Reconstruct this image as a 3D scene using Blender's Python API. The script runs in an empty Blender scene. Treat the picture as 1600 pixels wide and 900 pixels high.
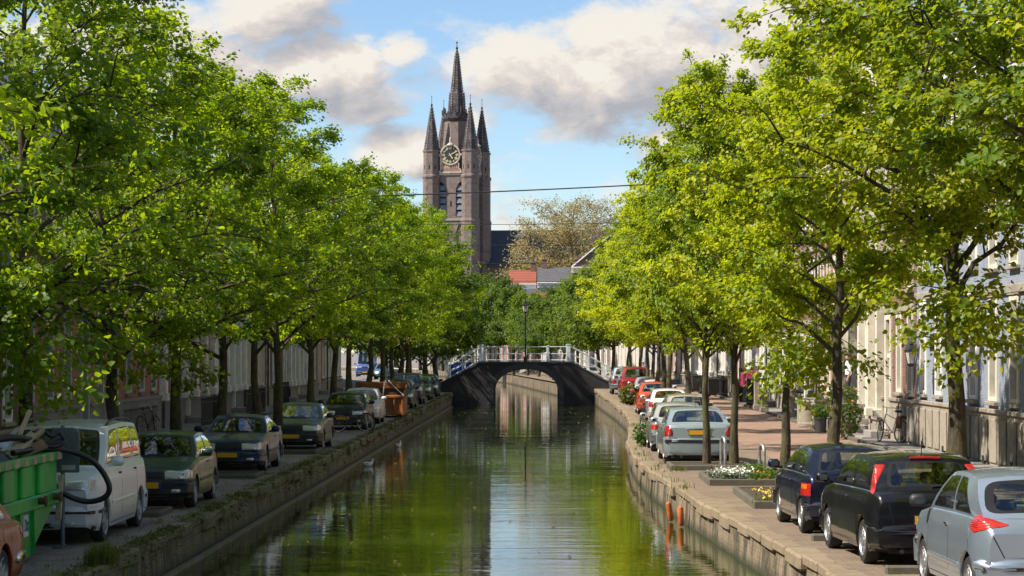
import bpy, math, random
import numpy as np
from mathutils import Vector, Matrix
from mathutils.bvhtree import BVHTree

C = bpy.context.scene.collection
SC = bpy.context.scene
R = math.radians
PI = math.pi

# ---------------------------------------------------------------- camera
EYE = 2.92                       # eye height above the near quays (m)
F = 3600.0                       # focal length in photo pixels (1600 wide)
VX, VY = 848.0, 550.0            # where the street runs to, in the photo
cam = bpy.data.cameras.new('camera')
cam.sensor_width = 36.0
cam.lens = 36.0 * F / 1600.0
cam.shift_x = (800.0 - VX) / 1600.0
cam.shift_y = (VY - 450.0) / 1600.0
cam.clip_start = 0.5
cam.clip_end = 9000.0
camo = bpy.data.objects.new('camera', cam)
C.objects.link(camo)
camo.location = (0, 0, EYE)
camo.rotation_euler = (R(90), 0, 0)
SC.camera = camo

# ---------------------------------------------------------------- light
SUN_TO = Vector((-0.955, -0.295, 0.0)).normalized()
SUN_EL = R(48)
sun_dir = Vector((SUN_TO.x * math.cos(SUN_EL), SUN_TO.y * math.cos(SUN_EL), math.sin(SUN_EL)))
sl = bpy.data.lights.new('sun', 'SUN')
sl.energy = 4.5
sl.angle = R(0.6)
sl.color = (1.0, 0.91, 0.78)
so = bpy.data.objects.new('sun', sl)
C.objects.link(so)
so.rotation_euler = sun_dir.to_track_quat('Z', 'Y').to_euler()

SC.view_settings.view_transform = 'Standard'
SC.view_settings.look = 'None'
SC.view_settings.gamma = 1.0
SC.view_settings.exposure = 0.9
SC.view_settings.use_curve_mapping = False
SC.cycles.max_bounces = 8
SC.cycles.transparent_max_bounces = 16
SC.cycles.use_denoising = True

W = bpy.data.worlds.new('World')
SC.world = W
W.use_nodes = True
wt = W.node_tree
wt.nodes.clear()


class G:
    """tiny node-graph helper"""
    def __init__(s, tree):
        s.t = tree

    def n(s, typ, ins=None, **props):
        nd = s.t.nodes.new(typ)
        for k, v in props.items():
            setattr(nd, k, v)
        for k, v in (ins or {}).items():
            s.put(nd.inputs[k], v)
        return nd

    def put(s, sock, v):
        if isinstance(v, bpy.types.NodeSocket):
            s.t.links.new(v, sock)
        elif isinstance(v, bpy.types.Node):
            s.t.links.new(v.outputs[0], sock)
        else:
            if hasattr(sock.default_value, '__len__') and hasattr(v, '__len__') and len(sock.default_value) == 4 and len(v) == 3:
                v = (*v, 1)
            sock.default_value = v

    def math(s, op, a, b=0.0, c=0.0, clamp=False):
        nd = s.t.nodes.new('ShaderNodeMath')
        nd.operation = op
        nd.use_clamp = clamp
        s.put(nd.inputs[0], a)
        s.put(nd.inputs[1], b)
        s.put(nd.inputs[2], c)
        return nd.outputs[0]

    def vmath(s, op, a, b=(0, 0, 0)):
        nd = s.t.nodes.new('ShaderNodeVectorMath')
        nd.operation = op
        s.put(nd.inputs[0], a)
        s.put(nd.inputs[1], b)
        return nd.outputs['Value'] if op in ('LENGTH', 'DOT_PRODUCT', 'DISTANCE') else nd.outputs[0]

    def noise(s, vec, scale, detail=4, rough=0.55, dist=0.0, out='Fac'):
        nd = s.n('ShaderNodeTexNoise', {'Scale': scale, 'Detail': detail, 'Roughness': rough, 'Distortion': dist})
        if vec is not None:
            s.put(nd.inputs['Vector'], vec)
        return nd.outputs[out]

    def ramp(s, fac, stops, interp='LINEAR'):
        nd = s.t.nodes.new('ShaderNodeValToRGB')
        cr = nd.color_ramp
        cr.interpolation = interp
        while len(cr.elements) > 1:
            cr.elements.remove(cr.elements[-1])
        for i, (p, c) in enumerate(stops):
            e = cr.elements[0] if i == 0 else cr.elements.new(p)
            e.position = p
            if not hasattr(c, '__len__'):
                c = (c, c, c)
            e.color = (*c, 1) if len(c) == 3 else c
        s.put(nd.inputs[0], fac)
        return nd.outputs[0]

    def mix(s, fac, a, b, blend='MIX'):
        nd = s.t.nodes.new('ShaderNodeMix')
        nd.data_type = 'RGBA'
        nd.blend_type = blend
        nd.clamp_factor = True
        s.put(nd.inputs[0], fac)
        s.put(nd.inputs[6], a)
        s.put(nd.inputs[7], b)
        return nd.outputs[2]

    def smooth(s, x, lo, hi):
        nd = s.n('ShaderNodeMapRange', {'Value': x, 'From Min': lo, 'From Max': hi, 'To Min': 0.0, 'To Max': 1.0})
        nd.interpolation_type = 'SMOOTHSTEP'
        return nd.outputs[0]


# sky: Nishita with broken cumulus mixed in by direction
g = G(wt)
sky = g.n('ShaderNodeTexSky', sky_type='NISHITA', sun_disc=False, sun_elevation=SUN_EL,
          sun_rotation=math.atan2(SUN_TO.x, SUN_TO.y) % (2 * PI), air_density=1.0, dust_density=0.0,
          ozone_density=2.0, altitude=0.0)
tc = g.n('ShaderNodeTexCoord')
dirv = tc.outputs['Generated']


def px_dir(px, py):
    return Vector(((px - VX) / F, 1.0, (VY - py) / F)).normalized()


stretch = g.n('ShaderNodeMapping', {'Vector': dirv, 'Scale': (1.0, 1.0, 1.75)}).outputs[0]
wob = g.noise(stretch, 24.0, 3, 0.6, out='Color')
wob = g.vmath('SUBTRACT', wob, (0.5, 0.5, 0.5))
wobs = g.n('ShaderNodeVectorMath', {0: wob}, operation='SCALE')
wobs.inputs['Scale'].default_value = 0.022
warped = g.vmath('ADD', stretch, wobs.outputs[0])


def cloud_density(vec):
    fb = g.noise(vec, 27.0, 11, 0.62)
    big = g.noise(vec, 3.2, 4, 0.5)
    base = g.math('MULTIPLY_ADD', big, 1.0, -0.38)          # scattered cloud over the whole sky
    tot = None
    for px, py, rx, amp in CLOUDS:
        c = px_dir(px, py)
        c = Vector((c.x, c.y, c.z * 1.75))
        d = g.vmath('DISTANCE', vec, tuple(c))
        m = g.math('DIVIDE', d, rx / F)
        m = g.math('MULTIPLY', g.math('MULTIPLY', m, m), -1.0)
        m = g.math('MULTIPLY', g.math('EXPONENT', m), amp)
        tot = m if tot is None else g.math('MAXIMUM', tot, m)
    return g.math('ADD', g.math('MAXIMUM', base, tot), g.math('MULTIPLY_ADD', fb, 1.25, -0.80))


CLOUDS = [(860, 105, 130, .68), (1000, 95, 175, .72), (1110, 130, 170, .70), (800, 130, 80, .5), (760, 95, 48, .5), (940, 170, 120, .55), (730, 190, 62, .45),
          (495, 115, 100, .72), (570, 165, 62, .62), (640, 235, 75, .8), (430, 0, 105, .62), (625, 80, 48, .42), (330, 140, 150, .6),
          (1250, 60, 220, .6), (560, 60, 34, .3), (1020, 205, 80, .36), (150, 60, 170, .5)]
dn = cloud_density(warped)
mask = g.smooth(dn, -0.10, 0.26)
toward = Vector((-0.009, 0.0, 0.020))
warped2 = g.vmath('ADD', warped, tuple(toward))
dn2 = cloud_density(warped2)
light = g.math('SUBTRACT', dn, dn2)
lit = g.math('ADD', g.math('MULTIPLY', light, 1.3), g.math('MULTIPLY_ADD', dn2, -0.75, 0.70), clamp=True)
ccol = g.ramp(lit, [(0.0, (0.47, 0.46, 0.49)), (0.3, (0.60, 0.57, 0.57)), (0.6, (0.80, 0.71, 0.65)), (0.9, (1.0, 0.93, 0.82))])
tint = g.mix(1.0, sky, (0.72, 0.80, 0.90, 1), 'MULTIPLY')
bg_sky = g.n('ShaderNodeBackground', {'Color': tint, 'Strength': 0.092})
bg_cl = g.n('ShaderNodeBackground', {'Color': ccol, 'Strength': 0.51})
mxs = g.n('ShaderNodeMixShader', {0: g.math('MULTIPLY', mask, 0.94), 1: bg_sky.outputs[0], 2: bg_cl.outputs[0]})
wo = g.n('ShaderNodeOutputWorld', {'Surface': mxs.outputs[0]})


# ---------------------------------------------------------------- mesh helpers
class MB:
    def __init__(s):
        s.v, s.f = [], []

    def add(s, vs, fs):
        k = len(s.v)
        s.v += [tuple(p) for p in vs]
        s.f += [tuple(i + k for i in f) for f in fs]
        return s

    def box(s, x0, x1, y0, y1, z0, z1, M=None):
        vs = [Vector(p) for p in ((x0, y0, z0), (x1, y0, z0), (x1, y1, z0), (x0, y1, z0), (x0, y0, z1), (x1, y0, z1), (x1, y1, z1), (x0, y1, z1))]
        if M is not None:
            vs = [M @ p for p in vs]
        return s.add(vs, [(0, 3, 2, 1), (4, 5, 6, 7), (0, 1, 5, 4), (1, 2, 6, 5), (2, 3, 7, 6), (3, 0, 4, 7)])

    def cbox(s, x0, x1, y0, y1, z0, z1, b=0.01, M=None):
        """box with chamfered edges"""
        vs, ix = [], {}
        c = ((x0, x1), (y0, y1), (z0, z1))
        for i in range(2):
            for j in range(2):
                for k in range(2):
                    for a in range(3):
                        p = [c[0][i] + (b if i == 0 else -b), c[1][j] + (b if j == 0 else -b), c[2][k] + (b if k == 0 else -b)]
                        p[a] = c[a][(i, j, k)[a]]
                        ix[i, j, k, a] = len(vs)
                        vs.append(Vector(p))
        if M is not None:
            vs = [M @ p for p in vs]
        fs = []
        q = lambda *t: [ix[u] for u in t]
        for a in range(3):
            o = [t for t in range(3) if t != a]
            for e in range(2):
                r = []
                for (m, n_) in ((0, 0), (1, 0), (1, 1), (0, 1)):
                    t = [0, 0, 0]
                    t[a] = e
                    t[o[0]] = m
                    t[o[1]] = n_
                    r.append((*t, a))
                fs.append(q(*r))
        for a in range(3):
            o = [t for t in range(3) if t != a]
            for m in range(2):
                for n_ in range(2):
                    t0 = [0, 0, 0]
                    t0[o[0]] = m
                    t0[o[1]] = n_
                    t1 = list(t0)
                    t1[a] = 1
                    fs.append(q((*t0, o[0]), (*t1, o[0]), (*t1, o[1]), (*t0, o[1])))
        for i in range(2):
            for j in range(2):
                for k in range(2):
                    fs.append(q((i, j, k, 0), (i, j, k, 1), (i, j, k, 2)))
        # make outward
        cen = sum(vs, Vector()) / len(vs)
        out = []
        for f in fs:
            p = [vs[i] for i in f]
            nrm = (p[1] - p[0]).cross(p[2] - p[0])
            out.append(tuple(f) if nrm.dot(p[0] - cen) > 0 else tuple(reversed(f)))
        return s.add(vs, out)

    def tube(s, pts, r, n=8, cap=True, closed=False):
        pts = [Vector(p) for p in pts]
        m = len(pts)
        rs = r if hasattr(r, '__len__') else [r] * m
        vs, fs = [], []
        prev = None
        for i, p in enumerate(pts):
            if closed:
                d = pts[(i + 1) % m] - pts[i - 1]
            else:
                d = pts[min(i + 1, m - 1)] - pts[max(i - 1, 0)]
            d.normalize()
            if prev is None:
                a = d.orthogonal().normalized()
            else:
                a = prev - d * prev.dot(d)
                a = a.normalized() if a.length > 1e-6 else d.orthogonal().normalized()
            prev = a
            b = d.cross(a)
            for k in range(n):
                t = 2 * PI * k / n
                vs.append(p + (a * math.cos(t) + b * math.sin(t)) * rs[i])
        for i in range(m if closed else m - 1):
            i2 = (i + 1) % m
            for k in range(n):
                k2 = (k + 1) % n
                fs.append((i * n + k, i * n + k2, i2 * n + k2, i2 * n + k))
        if cap and not closed:
            fs.append(tuple(range(n - 1, -1, -1)))
            fs.append(tuple(range((m - 1) * n, m * n)))
        return s.add(vs, fs)

    def lathe(s, prof, n=16, M=None, cap=True, phase=0.0):
        """profile [(r,z)] turned about z"""
        vs, fs = [], []
        for (r, z) in prof:
            for k in range(n):
                t = 2 * PI * (k + phase) / n
                vs.append(Vector((r * math.cos(t), r * math.sin(t), z)))
        for i in range(len(prof) - 1):
            for k in range(n):
                k2 = (k + 1) % n
                fs.append((i * n + k, i * n + k2, (i + 1) * n + k2, (i + 1) * n + k))
        if cap:
            fs.append(tuple(range(n - 1, -1, -1)))
            fs.append(tuple(range((len(prof) - 1) * n, len(prof) * n)))
        if M is not None:
            vs = [M @ p for p in vs]
        return s.add(vs, fs)

    def prism(s, poly, z0, z1, M=None):
        n = len(poly)
        vs = [Vector((x, y, z0)) for x, y in poly] + [Vector((x, y, z1)) for x, y in poly]
        if M is not None:
            vs = [M @ p for p in vs]
        fs = [tuple(range(n - 1, -1, -1)), tuple(range(n, 2 * n))]
        fs += [(i, (i + 1) % n, n + (i + 1) % n, n + i) for i in range(n)]
        return s.add(vs, fs)

    def quad(s, a, b, c, d):
        return s.add([a, b, c, d], [(0, 1, 2, 3)])

    def mirror_y(s):
        k = len(s.v)
        s.v += [(x, -y, z) for x, y, z in s.v[:k]]
        s.f += [tuple(reversed([i + k for i in f])) for f in s.f[:]]
        return s

    def mesh(s, name, mat, smooth=False, sharp=38):
        me = bpy.data.meshes.new(name)
        me.from_pydata(s.v, [], s.f)
        me.materials.append(mat)
        if smooth:
            me.shade_smooth()
            me.set_sharp_from_angle(angle=R(sharp))
        me.update()
        return me

    def obj(s, name, mat, parent=None, loc=None, smooth=False, sharp=38, rot=None):
        return link(name, s.mesh(name, mat, smooth, sharp), parent, loc, rot)


def link(name, me, parent=None, loc=None, rot=None):
    o = bpy.data.objects.new(name, me)
    C.objects.link(o)
    if parent is not None:
        o.parent = parent
    if loc is not None:
        o.location = loc
    if rot is not None:
        o.rotation_euler = rot
    return o


LABELS = {}


def tag(o, label=None, cat=None, group=None, kind=None):
    if label:
        o['label'] = label
        LABELS.setdefault(label, []).append(o.name)
    if cat:
        o['category'] = cat
    if group:
        o['group'] = group
    if kind:
        o['kind'] = kind
    return o


def thing(name, label, cat, loc=(0, 0, 0), rz=0.0, group=None):
    o = bpy.data.objects.new(name, None)
    C.objects.link(o)
    o.location = loc
    o.rotation_euler = (0, 0, rz)
    return tag(o, label, cat, group)


def copy_tree(o, parent=None):
    c = o.copy()
    C.objects.link(c)
    c.parent = parent
    for ch in list(o.children):
        copy_tree(ch, c)
    return c


def clean_noise_rng(seed):
    return random.Random(seed)


# ---------------------------------------------------------------- ground heights
def interp(x, pts):
    if x <= pts[0][0]:
        return pts[0][1]
    for (a, b), (c, d) in zip(pts, pts[1:]):
        if x <= c:
            return b + (d - b) * (x - a) / (c - a)
    return pts[-1][1]


WATER_Z = -0.65
GZL = [(75, 0.0), (155, 0.2)]
GZR = [(70, 0.0), (105, 0.14), (155, 0.45)]
# canal edges (x of the top of each quay at distance y)
XL = [(-30, -6.0), (160, -6.06), (161, -5.0), (172, -5.2), (190, -8.5), (262, -15.0), (330, -27.0), (430, -60.0)]
XR = [(-30, 4.1), (20, 4.1), (30, 3.83), (33, 3.72), (37.5, 3.46), (46, 3.02), (50, 2.86), (56, 2.68), (61, 2.6), (68, 2.62), (74.5, 2.76),
      (80, 3.02), (86, 3.25), (95, 3.6), (105, 3.8), (120, 3.8), (155, 3.48), (160, 3.2), (187, 1.2), (260, -3.7), (330, -14.0), (430, -45.0)]


def gz(x, y):
    return interp(y, GZL) if x < 0 and y < 200 else interp(y, GZR)


def P(px, py, y):
    """a point at distance y that the photo shows at (px, py)"""
    s = F / y
    return Vector(((px - VX) / s, y, EYE - (py - VY) / s))


def GX(px, y):
    return (px - VX) * y / F
# ---------------------------------------------------------------- materials
MATS = {}


def new_mat(name):
    m = bpy.data.materials.new(name)
    m.use_nodes = True
    m.node_tree.nodes.clear()
    MATS[name] = m
    gg = G(m.node_tree)
    out = gg.n('ShaderNodeOutputMaterial')
    return m, gg, out


def pos(gg):
    return gg.n('ShaderNodeNewGeometry').outputs['Position']


def local(gg):
    return gg.n('ShaderNodeTexCoord').outputs['Object']


def bump(gg, h, strength=0.4, dist=0.02):
    return gg.n('ShaderNodeBump', {'Height': h, 'Strength': strength, 'Distance': dist}).outputs[0]


def bsdf(gg, out, **kw):
    nd = gg.n('ShaderNodeBsdfPrincipled')
    for k, v in kw.items():
        gg.put(nd.inputs[k.replace('_', ' ')], v)
    gg.put(out.inputs['Surface'], nd.outputs[0])
    return nd


def plain(name, col, rough=0.6, metal=0.0, var=0.25, scale=3.0, bmp=0.0, coat=0.0, spec=0.5, dirt=None, bscale=30.0):
    """a surface with blotchy variation, some dirt and fine relief"""
    m, gg, out = new_mat(name)
    p = pos(gg)
    n = gg.noise(p, scale, 5, 0.6)
    c = gg.mix(gg.smooth(n, 0.3, 0.7), tuple(x * (1 - var) for x in col), tuple(min(1, x * (1 + var)) for x in col))
    if dirt is not None:
        n2 = gg.noise(p, scale * 0.6, 6, 0.7, 0.6)
        c = gg.mix(gg.smooth(n2, 0.52, 0.72), c, dirt)
    r = gg.math('MULTIPLY_ADD', n, 0.25, rough - 0.12, clamp=True)
    kw = dict(Base_Color=c, Roughness=r, Metallic=metal, Coat_Weight=coat, Coat_Roughness=0.06, Specular_IOR_Level=spec)
    if bmp:
        kw['Normal'] = bump(gg, gg.noise(p, bscale, 5, 0.65), bmp, 0.02)
    bsdf(gg, out, **kw)
    return m


def wall_vec(gg):
    """object-space wall coordinates: run along the facade, height"""
    return local(gg)


def brick_mat(name, col, col2, mortar, bump_s=0.35, rowh=0.075, width=0.22, paint=0.0, vary=0.25, grime=(0.08, 0.07, 0.06), grime_amt=0.5, axis='XZ'):
    m, gg, out = new_mat(name)
    p = local(gg) if axis == 'XZ' else pos(gg)
    sp = gg.n('ShaderNodeSeparateXYZ', {0: p})
    if axis == 'XZ':
        run = gg.math('ADD', sp.outputs[0], sp.outputs[1])
    elif axis == 'YZ':
        run = gg.math('ADD', sp.outputs[1], sp.outputs[0])
    up = sp.outputs[2]
    if axis == 'XY':
        run, up = sp.outputs[0], sp.outputs[1]
    v = gg.n('ShaderNodeCombineXYZ', {0: run, 1: up, 2: 0.0})
    br = gg.n('ShaderNodeTexBrick', {'Vector': v.outputs[0], 'Color1': (*col, 1), 'Color2': (*col2, 1), 'Mortar': (*mortar, 1), 'Scale': 1.0,
                                     'Mortar Size': rowh * 0.09, 'Mortar Smooth': 0.3, 'Bias': -0.1, 'Brick Width': width, 'Row Height': rowh})
    n = gg.noise(p, 0.9, 6, 0.65)
    n3 = gg.noise(p, 7.0, 4, 0.6)
    c = gg.mix(gg.smooth(n3, 0.35, 0.7), br.outputs[0], gg.mix(1.0, br.outputs[0], (1 - vary, 1 - vary, 1 - vary, 1), 'MULTIPLY'))
    c = gg.mix(gg.math('MULTIPLY', gg.smooth(n, 0.45, 0.75), grime_amt), c, grime)
    h = gg.math('ADD', gg.math('MULTIPLY', br.outputs[1], -1.0), gg.math('MULTIPLY', n3, 0.5))
    bsdf(gg, out, Base_Color=c, Roughness=0.82, Normal=bump(gg, h, bump_s, 0.012))
    return m


def make_mats():
    M = {}
    # --- street brick
    m, gg, out = new_mat('quay_paving')
    p = pos(gg)
    sp = gg.n('ShaderNodeSeparateXYZ', {0: p})
    v = gg.n('ShaderNodeCombineXYZ', {0: sp.outputs[1], 1: sp.outputs[0], 2: 0.0})
    br = gg.n('ShaderNodeTexBrick', {'Vector': v.outputs[0], 'Color1': (.27, .215, .165, 1), 'Color2': (.20, .165, .135, 1), 'Mortar': (.05, .045, .04, 1), 'Scale': 1.0,
                                     'Mortar Size': .008, 'Bias': 0.0, 'Brick Width': .21, 'Row Height': .10})
    n = gg.noise(p, 0.55, 6, 0.65)
    n2 = gg.noise(p, 5.0, 5, 0.7)
    n4 = gg.noise(p, 0.35, 5, 0.6, 0.8)
    c = gg.mix(gg.smooth(n, 0.35, 0.7), br.outputs[0], (.30, .25, .19, 1))
    c = gg.mix(gg.math('MULTIPLY', gg.smooth(n2, 0.5, 0.75), 0.6), c, (.06, .055, .05, 1))
    c = gg.mix(gg.math('MULTIPLY', gg.smooth(n4, 0.56, 0.70), 0.55), c, (.07, .085, .03, 1))
    h = gg.math('ADD', gg.math('MULTIPLY', br.outputs[1], -0.6), n2)
    bsdf(gg, out, Base_Color=c, Roughness=0.9, Normal=bump(gg, h, 0.6, 0.02))
    M['quay'] = m

    def lane(name, c1, c2, worn, s1=0.24, s2=0.12):
        m, gg, out = new_mat(name)
        p = pos(gg)
        sp = gg.n('ShaderNodeSeparateXYZ', {0: p})
        v = gg.n('ShaderNodeCombineXYZ', {0: sp.outputs[0], 1: sp.outputs[1], 2: 0.0})
        br = gg.n('ShaderNodeTexBrick', {'Vector': v.outputs[0], 'Color1': (*c1, 1), 'Color2': (*c2, 1), 'Mortar': (.12, .09, .07, 1), 'Scale': 1.0,
                                         'Mortar Size': .009, 'Bias': 0.0, 'Brick Width': s1, 'Row Height': s2})
        n = gg.noise(p, 0.7, 6, 0.65)
        n2 = gg.noise(p, 6.0, 5, 0.7)
        c = gg.mix(gg.math('MULTIPLY', gg.smooth(n, 0.4, 0.7), 0.7), br.outputs[0], worn)
        c = gg.mix(gg.math('MULTIPLY', gg.smooth(n2, 0.55, 0.8), 0.5), c, (.10, .08, .065, 1))
        h = gg.math('ADD', gg.math('MULTIPLY', br.outputs[1], -0.6), gg.math('MULTIPLY', n2, 0.6))
        bsdf(gg, out, Base_Color=c, Roughness=0.88, Normal=bump(gg, h, 0.5, 0.015))
        return m
    M['lane_red'] = lane('red_brick_lane', (.31, .19, .13), (.24, .15, .105), (.32, .22, .16, 1))
    M['quay_r'] = lane('brown_brick_paving', (.22, .16, .105), (.165, .12, .085), (.24, .185, .125, 1))
    M['lane_grey'] = lane('grey_brick_lane', (.24, .215, .20), (.19, .175, .165), (.23, .21, .195, 1))
    M['slab_grey'] = lane('grey_pavement', (.26, .24, .22), (.22, .205, .19), (.24, .23, .21, 1), .3, .3)

    # --- quay walls: sooty brick with moss and damp near the water
    def quaywall(name, c1, c2, mossc, moss_lo, moss_hi):
        m, gg, out = new_mat(name)
        p = pos(gg)
        sp = gg.n('ShaderNodeSeparateXYZ', {0: p})
        v = gg.n('ShaderNodeCombineXYZ', {0: sp.outputs[1], 1: sp.outputs[2], 2: 0.0})
        br = gg.n('ShaderNodeTexBrick', {'Vector': v.outputs[0], 'Color1': (*c1, 1), 'Color2': (*c2, 1), 'Mortar': (.25, .22, .17, 1), 'Scale': 1.0,
                                         'Mortar Size': .009, 'Bias': 0.0, 'Brick Width': .22, 'Row Height': .072})
        st = gg.n('ShaderNodeMapping', {'Vector': p, 'Scale': (1, 1.4, .25)}).outputs[0]
        n = gg.noise(st, 1.6, 6, 0.65)
        n2 = gg.noise(p, 5.0, 5, 0.7)
        c = gg.mix(gg.math('MULTIPLY', gg.smooth(n, 0.42, 0.58), .85), br.outputs[0], (.035, .03, .022, 1))
        c = gg.mix(gg.smooth(n2, moss_lo, moss_hi), c, mossc)
        damp = gg.smooth(gg.math('MULTIPLY_ADD', n2, 0.25, sp.outputs[2]), WATER_Z + 0.10, WATER_Z + 0.38)
        c = gg.mix(damp, (.03, .035, .014, 1), c)
        h = gg.math('ADD', gg.math('MULTIPLY', br.outputs[1], -0.7), n2)
        bsdf(gg, out, Base_Color=c, Roughness=0.85, Normal=bump(gg, h, 0.7, 0.02))
        return m
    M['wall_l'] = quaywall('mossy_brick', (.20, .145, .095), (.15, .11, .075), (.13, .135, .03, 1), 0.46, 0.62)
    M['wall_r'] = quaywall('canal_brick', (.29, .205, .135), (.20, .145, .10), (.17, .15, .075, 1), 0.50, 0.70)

    def stone(name, col, moss=(.09, .095, .03, 1), amt=0.5, lo=.45, hi=.65):
        m, gg, out = new_mat(name)
        p = pos(gg)
        oi = gg.n('ShaderNodeObjectInfo').outputs['Random']
        n = gg.noise(p, 2.2, 6, 0.65)
        n2 = gg.noise(p, 9.0, 5, 0.7)
        c = gg.mix(n2, tuple(x * .62 for x in col), tuple(x * 1.3 for x in col))
        c = gg.mix(gg.math('MULTIPLY', oi, 0.5), c, tuple(x * .7 for x in col))
        c = gg.mix(gg.math('MULTIPLY', gg.smooth(n, lo, hi), amt), c, moss)
        bsdf(gg, out, Base_Color=c, Roughness=0.9, Normal=bump(gg, gg.math('ADD', n, n2), 0.5, 0.02))
        return m
    M['cope_l'] = stone('mossy_coping', (.20, .16, .10), (.12, .125, .03, 1), 0.9, .40, .58)
    M['cope_r'] = stone('pale_coping', (.27, .205, .135), (.15, .125, .06, 1), 0.6)
    M['kerb'] = stone('kerb_stone', (.12, .105, .085), amt=0.45)
    M['stone'] = stone('sandstone', (.34, .30, .24), (.17, .15, .12, 1), 0.6)
    M['stone_grey'] = stone('grey_stone', (.26, .25, .25), (.13, .125, .12, 1), 0.5)
    M['step'] = stone('blue_stone_step', (.30, .28, .26), (.2, .19, .17, 1), 0.4)

    # --- water
    m, gg, out = new_mat('canal_water')
    p = pos(gg)
    mp = gg.n('ShaderNodeMapping', {'Vector': p, 'Scale': (0.22, 1.0, 1.0)}).outputs[0]
    a = gg.noise(mp, 1.15, 3, 0.55, 0.6)
    b = gg.noise(mp, 4.6, 3, 0.6, 0.3)
    patch = gg.smooth(gg.noise(gg.n('ShaderNodeMapping', {'Vector': p, 'Scale': (.25, .06, 1)}).outputs[0], 1.0, 3, 0.5), 0.35, 0.65)
    h = gg.math('ADD', gg.math('MULTIPLY', a, 0.65), gg.math('MULTIPLY', b, gg.math('MULTIPLY_ADD', patch, 0.26, 0.08)))
    wc = gg.mix(gg.smooth(gg.noise(p, .12, 3, .5), .35, .7), (.021, .036, .005, 1), (.036, .042, .007, 1))
    bsdf(gg, out, Base_Color=wc, Roughness=0.015, IOR=1.42, Specular_IOR_Level=0.5,
         Normal=bump(gg, h, 0.15, 0.07))
    M['water'] = m

    # --- leaves
    def leaf(name, col, trans, yellow, tf=.46):
        m, gg, out = new_mat(name)
        ge = gg.n('ShaderNodeNewGeometry')
        rnd = ge.outputs['Random Per Island']
        oi = gg.n('ShaderNodeObjectInfo')
        n = gg.noise(ge.outputs['Position'], 0.55, 3, 0.6)
        k = gg.math('ADD', gg.math('MULTIPLY', rnd, 0.55), gg.math('MULTIPLY', n, 0.45))
        k = gg.math('ADD', k, gg.math('MULTIPLY_ADD', oi.outputs['Random'], 0.8, -0.42), clamp=True)
        c = gg.mix(gg.smooth(k, 0.25, 0.8), col, yellow)
        tcol = gg.mix(gg.smooth(k, 0.25, 0.8), trans, tuple(min(1, x * 1.35) for x in trans))
        df = gg.n('ShaderNodeBsdfPrincipled', {'Base Color': c, 'Roughness': 0.5, 'Specular IOR Level': 0.35})
        tr = gg.n('ShaderNodeBsdfTranslucent', {'Color': tcol})
        mx = gg.n('ShaderNodeMixShader', {0: tf, 1: df.outputs[0], 2: tr.outputs[0]})
        gg.put(out.inputs['Surface'], mx.outputs[0])
        return m
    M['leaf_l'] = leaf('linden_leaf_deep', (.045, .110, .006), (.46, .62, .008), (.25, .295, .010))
    M['leaf_r'] = leaf('linden_leaf_sunlit_near', (.075, .150, .006), (.50, .58, .010), (.32, .325, .010), .40)  # yellower copy of the linden leaf, sunlight put into its colour
    M['leaf_bright'] = leaf('linden_leaf_sunlit_row', (.095, .180, .007), (.58, .66, .012), (.38, .385, .012), .42)  # brighter copy still; the sunlight on this row is put into its colour
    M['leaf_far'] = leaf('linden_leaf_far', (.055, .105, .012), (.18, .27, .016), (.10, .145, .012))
    M['leaf_bud'] = leaf('young_plane_leaf', (.22, .175, .06), (.34, .28, .10), (.34, .28, .09))
    M['leaf_dark'] = leaf('shrub_leaf', (.05, .11, .015), (.12, .24, .02), (.10, .16, .02))
    M['leaf_silver'] = leaf('silver_leaf', (.22, .25, .18), (.2, .25, .15), (.34, .36, .30))
    M['grass'] = leaf('grass_blade', (.085, .11, .018), (.17, .22, .03), (.17, .16, .04))
    M['moss'] = leaf('moss_leaf', (.075, .080, .012), (.10, .11, .012), (.15, .135, .02))
    M['petal_white'] = plain('white_petal', (.75, .75, .70), 0.6, var=.1)
    M['petal_orange'] = plain('orange_petal', (.62, .22, .03), 0.6, var=.2)
    M['petal_yellow'] = plain('yellow_petal', (.66, .48, .04), 0.6, var=.2)
    M['petal_pink'] = plain('pink_petal', (.60, .22, .16), 0.6, var=.25)

    m, gg, out = new_mat('bark')
    p = pos(gg)
    st = gg.n('ShaderNodeMapping', {'Vector': p, 'Scale': (1, 1, .25)}).outputs[0]
    n = gg.noise(st, 16.0, 5, 0.65, 0.5)
    n2 = gg.noise(p, 2.0, 4, 0.6)
    c = gg.mix(gg.smooth(n, .35, .7), (.030, .023, .016, 1), (.105, .082, .052, 1))
    c = gg.mix(gg.math('MULTIPLY', gg.smooth(n2, .42, .62), .65), c, (.10, .10, .03, 1))
    bsdf(gg, out, Base_Color=c, Roughness=0.9, Normal=bump(gg, n, 1.0, 0.05))
    M['bark'] = m
    M['bark_pale'] = plain('pale_bark', (.26, .22, .15), 0.85, var=.4, scale=1.5)

    # --- walls of houses
    M['b_red'] = brick_mat('red_house_brick', (.45, .165, .10), (.35, .125, .08), (.26, .22, .18), grime_amt=.35)
    M['b_brown'] = brick_mat('brown_house_brick', (.21, .085, .06), (.15, .065, .05), (.34, .29, .25), grime_amt=.3, bump_s=.5)
    M['b_dark'] = brick_mat('dark_house_brick', (.13, .075, .06), (.10, .06, .05), (.20, .18, .16), grime_amt=.4)
    M['b_orange'] = brick_mat('orange_house_brick', (.38, .17, .10), (.30, .13, .08), (.30, .26, .22), grime_amt=.3)
    M['b_blue'] = brick_mat('blue_painted_brick', (.29, .33, .40), (.265, .305, .375), (.24, .28, .34), bump_s=.4, grime_amt=.25, grime=(.25, .28, .35))
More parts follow.
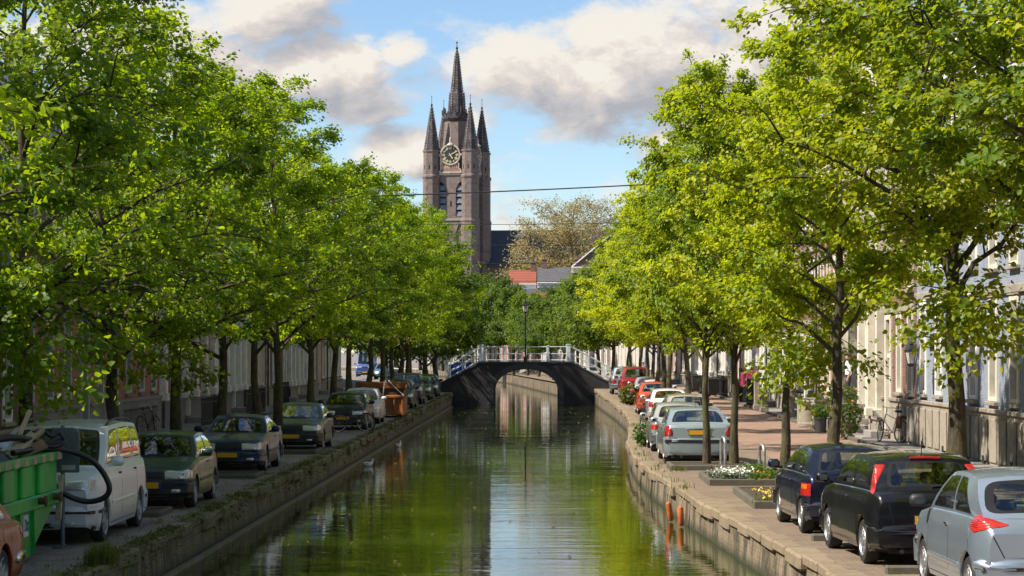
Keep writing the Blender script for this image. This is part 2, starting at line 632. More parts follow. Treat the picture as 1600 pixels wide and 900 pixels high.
    M['b_pale'] = brick_mat('lilac_painted_brick', (.47, .48, .52), (.44, .45, .49), (.46, .48, .55), bump_s=.4, grime_amt=.25, grime=(.36, .37, .42))
    M['b_white'] = brick_mat('white_painted_brick', (.72, .70, .65), (.68, .66, .61), (.6, .58, .54), bump_s=.3, grime_amt=.3, grime=(.45, .43, .40))
    M['b_cream'] = plain('cream_render', (.52, .48, .40), 0.8, var=.12, scale=.8, bmp=.15, dirt=(.42, .37, .29))
    M['b_grey'] = plain('grey_render', (.42, .42, .43), 0.8, var=.15, scale=.8, bmp=.15, dirt=(.28, .28, .28))
    M['b_tower'] = brick_mat('old_tower_brick', (.205, .15, .125), (.15, .112, .098), (.24, .21, .185), rowh=.30, width=.8, bump_s=.5, grime=(.07, .06, .062), grime_amt=.85)
    M['b_bridge'] = brick_mat('shade_dark_bridge_brick', (.030, .028, .034), (.018, .017, .022), (.055, .052, .056), rowh=.075, grime=(.009, .009, .012), grime_amt=.5, bump_s=.5)  # dark brick, made darker still to stand in for tree shade
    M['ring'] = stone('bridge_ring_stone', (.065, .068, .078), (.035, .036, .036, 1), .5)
    M['trim'] = plain('white_paint_trim', (.78, .76, .70), 0.5, var=.08, dirt=(.55, .52, .47))
    M['trim_cream'] = plain('cream_paint_trim', (.66, .62, .52), 0.5, var=.08, dirt=(.52, .47, .36))
    M['trim_grey'] = plain('grey_paint_trim', (.42, .42, .42), 0.5, var=.1)
    M['wood_dark'] = plain('dark_green_door', (.03, .05, .045), 0.4, var=.2)
    M['door_blue'] = plain('blue_door', (.08, .12, .22), 0.4, var=.15)
    M['door_brown'] = plain('brown_door', (.12, .055, .03), 0.45, var=.2)
    M['shutter'] = plain('dark_red_shutter', (.20, .05, .04), 0.5, var=.2)
    M['iron'] = plain('black_iron', (.02, .02, .022), 0.45, metal=.3, var=.3)
    M['iron_grey'] = plain('weathered_iron', (.07, .065, .06), 0.6, metal=.4, var=.4)
    M['galv'] = plain('galvanised_steel', (.50, .51, .50), 0.42, metal=.8, var=.25, scale=6)
    M['paint_rail'] = plain('pale_rail_paint', (.56, .63, .65), 0.45, var=.12, dirt=(.35, .36, .33))
    M['tile_red'] = brick_mat('red_roof_tile', (.42, .10, .05), (.34, .085, .045), (.12, .05, .04), rowh=.35, width=.25, bump_s=.8, grime_amt=.2)
    M['tile_grey'] = brick_mat('grey_roof_tile', (.13, .13, .14), (.10, .10, .11), (.05, .05, .05), rowh=.30, width=.25, bump_s=.7, grime_amt=.2)
    M['slate'] = brick_mat('blue_slate', (.055, .065, .09), (.045, .055, .08), (.035, .042, .06), rowh=.5, width=.5, bump_s=.3, grime=(.07, .075, .09), grime_amt=.4)
    M['spire'] = plain('weathered_lead_stone', (.045, .038, .042), 0.75, var=.6, scale=.9, dirt=(.15, .125, .115))
    M['spire_rib'] = plain('spire_rib_stone', (.20, .165, .145), 0.8, var=.5, scale=1.2, dirt=(.09, .08, .08))
    M['gold'] = plain('gilding', (.62, .54, .33), 0.45, metal=.2, var=.1)
    M['dial'] = plain('black_dial', (.018, .022, .020), 0.5, var=.2)
    M['clock_stone'] = plain('clock_surround', (.38, .34, .29), 0.8, var=.3, scale=1.0, dirt=(.28, .2, .16))
    M['louvre'] = plain('louvre_board', (.13, .155, .19), 0.7, var=.3)
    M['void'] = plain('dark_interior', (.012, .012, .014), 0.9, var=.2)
    M['curtain'] = plain('net_curtain', (.55, .53, .48), 0.9, var=.2, scale=6)

    # --- window glass of houses: dark room behind a reflecting pane
    m, gg, out = new_mat('house_pane')
    oi = gg.n('ShaderNodeObjectInfo').outputs['Random']
    p = pos(gg)
    c = gg.mix(gg.smooth(gg.noise(p, 1.1, 3, .6), .4, .65), (.012, .014, .018, 1), (.05, .052, .055, 1))
    nrm = bump(gg, gg.noise(p, 1.4, 2, .5), .10, .05)
    bsdf(gg, out, Base_Color=c, Roughness=0.03, Specular_IOR_Level=0.8, Normal=nrm)
    M['pane'] = m

    # --- vehicle glass: real, tinted, see-through
    m, gg, out = new_mat('vehicle_glass')
    ge = gg.n('ShaderNodeNewGeometry')
    cs = gg.math('ABSOLUTE', gg.vmath('DOT_PRODUCT', ge.outputs['Normal'], ge.outputs['Incoming']))
    fr = gg.math('MULTIPLY_ADD', gg.math('POWER', gg.math('SUBTRACT', 1.0, cs, clamp=True), 5.0), .96, .04)
    tr = gg.n('ShaderNodeBsdfTransparent', {'Color': (.62, .70, .64, 1)})
    gl = gg.n('ShaderNodeBsdfGlossy', {'Color': (1, 1, 1, 1), 'Roughness': 0.02})
    mx = gg.n('ShaderNodeMixShader', {0: gg.math('MULTIPLY_ADD', fr, 2.0, 0.02, clamp=True), 1: tr.outputs[0], 2: gl.outputs[0]})
    gg.put(out.inputs['Surface'], mx.outputs[0])
    M['glass'] = m
    m, gg, out = new_mat('lamp_lens')
    bsdf(gg, out, Base_Color=(.62, .62, .58, 1), Roughness=0.12, Metallic=.55, Coat_Weight=1.0, Coat_Roughness=.03,
         Normal=bump(gg, gg.noise(local(gg), 26., 2, .5), .5, .02))
    M['lens'] = m
    m, gg, out = new_mat('lantern_glass')
    bsdf(gg, out, Base_Color=(.75, .74, .66, 1), Roughness=0.15, Alpha=.55)
    M['lantern'] = m
    m, gg, out = new_mat('lit_headlamp')
    em = gg.n('ShaderNodeEmission', {'Color': (1, .80, .45, 1), 'Strength': 4.0})
    gg.put(out.inputs['Surface'], em.outputs[0])
    M['lit'] = m

    def lamp(name, col):
        m, gg, out = new_mat(name)
        p = local(gg)
        w = gg.n('ShaderNodeTexWave', {'Vector': p, 'Scale': 14.0}, bands_direction='Z').outputs[1]
        bsdf(gg, out, Base_Color=gg.mix(gg.smooth(gg.noise(p, 6., 2, .5), .3, .7), tuple(x * .7 for x in col), col), Roughness=0.25, Coat_Weight=.5, Coat_Roughness=.04, Normal=bump(gg, w, .35, .012))
        return m
    M['tail'] = lamp('red_tail_lens', (.42, .016, .014))
    M['tail_bright'] = lamp('bright_red_tail_lens', (.55, .03, .022))
    M['amber'] = lamp('amber_lens', (.70, .16, .01))
    M['tyre'] = plain('tyre_rubber', (.018, .018, .018), 0.75, var=.3, scale=8, dirt=(.05, .045, .04))
    M['alloy'] = plain('alloy_rim', (.30, .31, .32), 0.4, metal=.6, var=.15, scale=9)
    M['chrome'] = plain('chrome', (.72, .72, .72), 0.12, metal=1.0, var=.05)
    M['plastic'] = plain('black_plastic', (.022, .022, .024), 0.5, var=.25, scale=5)
    M['seal'] = plain('black_rubber', (.010, .010, .011), 0.45, var=.2)
    M['cabin'] = plain('grey_upholstery', (.055, .057, .062), 0.85, var=.25, scale=5)
    m, gg, out = new_mat('yellow_plate')
    bsdf(gg, out, Base_Color=gg.mix(gg.noise(local(gg), 8., 3, .6), (.70, .34, .008, 1), (.80, .42, .012, 1)), Roughness=.4)
    M['plate'] = m
    M['plate_blue'] = plain('plate_band', (.02, .05, .30), 0.4, var=.1)
    M['green_paint'] = plain('skip_green', (.02, .34, .045), 0.45, var=.3, scale=1.4, dirt=(.03, .17, .04), bmp=.1)
    M['rust_orange'] = plain('rusty_orange', (.30, .105, .018), 0.6, var=.45, scale=1.5, dirt=(.14, .06, .025), bmp=.3)
    M['rust_dark'] = plain('dark_rust', (.10, .045, .025), 0.75, var=.4, scale=2)
    M['wood'] = plain('old_timber', (.42, .33, .20), 0.8, var=.35, scale=4, bmp=.3)
    M['wood_brown'] = plain('brown_timber', (.20, .12, .06), 0.8, var=.35, scale=4, bmp=.3)
    M['hose'] = plain('black_hose', (.010, .010, .012), 0.35, var=.3, scale=6)
    M['junk'] = plain('black_plastic_scrap', (.016, .016, .018), 0.5, var=.5, scale=4)
    M['foil'] = plain('pale_foil', (.55, .58, .66), 0.4, var=.3, scale=5)
    M['sign_back'] = plain('grey_sign_back', (.12, .14, .15), 0.5, metal=.4, var=.25)
    M['terracotta'] = plain('orange_fender_paint', (.52, .13, .035), 0.55, var=.3, scale=5)
    M['tarp'] = plain('blue_tarpaulin', (.02, .06, .42), 0.45, var=.25, scale=2, bmp=.3, bscale=4)
    M['canvas'] = plain('white_canvas', (.72, .74, .76), 0.8, var=.1)
    M['pink'] = plain('magenta_cover', (.58, .05, .17), 0.6, var=.25, scale=3, bmp=.3, bscale=6)
    M['bin'] = plain('grey_bin_plastic', (.035, .038, .042), 0.5, var=.2)
    M['skin'] = plain('skin', (.45, .26, .18), 0.55, var=.1)
    M['shirt_white'] = plain('white_shirt', (.78, .80, .85), 0.8, var=.08)
    M['shirt_blue'] = plain('blue_shirt', (.13, .22, .42), 0.8, var=.15)
    M['cloth_dark'] = plain('dark_trousers', (.02, .022, .03), 0.85, var=.2)
    M['hair'] = plain('brown_hair', (.05, .03, .02), 0.7, var=.3)
    M['feather'] = plain('white_feather', (.80, .79, .76), 0.7, var=.08)
    M['beak'] = plain('orange_beak', (.6, .22, .03), 0.5, var=.1)
    M['soil'] = plain('dark_soil', (.06, .045, .03), 0.95, var=.4, scale=6, bmp=.8)
    M['white_plate'] = plain('white_sticker', (.62, .64, .62), 0.5, var=.1)
    M['ink'] = plain('blue_ink', (.03, .05, .16), 0.5, var=.1)
    M['wire'] = plain('black_cable', (.015, .015, .017), 0.6, var=.1)
    return M


M = make_mats()


def paint(name, col, metal=0.35, dusty=0.12, coat=1.0):
    m, gg, out = new_mat(name)
    p = local(gg)
    sp = gg.n('ShaderNodeSeparateXYZ', {0: p})
    n = gg.noise(p, 2.5, 5, .65)
    dust = gg.math('MULTIPLY', gg.smooth(gg.math('MULTIPLY_ADD', n, .5, gg.math('MULTIPLY', sp.outputs[2], -.9)), -.45, .1), .28 if dusty > .05 else .06)
    flake = gg.noise(p, 900., 1, .5)
    c = gg.mix(gg.math('MULTIPLY', flake, .25), col, tuple(min(1, x * 1.5 + .01) for x in col))
    c = gg.mix(dust, c, (.16, .145, .12, 1))
    topd = gg.math('MULTIPLY', gg.smooth(gg.noise(p, 1.6, 6, .7), .45, .8), dusty)
    c = gg.mix(topd, c, (.33, .31, .27, 1))
    bsdf(gg, out, Base_Color=c, Metallic=metal, Roughness=gg.math('MULTIPLY_ADD', n, .22, .24), Coat_Weight=coat, Specular_IOR_Level=.25,
         Coat_Roughness=gg.math('MULTIPLY_ADD', n, .12, .0))
    return m
# ---------------------------------------------------------------- ground, water, quays
rng = random.Random(7)
YS = sorted(set([-30, -10, 5, 15] + list(range(20, 160, 5)) + [158, 160, 161, 165, 172, 175, 187, 190, 200, 215, 230, 245, 262, 280, 300, 330, 370, 430]
                + [int(y) if float(y).is_integer() else y for y, _ in XR if -30 <= y <= 430]))


def zl(y):
    return interp(y, GZL)


def zr(y):
    return interp(y, GZR)


def xl(y):
    return interp(y, XL)


def xr(y):
    return interp(y, XR)


def strip(name, mat, fa, fb, fz, ys, parent=None, kind='structure'):
    mb = MB()
    for y in ys:
        a, b, z = fa(y), fb(y), fz(y)
        mb.v += [(a, y, z), (b, y, z)]
    for i in range(len(ys) - 1):
        mb.f.append((2 * i, 2 * i + 1, 2 * i + 3, 2 * i + 2))
    return tag(mb.obj(name, mat, parent), kind=kind)


gmb = MB()
for sgn, fx, fz in ((-1, xl, zl), (1, xr, zr)):
    for y0, y1 in zip(YS, YS[1:]):
        q = [(sgn * 900, y0, fz(y0)), (fx(y0), y0, fz(y0)), (fx(y1), y1, fz(y1)), (sgn * 900, y1, fz(y1))]
        gmb.add(q if sgn < 0 else q[::-1], [(0, 1, 2, 3)])
gmb.add([(-6000, 430, .19), (6000, 430, .19), (6000, 8500, .19), (-6000, 8500, .19)], [(0, 1, 2, 3)])
tag(gmb.obj('ground', M['lane_grey']), kind='structure')
water = MB().add([(-120, -30, WATER_Z), (30, -30, WATER_Z), (30, 440, WATER_Z), (-120, 440, WATER_Z)], [(0, 1, 2, 3)])
tag(water.obj('canal_water', M['water']), kind='structure')
tag(MB().add([(-120, -30, -2.4), (30, -30, -2.4), (30, 440, -2.4), (-120, 440, -2.4)], [(0, 1, 2, 3)]).obj('canal_bed', M['soil']), kind='structure')

strip('quay_parking', M['quay'], lambda y: xl(y) - 3.7, lambda y: xl(y) - .02, lambda y: zl(y) + .004, YS)
strip('road', M['lane_grey'], lambda y: xl(y) - 6.4, lambda y: xl(y) - 3.7, lambda y: zl(y) + .006, YS)
strip('quay_parking', M['quay_r'], lambda y: xr(y) + .02, lambda y: max(6.3, xr(y) + 2.8) if y < 160 else xr(y) + 3, lambda y: zr(y) + .004, YS)
strip('brick_road', M['lane_red'], lambda y: (max(6.3, xr(y) + 2.8) if y < 160 else xr(y) + 3), lambda y: (10.2 if y < 160 else xr(y) + 7), lambda y: zr(y) + .006, YS)


def slab_strip(name, mat, fa, fb, fz, h, ys):
    """a raised pavement with its kerb face"""
    mb = MB()
    for y in ys:
        a, b, z = fa(y), fb(y), fz(y)
        mb.v += [(a, y, z - .1), (a, y, z + h), (b, y, z + h), (b, y, z - .1)]
    for i in range(len(ys) - 1):
        for k in range(3):
            mb.f.append((4 * i + k, 4 * i + k + 1, 4 * i + k + 5, 4 * i + k + 4))
    return tag(mb.obj(name, mat), kind='structure')


YP = [y for y in YS if y <= 160]
slab_strip('pavement', M['slab_grey'], lambda y: -12.5, lambda y: -14.3, zl, .11, YP)
slab_strip('pavement', M['slab_grey'], lambda y: 10.2, lambda y: 11.6, zr, .10, YP)
# kerb stones along both pavements
kb = MB().cbox(-.075, .075, 0, 1.46, -.12, .125, .015).mesh('kerb_stone', M['kerb'])
pav_l = bpy.data.objects['pavement']
pav_r = bpy.data.objects['pavement.001']
for x, par, fz, y0, y1 in ((-12.42, pav_l, zl, 56, 130), (10.12, pav_r, zr, 46, 150)):
    y = y0
    while y < y1:
        link('kerb_stone', kb, par, (x, y, fz(y)))
        y += 1.5


# quay walls: brick face, a coping of separate stones
def quay_wall(name, mat, fx, fz, ys, side, bot=-2.3, rough=0.02):
    mb = MB()
    levels = [0, .25, .5, .75, 1.0]
    r = random.Random(3)
    for y in ys:
        for t in levels:
            top = fz(y) - .12
            z = top + (bot - top) * t
            j = r.uniform(-rough, rough)
            lean = .10 * t
            mb.v.append((fx(y) - side * (j + lean) - side * -.03, y, z))
    n = len(levels)
    for i in range(len(ys) - 1):
        for k in range(n - 1):
            mb.f.append((i * n + k, i * n + k + 1, (i + 1) * n + k + 1, (i + 1) * n + k))
    return tag(mb.obj(name, mat, smooth=True), kind='structure')


YW = [y for y in np.arange(-30, 156, 1.5)]
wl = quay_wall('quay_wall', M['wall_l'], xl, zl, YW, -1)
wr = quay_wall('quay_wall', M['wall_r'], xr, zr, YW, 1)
YB = [158, 160, 161, 165, 172, 175, 187, 200, 215, 230, 245, 262, 280, 300, 330, 370, 430]
wrb = quay_wall('quay_wall', M['wall_r'], xr, zr, YB, 1)
wlb = quay_wall('quay_wall', M['wall_l'], xl, zl, YB, -1)

cmeshes = {}
for key, mat in (('l', M['cope_l']), ('r', M['cope_r'])):
    cmeshes[key] = [MB().cbox(-.02 - .015 * k, .28 + .07 * k, -.588, .588 - .02 * k, -.15 - .04 * k, .0, .022 + .008 * k).mesh('coping_stone', mat) for k in range(4)]


def coping(wall, key, fx, fz, y0, y1, side):
    y = y0
    r = random.Random(11)
    while y < y1:
        ln = r.choice((1.2, 1.2, 1.5, .95))
        yc = y + ln / 2
        a = math.atan2(fx(y + ln) - fx(y), ln)
        jt = 1.0 if side < 0 else .45
        o = link('coping_stone', r.choice(cmeshes[key]), wall, (fx(yc) + jt * r.uniform(-.045, .045), yc, fz(yc) + .022 + jt * r.uniform(-.016, .018)),
                 (jt * r.uniform(-.012, .012), jt * r.uniform(-.03, .03), (-a if side > 0 else PI - a) + r.uniform(-.025, .025)))
        o.scale = (1, ln / 1.19, 1)
        y += ln


coping(wl, 'l', xl, zl, 24, 154, -1)
coping(wr, 'r', xr, zr, 24, 154, 1)
# timber fender beam along the foot of the mossy wall
bm_ = MB()
for y0 in range(20, 150, 5):
    bm_.cbox(-5.99, -5.85, y0 + .02, y0 + 4.98, WATER_Z - .12, WATER_Z + .055, .015)
tag(bm_.obj('timber_beam', M['cope_l'], wl), kind='stuff')


# ---------------------------------------------------------------- arched bridge
BY0, BY1 = 155.0, 160.5
top_l = [(-8.2, .25), (-6.55, .95), (-4.25, 2.18), (1.98, 2.18), (4.2, .98), (5.6, .48)]
br = thing('arch_bridge', 'dark brick bridge with one round arch and white railings over the canal', 'bridge', (0, BY0, 0))
ax, aw, zs, ah = -1.13, 2.15, .35, 1.40           # arch centre, half width, springing, rise
arc = [(ax + aw * math.cos(t), zs + ah * math.sin(t)) for t in np.linspace(PI, 0, 29)]


def topz(x):
    return interp(x, top_l)


mb = MB()
D = BY1 - BY0
for yy in (0.0, D):
    xs = sorted(set([-8.2, -6.55, -6.1, -4.25, ax - aw, ax + aw, 1.98, 3.5, 4.2, 5.6] + [a[0] for a in arc]))
    for x0, x1 in zip(xs, xs[1:]):
        xm = (x0 + x1) / 2
        if ax - aw < xm < ax + aw:
            def lo(x):
                return zs + ah * math.sqrt(max(0, 1 - ((x - ax) / aw) ** 2))
            b0, b1 = lo(x0), lo(x1)
        else:
            b0 = b1 = -2.3
        q = [(x0, yy, b0), (x1, yy, b1), (x1, yy, topz(x1)), (x0, yy, topz(x0))]
        mb.add(q if yy == 0 else q[::-1], [(0, 1, 2, 3)])
# soffit and jambs
soff = [(ax - aw, -2.3)] + arc + [(ax + aw, -2.3)]
for (xa, za), (xb, zb) in zip(soff, soff[1:]):
    mb.quad((xa, 0, za), (xa, D, za), (xb, D, zb), (xb, 0, zb))
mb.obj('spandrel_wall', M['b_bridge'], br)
dk = MB()
for (xa, za), (xb, zb) in zip(top_l, top_l[1:]):
    dk.quad((xa, .3, za - .25), (xb, .3, zb - .25), (xb, D - .3, zb - .25), (xa, D - .3, za - .25))
dk.obj('deck', M['lane_grey'], br)
for yy in (0.0, D - .3):
    cp = MB()
    for (xa, za), (xb, zb) in zip(top_l, top_l[1:]):
        y0, y1 = yy - .04, yy + .34
        for vs in (((xa, y0, za + .09), (xb, y0, zb + .09), (xb, y1, zb + .09), (xa, y1, za + .09)), ((xa, y0, za - .03), (xb, y0, zb - .03), (xb, y0, zb + .09), (xa, y0, za + .09)),
                   ((xa, y1, za + .09), (xb, y1, zb + .09), (xb, y1, zb - .4), (xa, y1, za - .4))):
            cp.add(vs, [(0, 1, 2, 3)])
    cp.obj('coping', M['ring'], br)
vm = {}
NV = 23
for i in range(NV):                                # arch stones, each its own piece
    t0, t1 = PI * i / NV + .006, PI * (i + 1) / NV - .006
    poly = []
    for t in (t0, t1):
        poly.append((aw * math.cos(t), ah * math.sin(t)))
    for t in (t1, t0):
        poly.append(((aw + .40) * math.cos(t), (ah + .40) * math.sin(t)))
    v = MB().prism(poly, 0, .25, Matrix(((1, 0, 0, ax), (0, 0, 1, -.05), (0, 1, 0, zs), (0, 0, 0, 1))))
    v.obj('arch_stone', M['ring'], br)
for s in (-1, 1):
    for k in range(3):
        z1 = zs - .01 - k * .33
        MB().cbox(ax + s * (aw + .21) - .2, ax + s * (aw + .21) + .2, -.045, .2, z1 - .31, z1, .015).obj('jamb_stone', M['ring'], br)


def railing(name, label, yy):
    t = thing(name, label, 'railing', (0, BY0 + yy, 0))
    def rails(pts, zo, r):
        return MB().tube([(x, 0, z + zo) for x, z in pts], r, 6)
    full = [(-6.5, .98), (-4.25, 2.27), (1.98, 2.27), (4.35, .98)]
    for zo, r in ((1.0, .035), (.52, .028), (.10, .025)):
        rails(full, zo, r).obj('rail', M['paint_rail'], t)
    for x, w, zt in ((-4.2, .16, 1.1), (-2.62, .09, 1.0), (-1.16, .09, 1.0), (.34, .15, 1.02), (1.75, .24, 1.12), (3.1, .1, 1.0), (4.3, .12, 1.0), (-5.4, .08, 1.0), (-6.45, .1, 1.0)):
        z = interp(x, full)
        p = MB().cbox(-w / 2, w / 2, -w / 2, w / 2, -.05, zt, .012)
        p.cbox(-w / 2 - .02, w / 2 + .02, -w / 2 - .02, w / 2 + .02, zt, zt + .06, .012)
        p.cbox(-w / 2 - .03, w / 2 + .03, -w / 2 - .03, w / 2 + .03, -.06, .06, .012)
        p.obj('post', M['paint_rail'], t, (x, 0, z))
    return t


railing('bridge_railing', 'pale railing along the bridge edge that faces the open canal', .14)
railing('bridge_railing', 'pale railing along the far edge of the bridge', D - .16)


# ---------------------------------------------------------------- houses
WCACHE = {}


def window_meshes(w, h, trim, bars, casing):
    key = (round(w, 2), round(h, 2), trim, bars, casing)
    if key in WCACHE:
        return WCACHE[key]
    f = MB()
    cw = .13
    y0, y1 = -.16, casing
    hw = w / 2
    f.cbox(-hw, -hw + cw, y0, y1, 0, h, .012)
    f.cbox(hw - cw, hw, y0, y1, 0, h, .012)
    f.cbox(-hw + cw, hw - cw, y0, y1 - .01, h - cw, h, .012)
    f.cbox(-hw + cw, hw - cw, y0, y1 - .01, 0, cw * .8, .012)
    zt = h * .60
    f.cbox(-hw + cw, hw - cw, -.135, -.06, zt - .035, zt + .035, .008)
    if bars >= 1:
        f.cbox(-.022, .022, -.13, -.075, cw * .8, h - cw, .006)
    if bars >= 2:
        for k in (.3, .8):
            f.cbox(-hw + cw, hw - cw, -.13, -.078, h * k - .018, h * k + .018, .005)
    fm = f.mesh('window', M[trim])
    pm = MB().add([(-hw + .02, -.118, .02), (hw - .02, -.118, .02), (hw - .02, -.118, h - .02), (-hw + .02, -.118, h - .02)], [(0, 3, 2, 1)]).mesh('pane', M['pane'])
    sm = MB().cbox(-hw - .09, hw + .09, -.1, .13, -.10, -.004, .012).mesh('sill', M['stone_grey' if trim == 'trim_grey' else 'stone'])
    cm = MB()
    for s in (-1, 1):                                # curtain drawn to each side
        n = 7
        for k in range(n):
            xa = s * (hw - .04 - (w * .24) * k / n)
            xb = s * (hw - .04 - (w * .24) * (k + 1) / n)
            ya, yb = -.20 - .03 * (k % 2), -.20 - .03 * ((k + 1) % 2)
            cm.quad((xa, ya, .05), (xb, yb, .05), (xb, yb, h - .05), (xa, ya, h - .05))
    WCACHE[key] = (fm, pm, sm, cm.mesh('curtain', M['curtain']))
    return WCACHE[key]


def add_window(root, u, z, w, h, trim='trim', bars=1, casing=.035, sill=True):
    fm, pm, sm, cm = window_meshes(w, h, trim, bars, casing)
    o = link('window', fm, root, (u, 0, z))
    link('pane', pm, o)
    if sill:
        link('sill', sm, o)
    return o


def facade_mb(w, h, ops, depth=.24, D=9.0):
    mb = MB()
    us = sorted(set([0, w] + [o[0] for o in ops] + [o[1] for o in ops]))
    zs_ = sorted(set([0, h] + [o[2] for o in ops] + [o[3] for o in ops]))
    for a, b in zip(us, us[1:]):
        for c, d in zip(zs_, zs_[1:]):
            um, zm = (a + b) / 2, (c + d) / 2
            if any(o[0] < um < o[1] and o[2] < zm < o[3] for o in ops):
                continue
            mb.quad((a, 0, c), (a, 0, d), (b, 0, d), (b, 0, c))
    for a, b, c, d in ops:
        y = -depth
        mb.quad((a, 0, c), (a, y, c), (a, y, d), (a, 0, d))
        mb.quad((b, 0, c), (b, 0, d), (b, y, d), (b, y, c))
        mb.quad((a, 0, d), (a, y, d), (b, y, d), (b, 0, d))
        mb.quad((a, 0, c), (b, 0, c), (b, y, c), (a, y, c))
        mb.quad((a, y, c), (b, y, c), (b, y, d), (a, y, d))
    for x in (0, w):
        mb.quad((x, 0, 0), (x, 0, h), (x, -D, h), (x, -D, 0))
    mb.quad((0, -D, 0), (0, -D, h), (w, -D, h), (w, -D, 0))
    mb.quad((0, 0, h), (w, 0, h), (w, -D, h), (0, -D, h))
    return mb


def house(label, a, b, h, wall, trim='trim', floors=3, bays=3, plinth=.9, pl_mat='stone', door=0, door_mat='wood_dark', roof='along', roof_mat='tile_grey',
          rh=3.0, pilaster=False, win_w=1.05, g_win=2.3, u_win=1.9, bars=1, cornice=.35, bands=False, shutters=False, base=0.0, panels=False, stoop=1, chim=1, casing=.05,
          quoins=False, pipe=True, name='canal_house', group=None):
    """a = start, b = end of the facade (x, y); street lies on the +y side of the house's own axes"""
    a, b = Vector(a), Vector(b)
    w = (b - a).length
    ang = math.atan2(b.y - a.y, b.x - a.x)
    root = thing(name, label, 'house', (a.x, a.y, base), ang, group)
    fh = (h - .45 - plinth) / floors
    pitch = w / bays
    ops, wins = [], []
    for fl in range(floors):
        z0 = plinth + fl * fh + (.18 if fl == 0 else .55)
        hh = min((g_win if fl == 0 else u_win), fh - (.35 if fl == 0 else .8))
        for k in range(bays):
            u = pitch * (k + .5)
            ww = min(win_w, pitch - .4)
            if fl == 0 and k == door:
                dz = min(.36, max(0.0, plinth - .02)) if stoop else .1
                ops.append((u - .60, u + .60, dz, z0 + hh))
                wins.append(('d', u, dz, 1.2, z0 + hh - dz))
            else:
                ops.append((u - ww / 2, u + ww / 2, z0, z0 + hh))
                wins.append(('w', u, z0, ww, hh))
    facade_mb(w, h, ops).obj('wall', M[wall], root)
    if plinth > .3:
        p = MB()
        du = pitch * (door + .5) if door is not None and door >= 0 else -9
        for (x0, x1) in ((0.002, du - .62), (du + .62, w - .002)) if du > 0 else ((.002, w - .002),):
            if x1 > x0:
                p.box(x0, x1, .004, .09, 0, plinth - .12)
                p.cbox(x0, x1, .004, .15, plinth - .118, plinth, .02)
        p.obj('plinth', M[pl_mat], root)
        if panels:
            pm = MB().cbox(-.42, .42, .088, .135, .16, plinth - .24, .02).mesh('stone_panel', M[pl_mat])
            vm_ = MB().box(-.16, .16, .13, .142, .06, .30).mesh('cellar_vent', M['void'])
            n = int(w / 1.1)
            for k in range(n):
                u = w * (k + .5) / n
                if abs(u - du) > 1.1:
                    o = link('stone_panel', pm, root, (u, 0, 0))
                    if k % 3 == 1:
                        link('cellar_vent', vm_, o)
    for typ, u, z, ww, hh in wins:
        if typ == 'w':
            o = add_window(root, u, z, ww, hh, trim, bars, casing)
            if shutters:
                for s in (-1, 1):
                    sh = MB().cbox(-.24, .24, .01, .06, 0, hh, .01)
                    for q in range(int(hh / .16)):
                        sh.box(-.19, .19, .058, .07, .06 + q * .16, .15 + q * .16)
                    sh.obj('shutter', M['shutter'], o, (s * (ww / 2 + .25), 0, 0))
        else:
            f = MB()
            for s in (-1, 1):
                f.cbox(min(s * .46, s * .64), max(s * .46, s * .64), -.2, .07, 0, hh, .012)
            f.cbox(-.46, .46, -.2, .07, hh - .16, hh, .012)
            zl_ = min(2.35, hh - .5)
            f.cbox(-.46, .46, -.2, .0, zl_, zl_ + .12, .012)
            fo = f.obj('door_frame', M[trim], root, (u, 0, z))
            dl = MB().cbox(-.455, .455, -.19, -.13, .02, zl_ - .01, .01)
            for (za, zb) in ((.15, .8), (.95, zl_ - .2)):
                for s in (-1, 1):
                    dl.cbox(min(s * .06, s * .38), max(s * .06, s * .38), -.135, -.11, za, zb, .01)
            d_ = dl.obj('door', M[door_mat], root, (u, 0, z))
            MB().lathe([(.0, 0), (.03, .0), (.035, .02), (.0, .05)], 8, Matrix.Translation((.36, -.125, 1.0)) @ Matrix.Rotation(-PI / 2, 4, 'X')).obj('handle', M['gold'], d_)
            MB().add([(-.45, -.15, zl_ + .12), (.45, -.15, zl_ + .12), (.45, -.15, hh - .16), (-.45, -.15, hh - .16)], [(0, 3, 2, 1)]).obj('fanlight', M['pane'], fo)
            ns = max(1, int(round(z / .18)))
            for k in range(ns if stoop else 1):
                zt = z - k * .18 - .005
                if zt > .02:
                    MB().cbox(-.85, .85, .0, .30 + .28 * (k + 1), 0.0 if k == ns - 1 else max(0, zt - .19), zt, .015).obj('step', M['step'], root, (u, .155, 0))
    if bands:
        for fl in range(floors):
            z = plinth + fl * fh
            if fl:
                MB().cbox(.003, w - .003, .003, .09, z - .12, z + .1, .02).obj('stone_band', M['stone'], root)
            for k in range(bays):
                if not (fl == 0 and k == door):
                    u = pitch * (k + .5)
                    hh = min((g_win if fl == 0 else u_win), fh - (.35 if fl == 0 else .8))
                    zz = z + (.18 if fl == 0 else .55) + hh
                    MB().cbox(-win_w / 2 - .14, win_w / 2 + .14, .003, .075, 0, .24, .015).obj('lintel', M['stone' if trim != 'trim' else 'trim'], root, (u, 0, zz + .002))
    if pilaster:
        for k in range(bays + 1):
            u = min(max(pitch * k, .2), w - .2)
            pl = MB().cbox(-.17, .17, .003, .26, plinth + .002, h - .75, .015)
            pl.cbox(-.23, .23, .003, .33, plinth + .003, plinth + .28, .015)
            pl.cbox(-.22, .22, .003, .32, h - .98, h - .752, .015)
            pl.obj('pilaster', M[trim], root, (u, 0, 0))
    if quoins:
        qm = MB().cbox(-.25, .25, .003, .06, 0, .28, .02).mesh('quoin', M['stone'])
        for x in (.26, w - .26):
            for k in range(int((h - plinth - .6) / .6)):
                link('quoin', qm, root, (x, 0, plinth + .1 + k * .6))
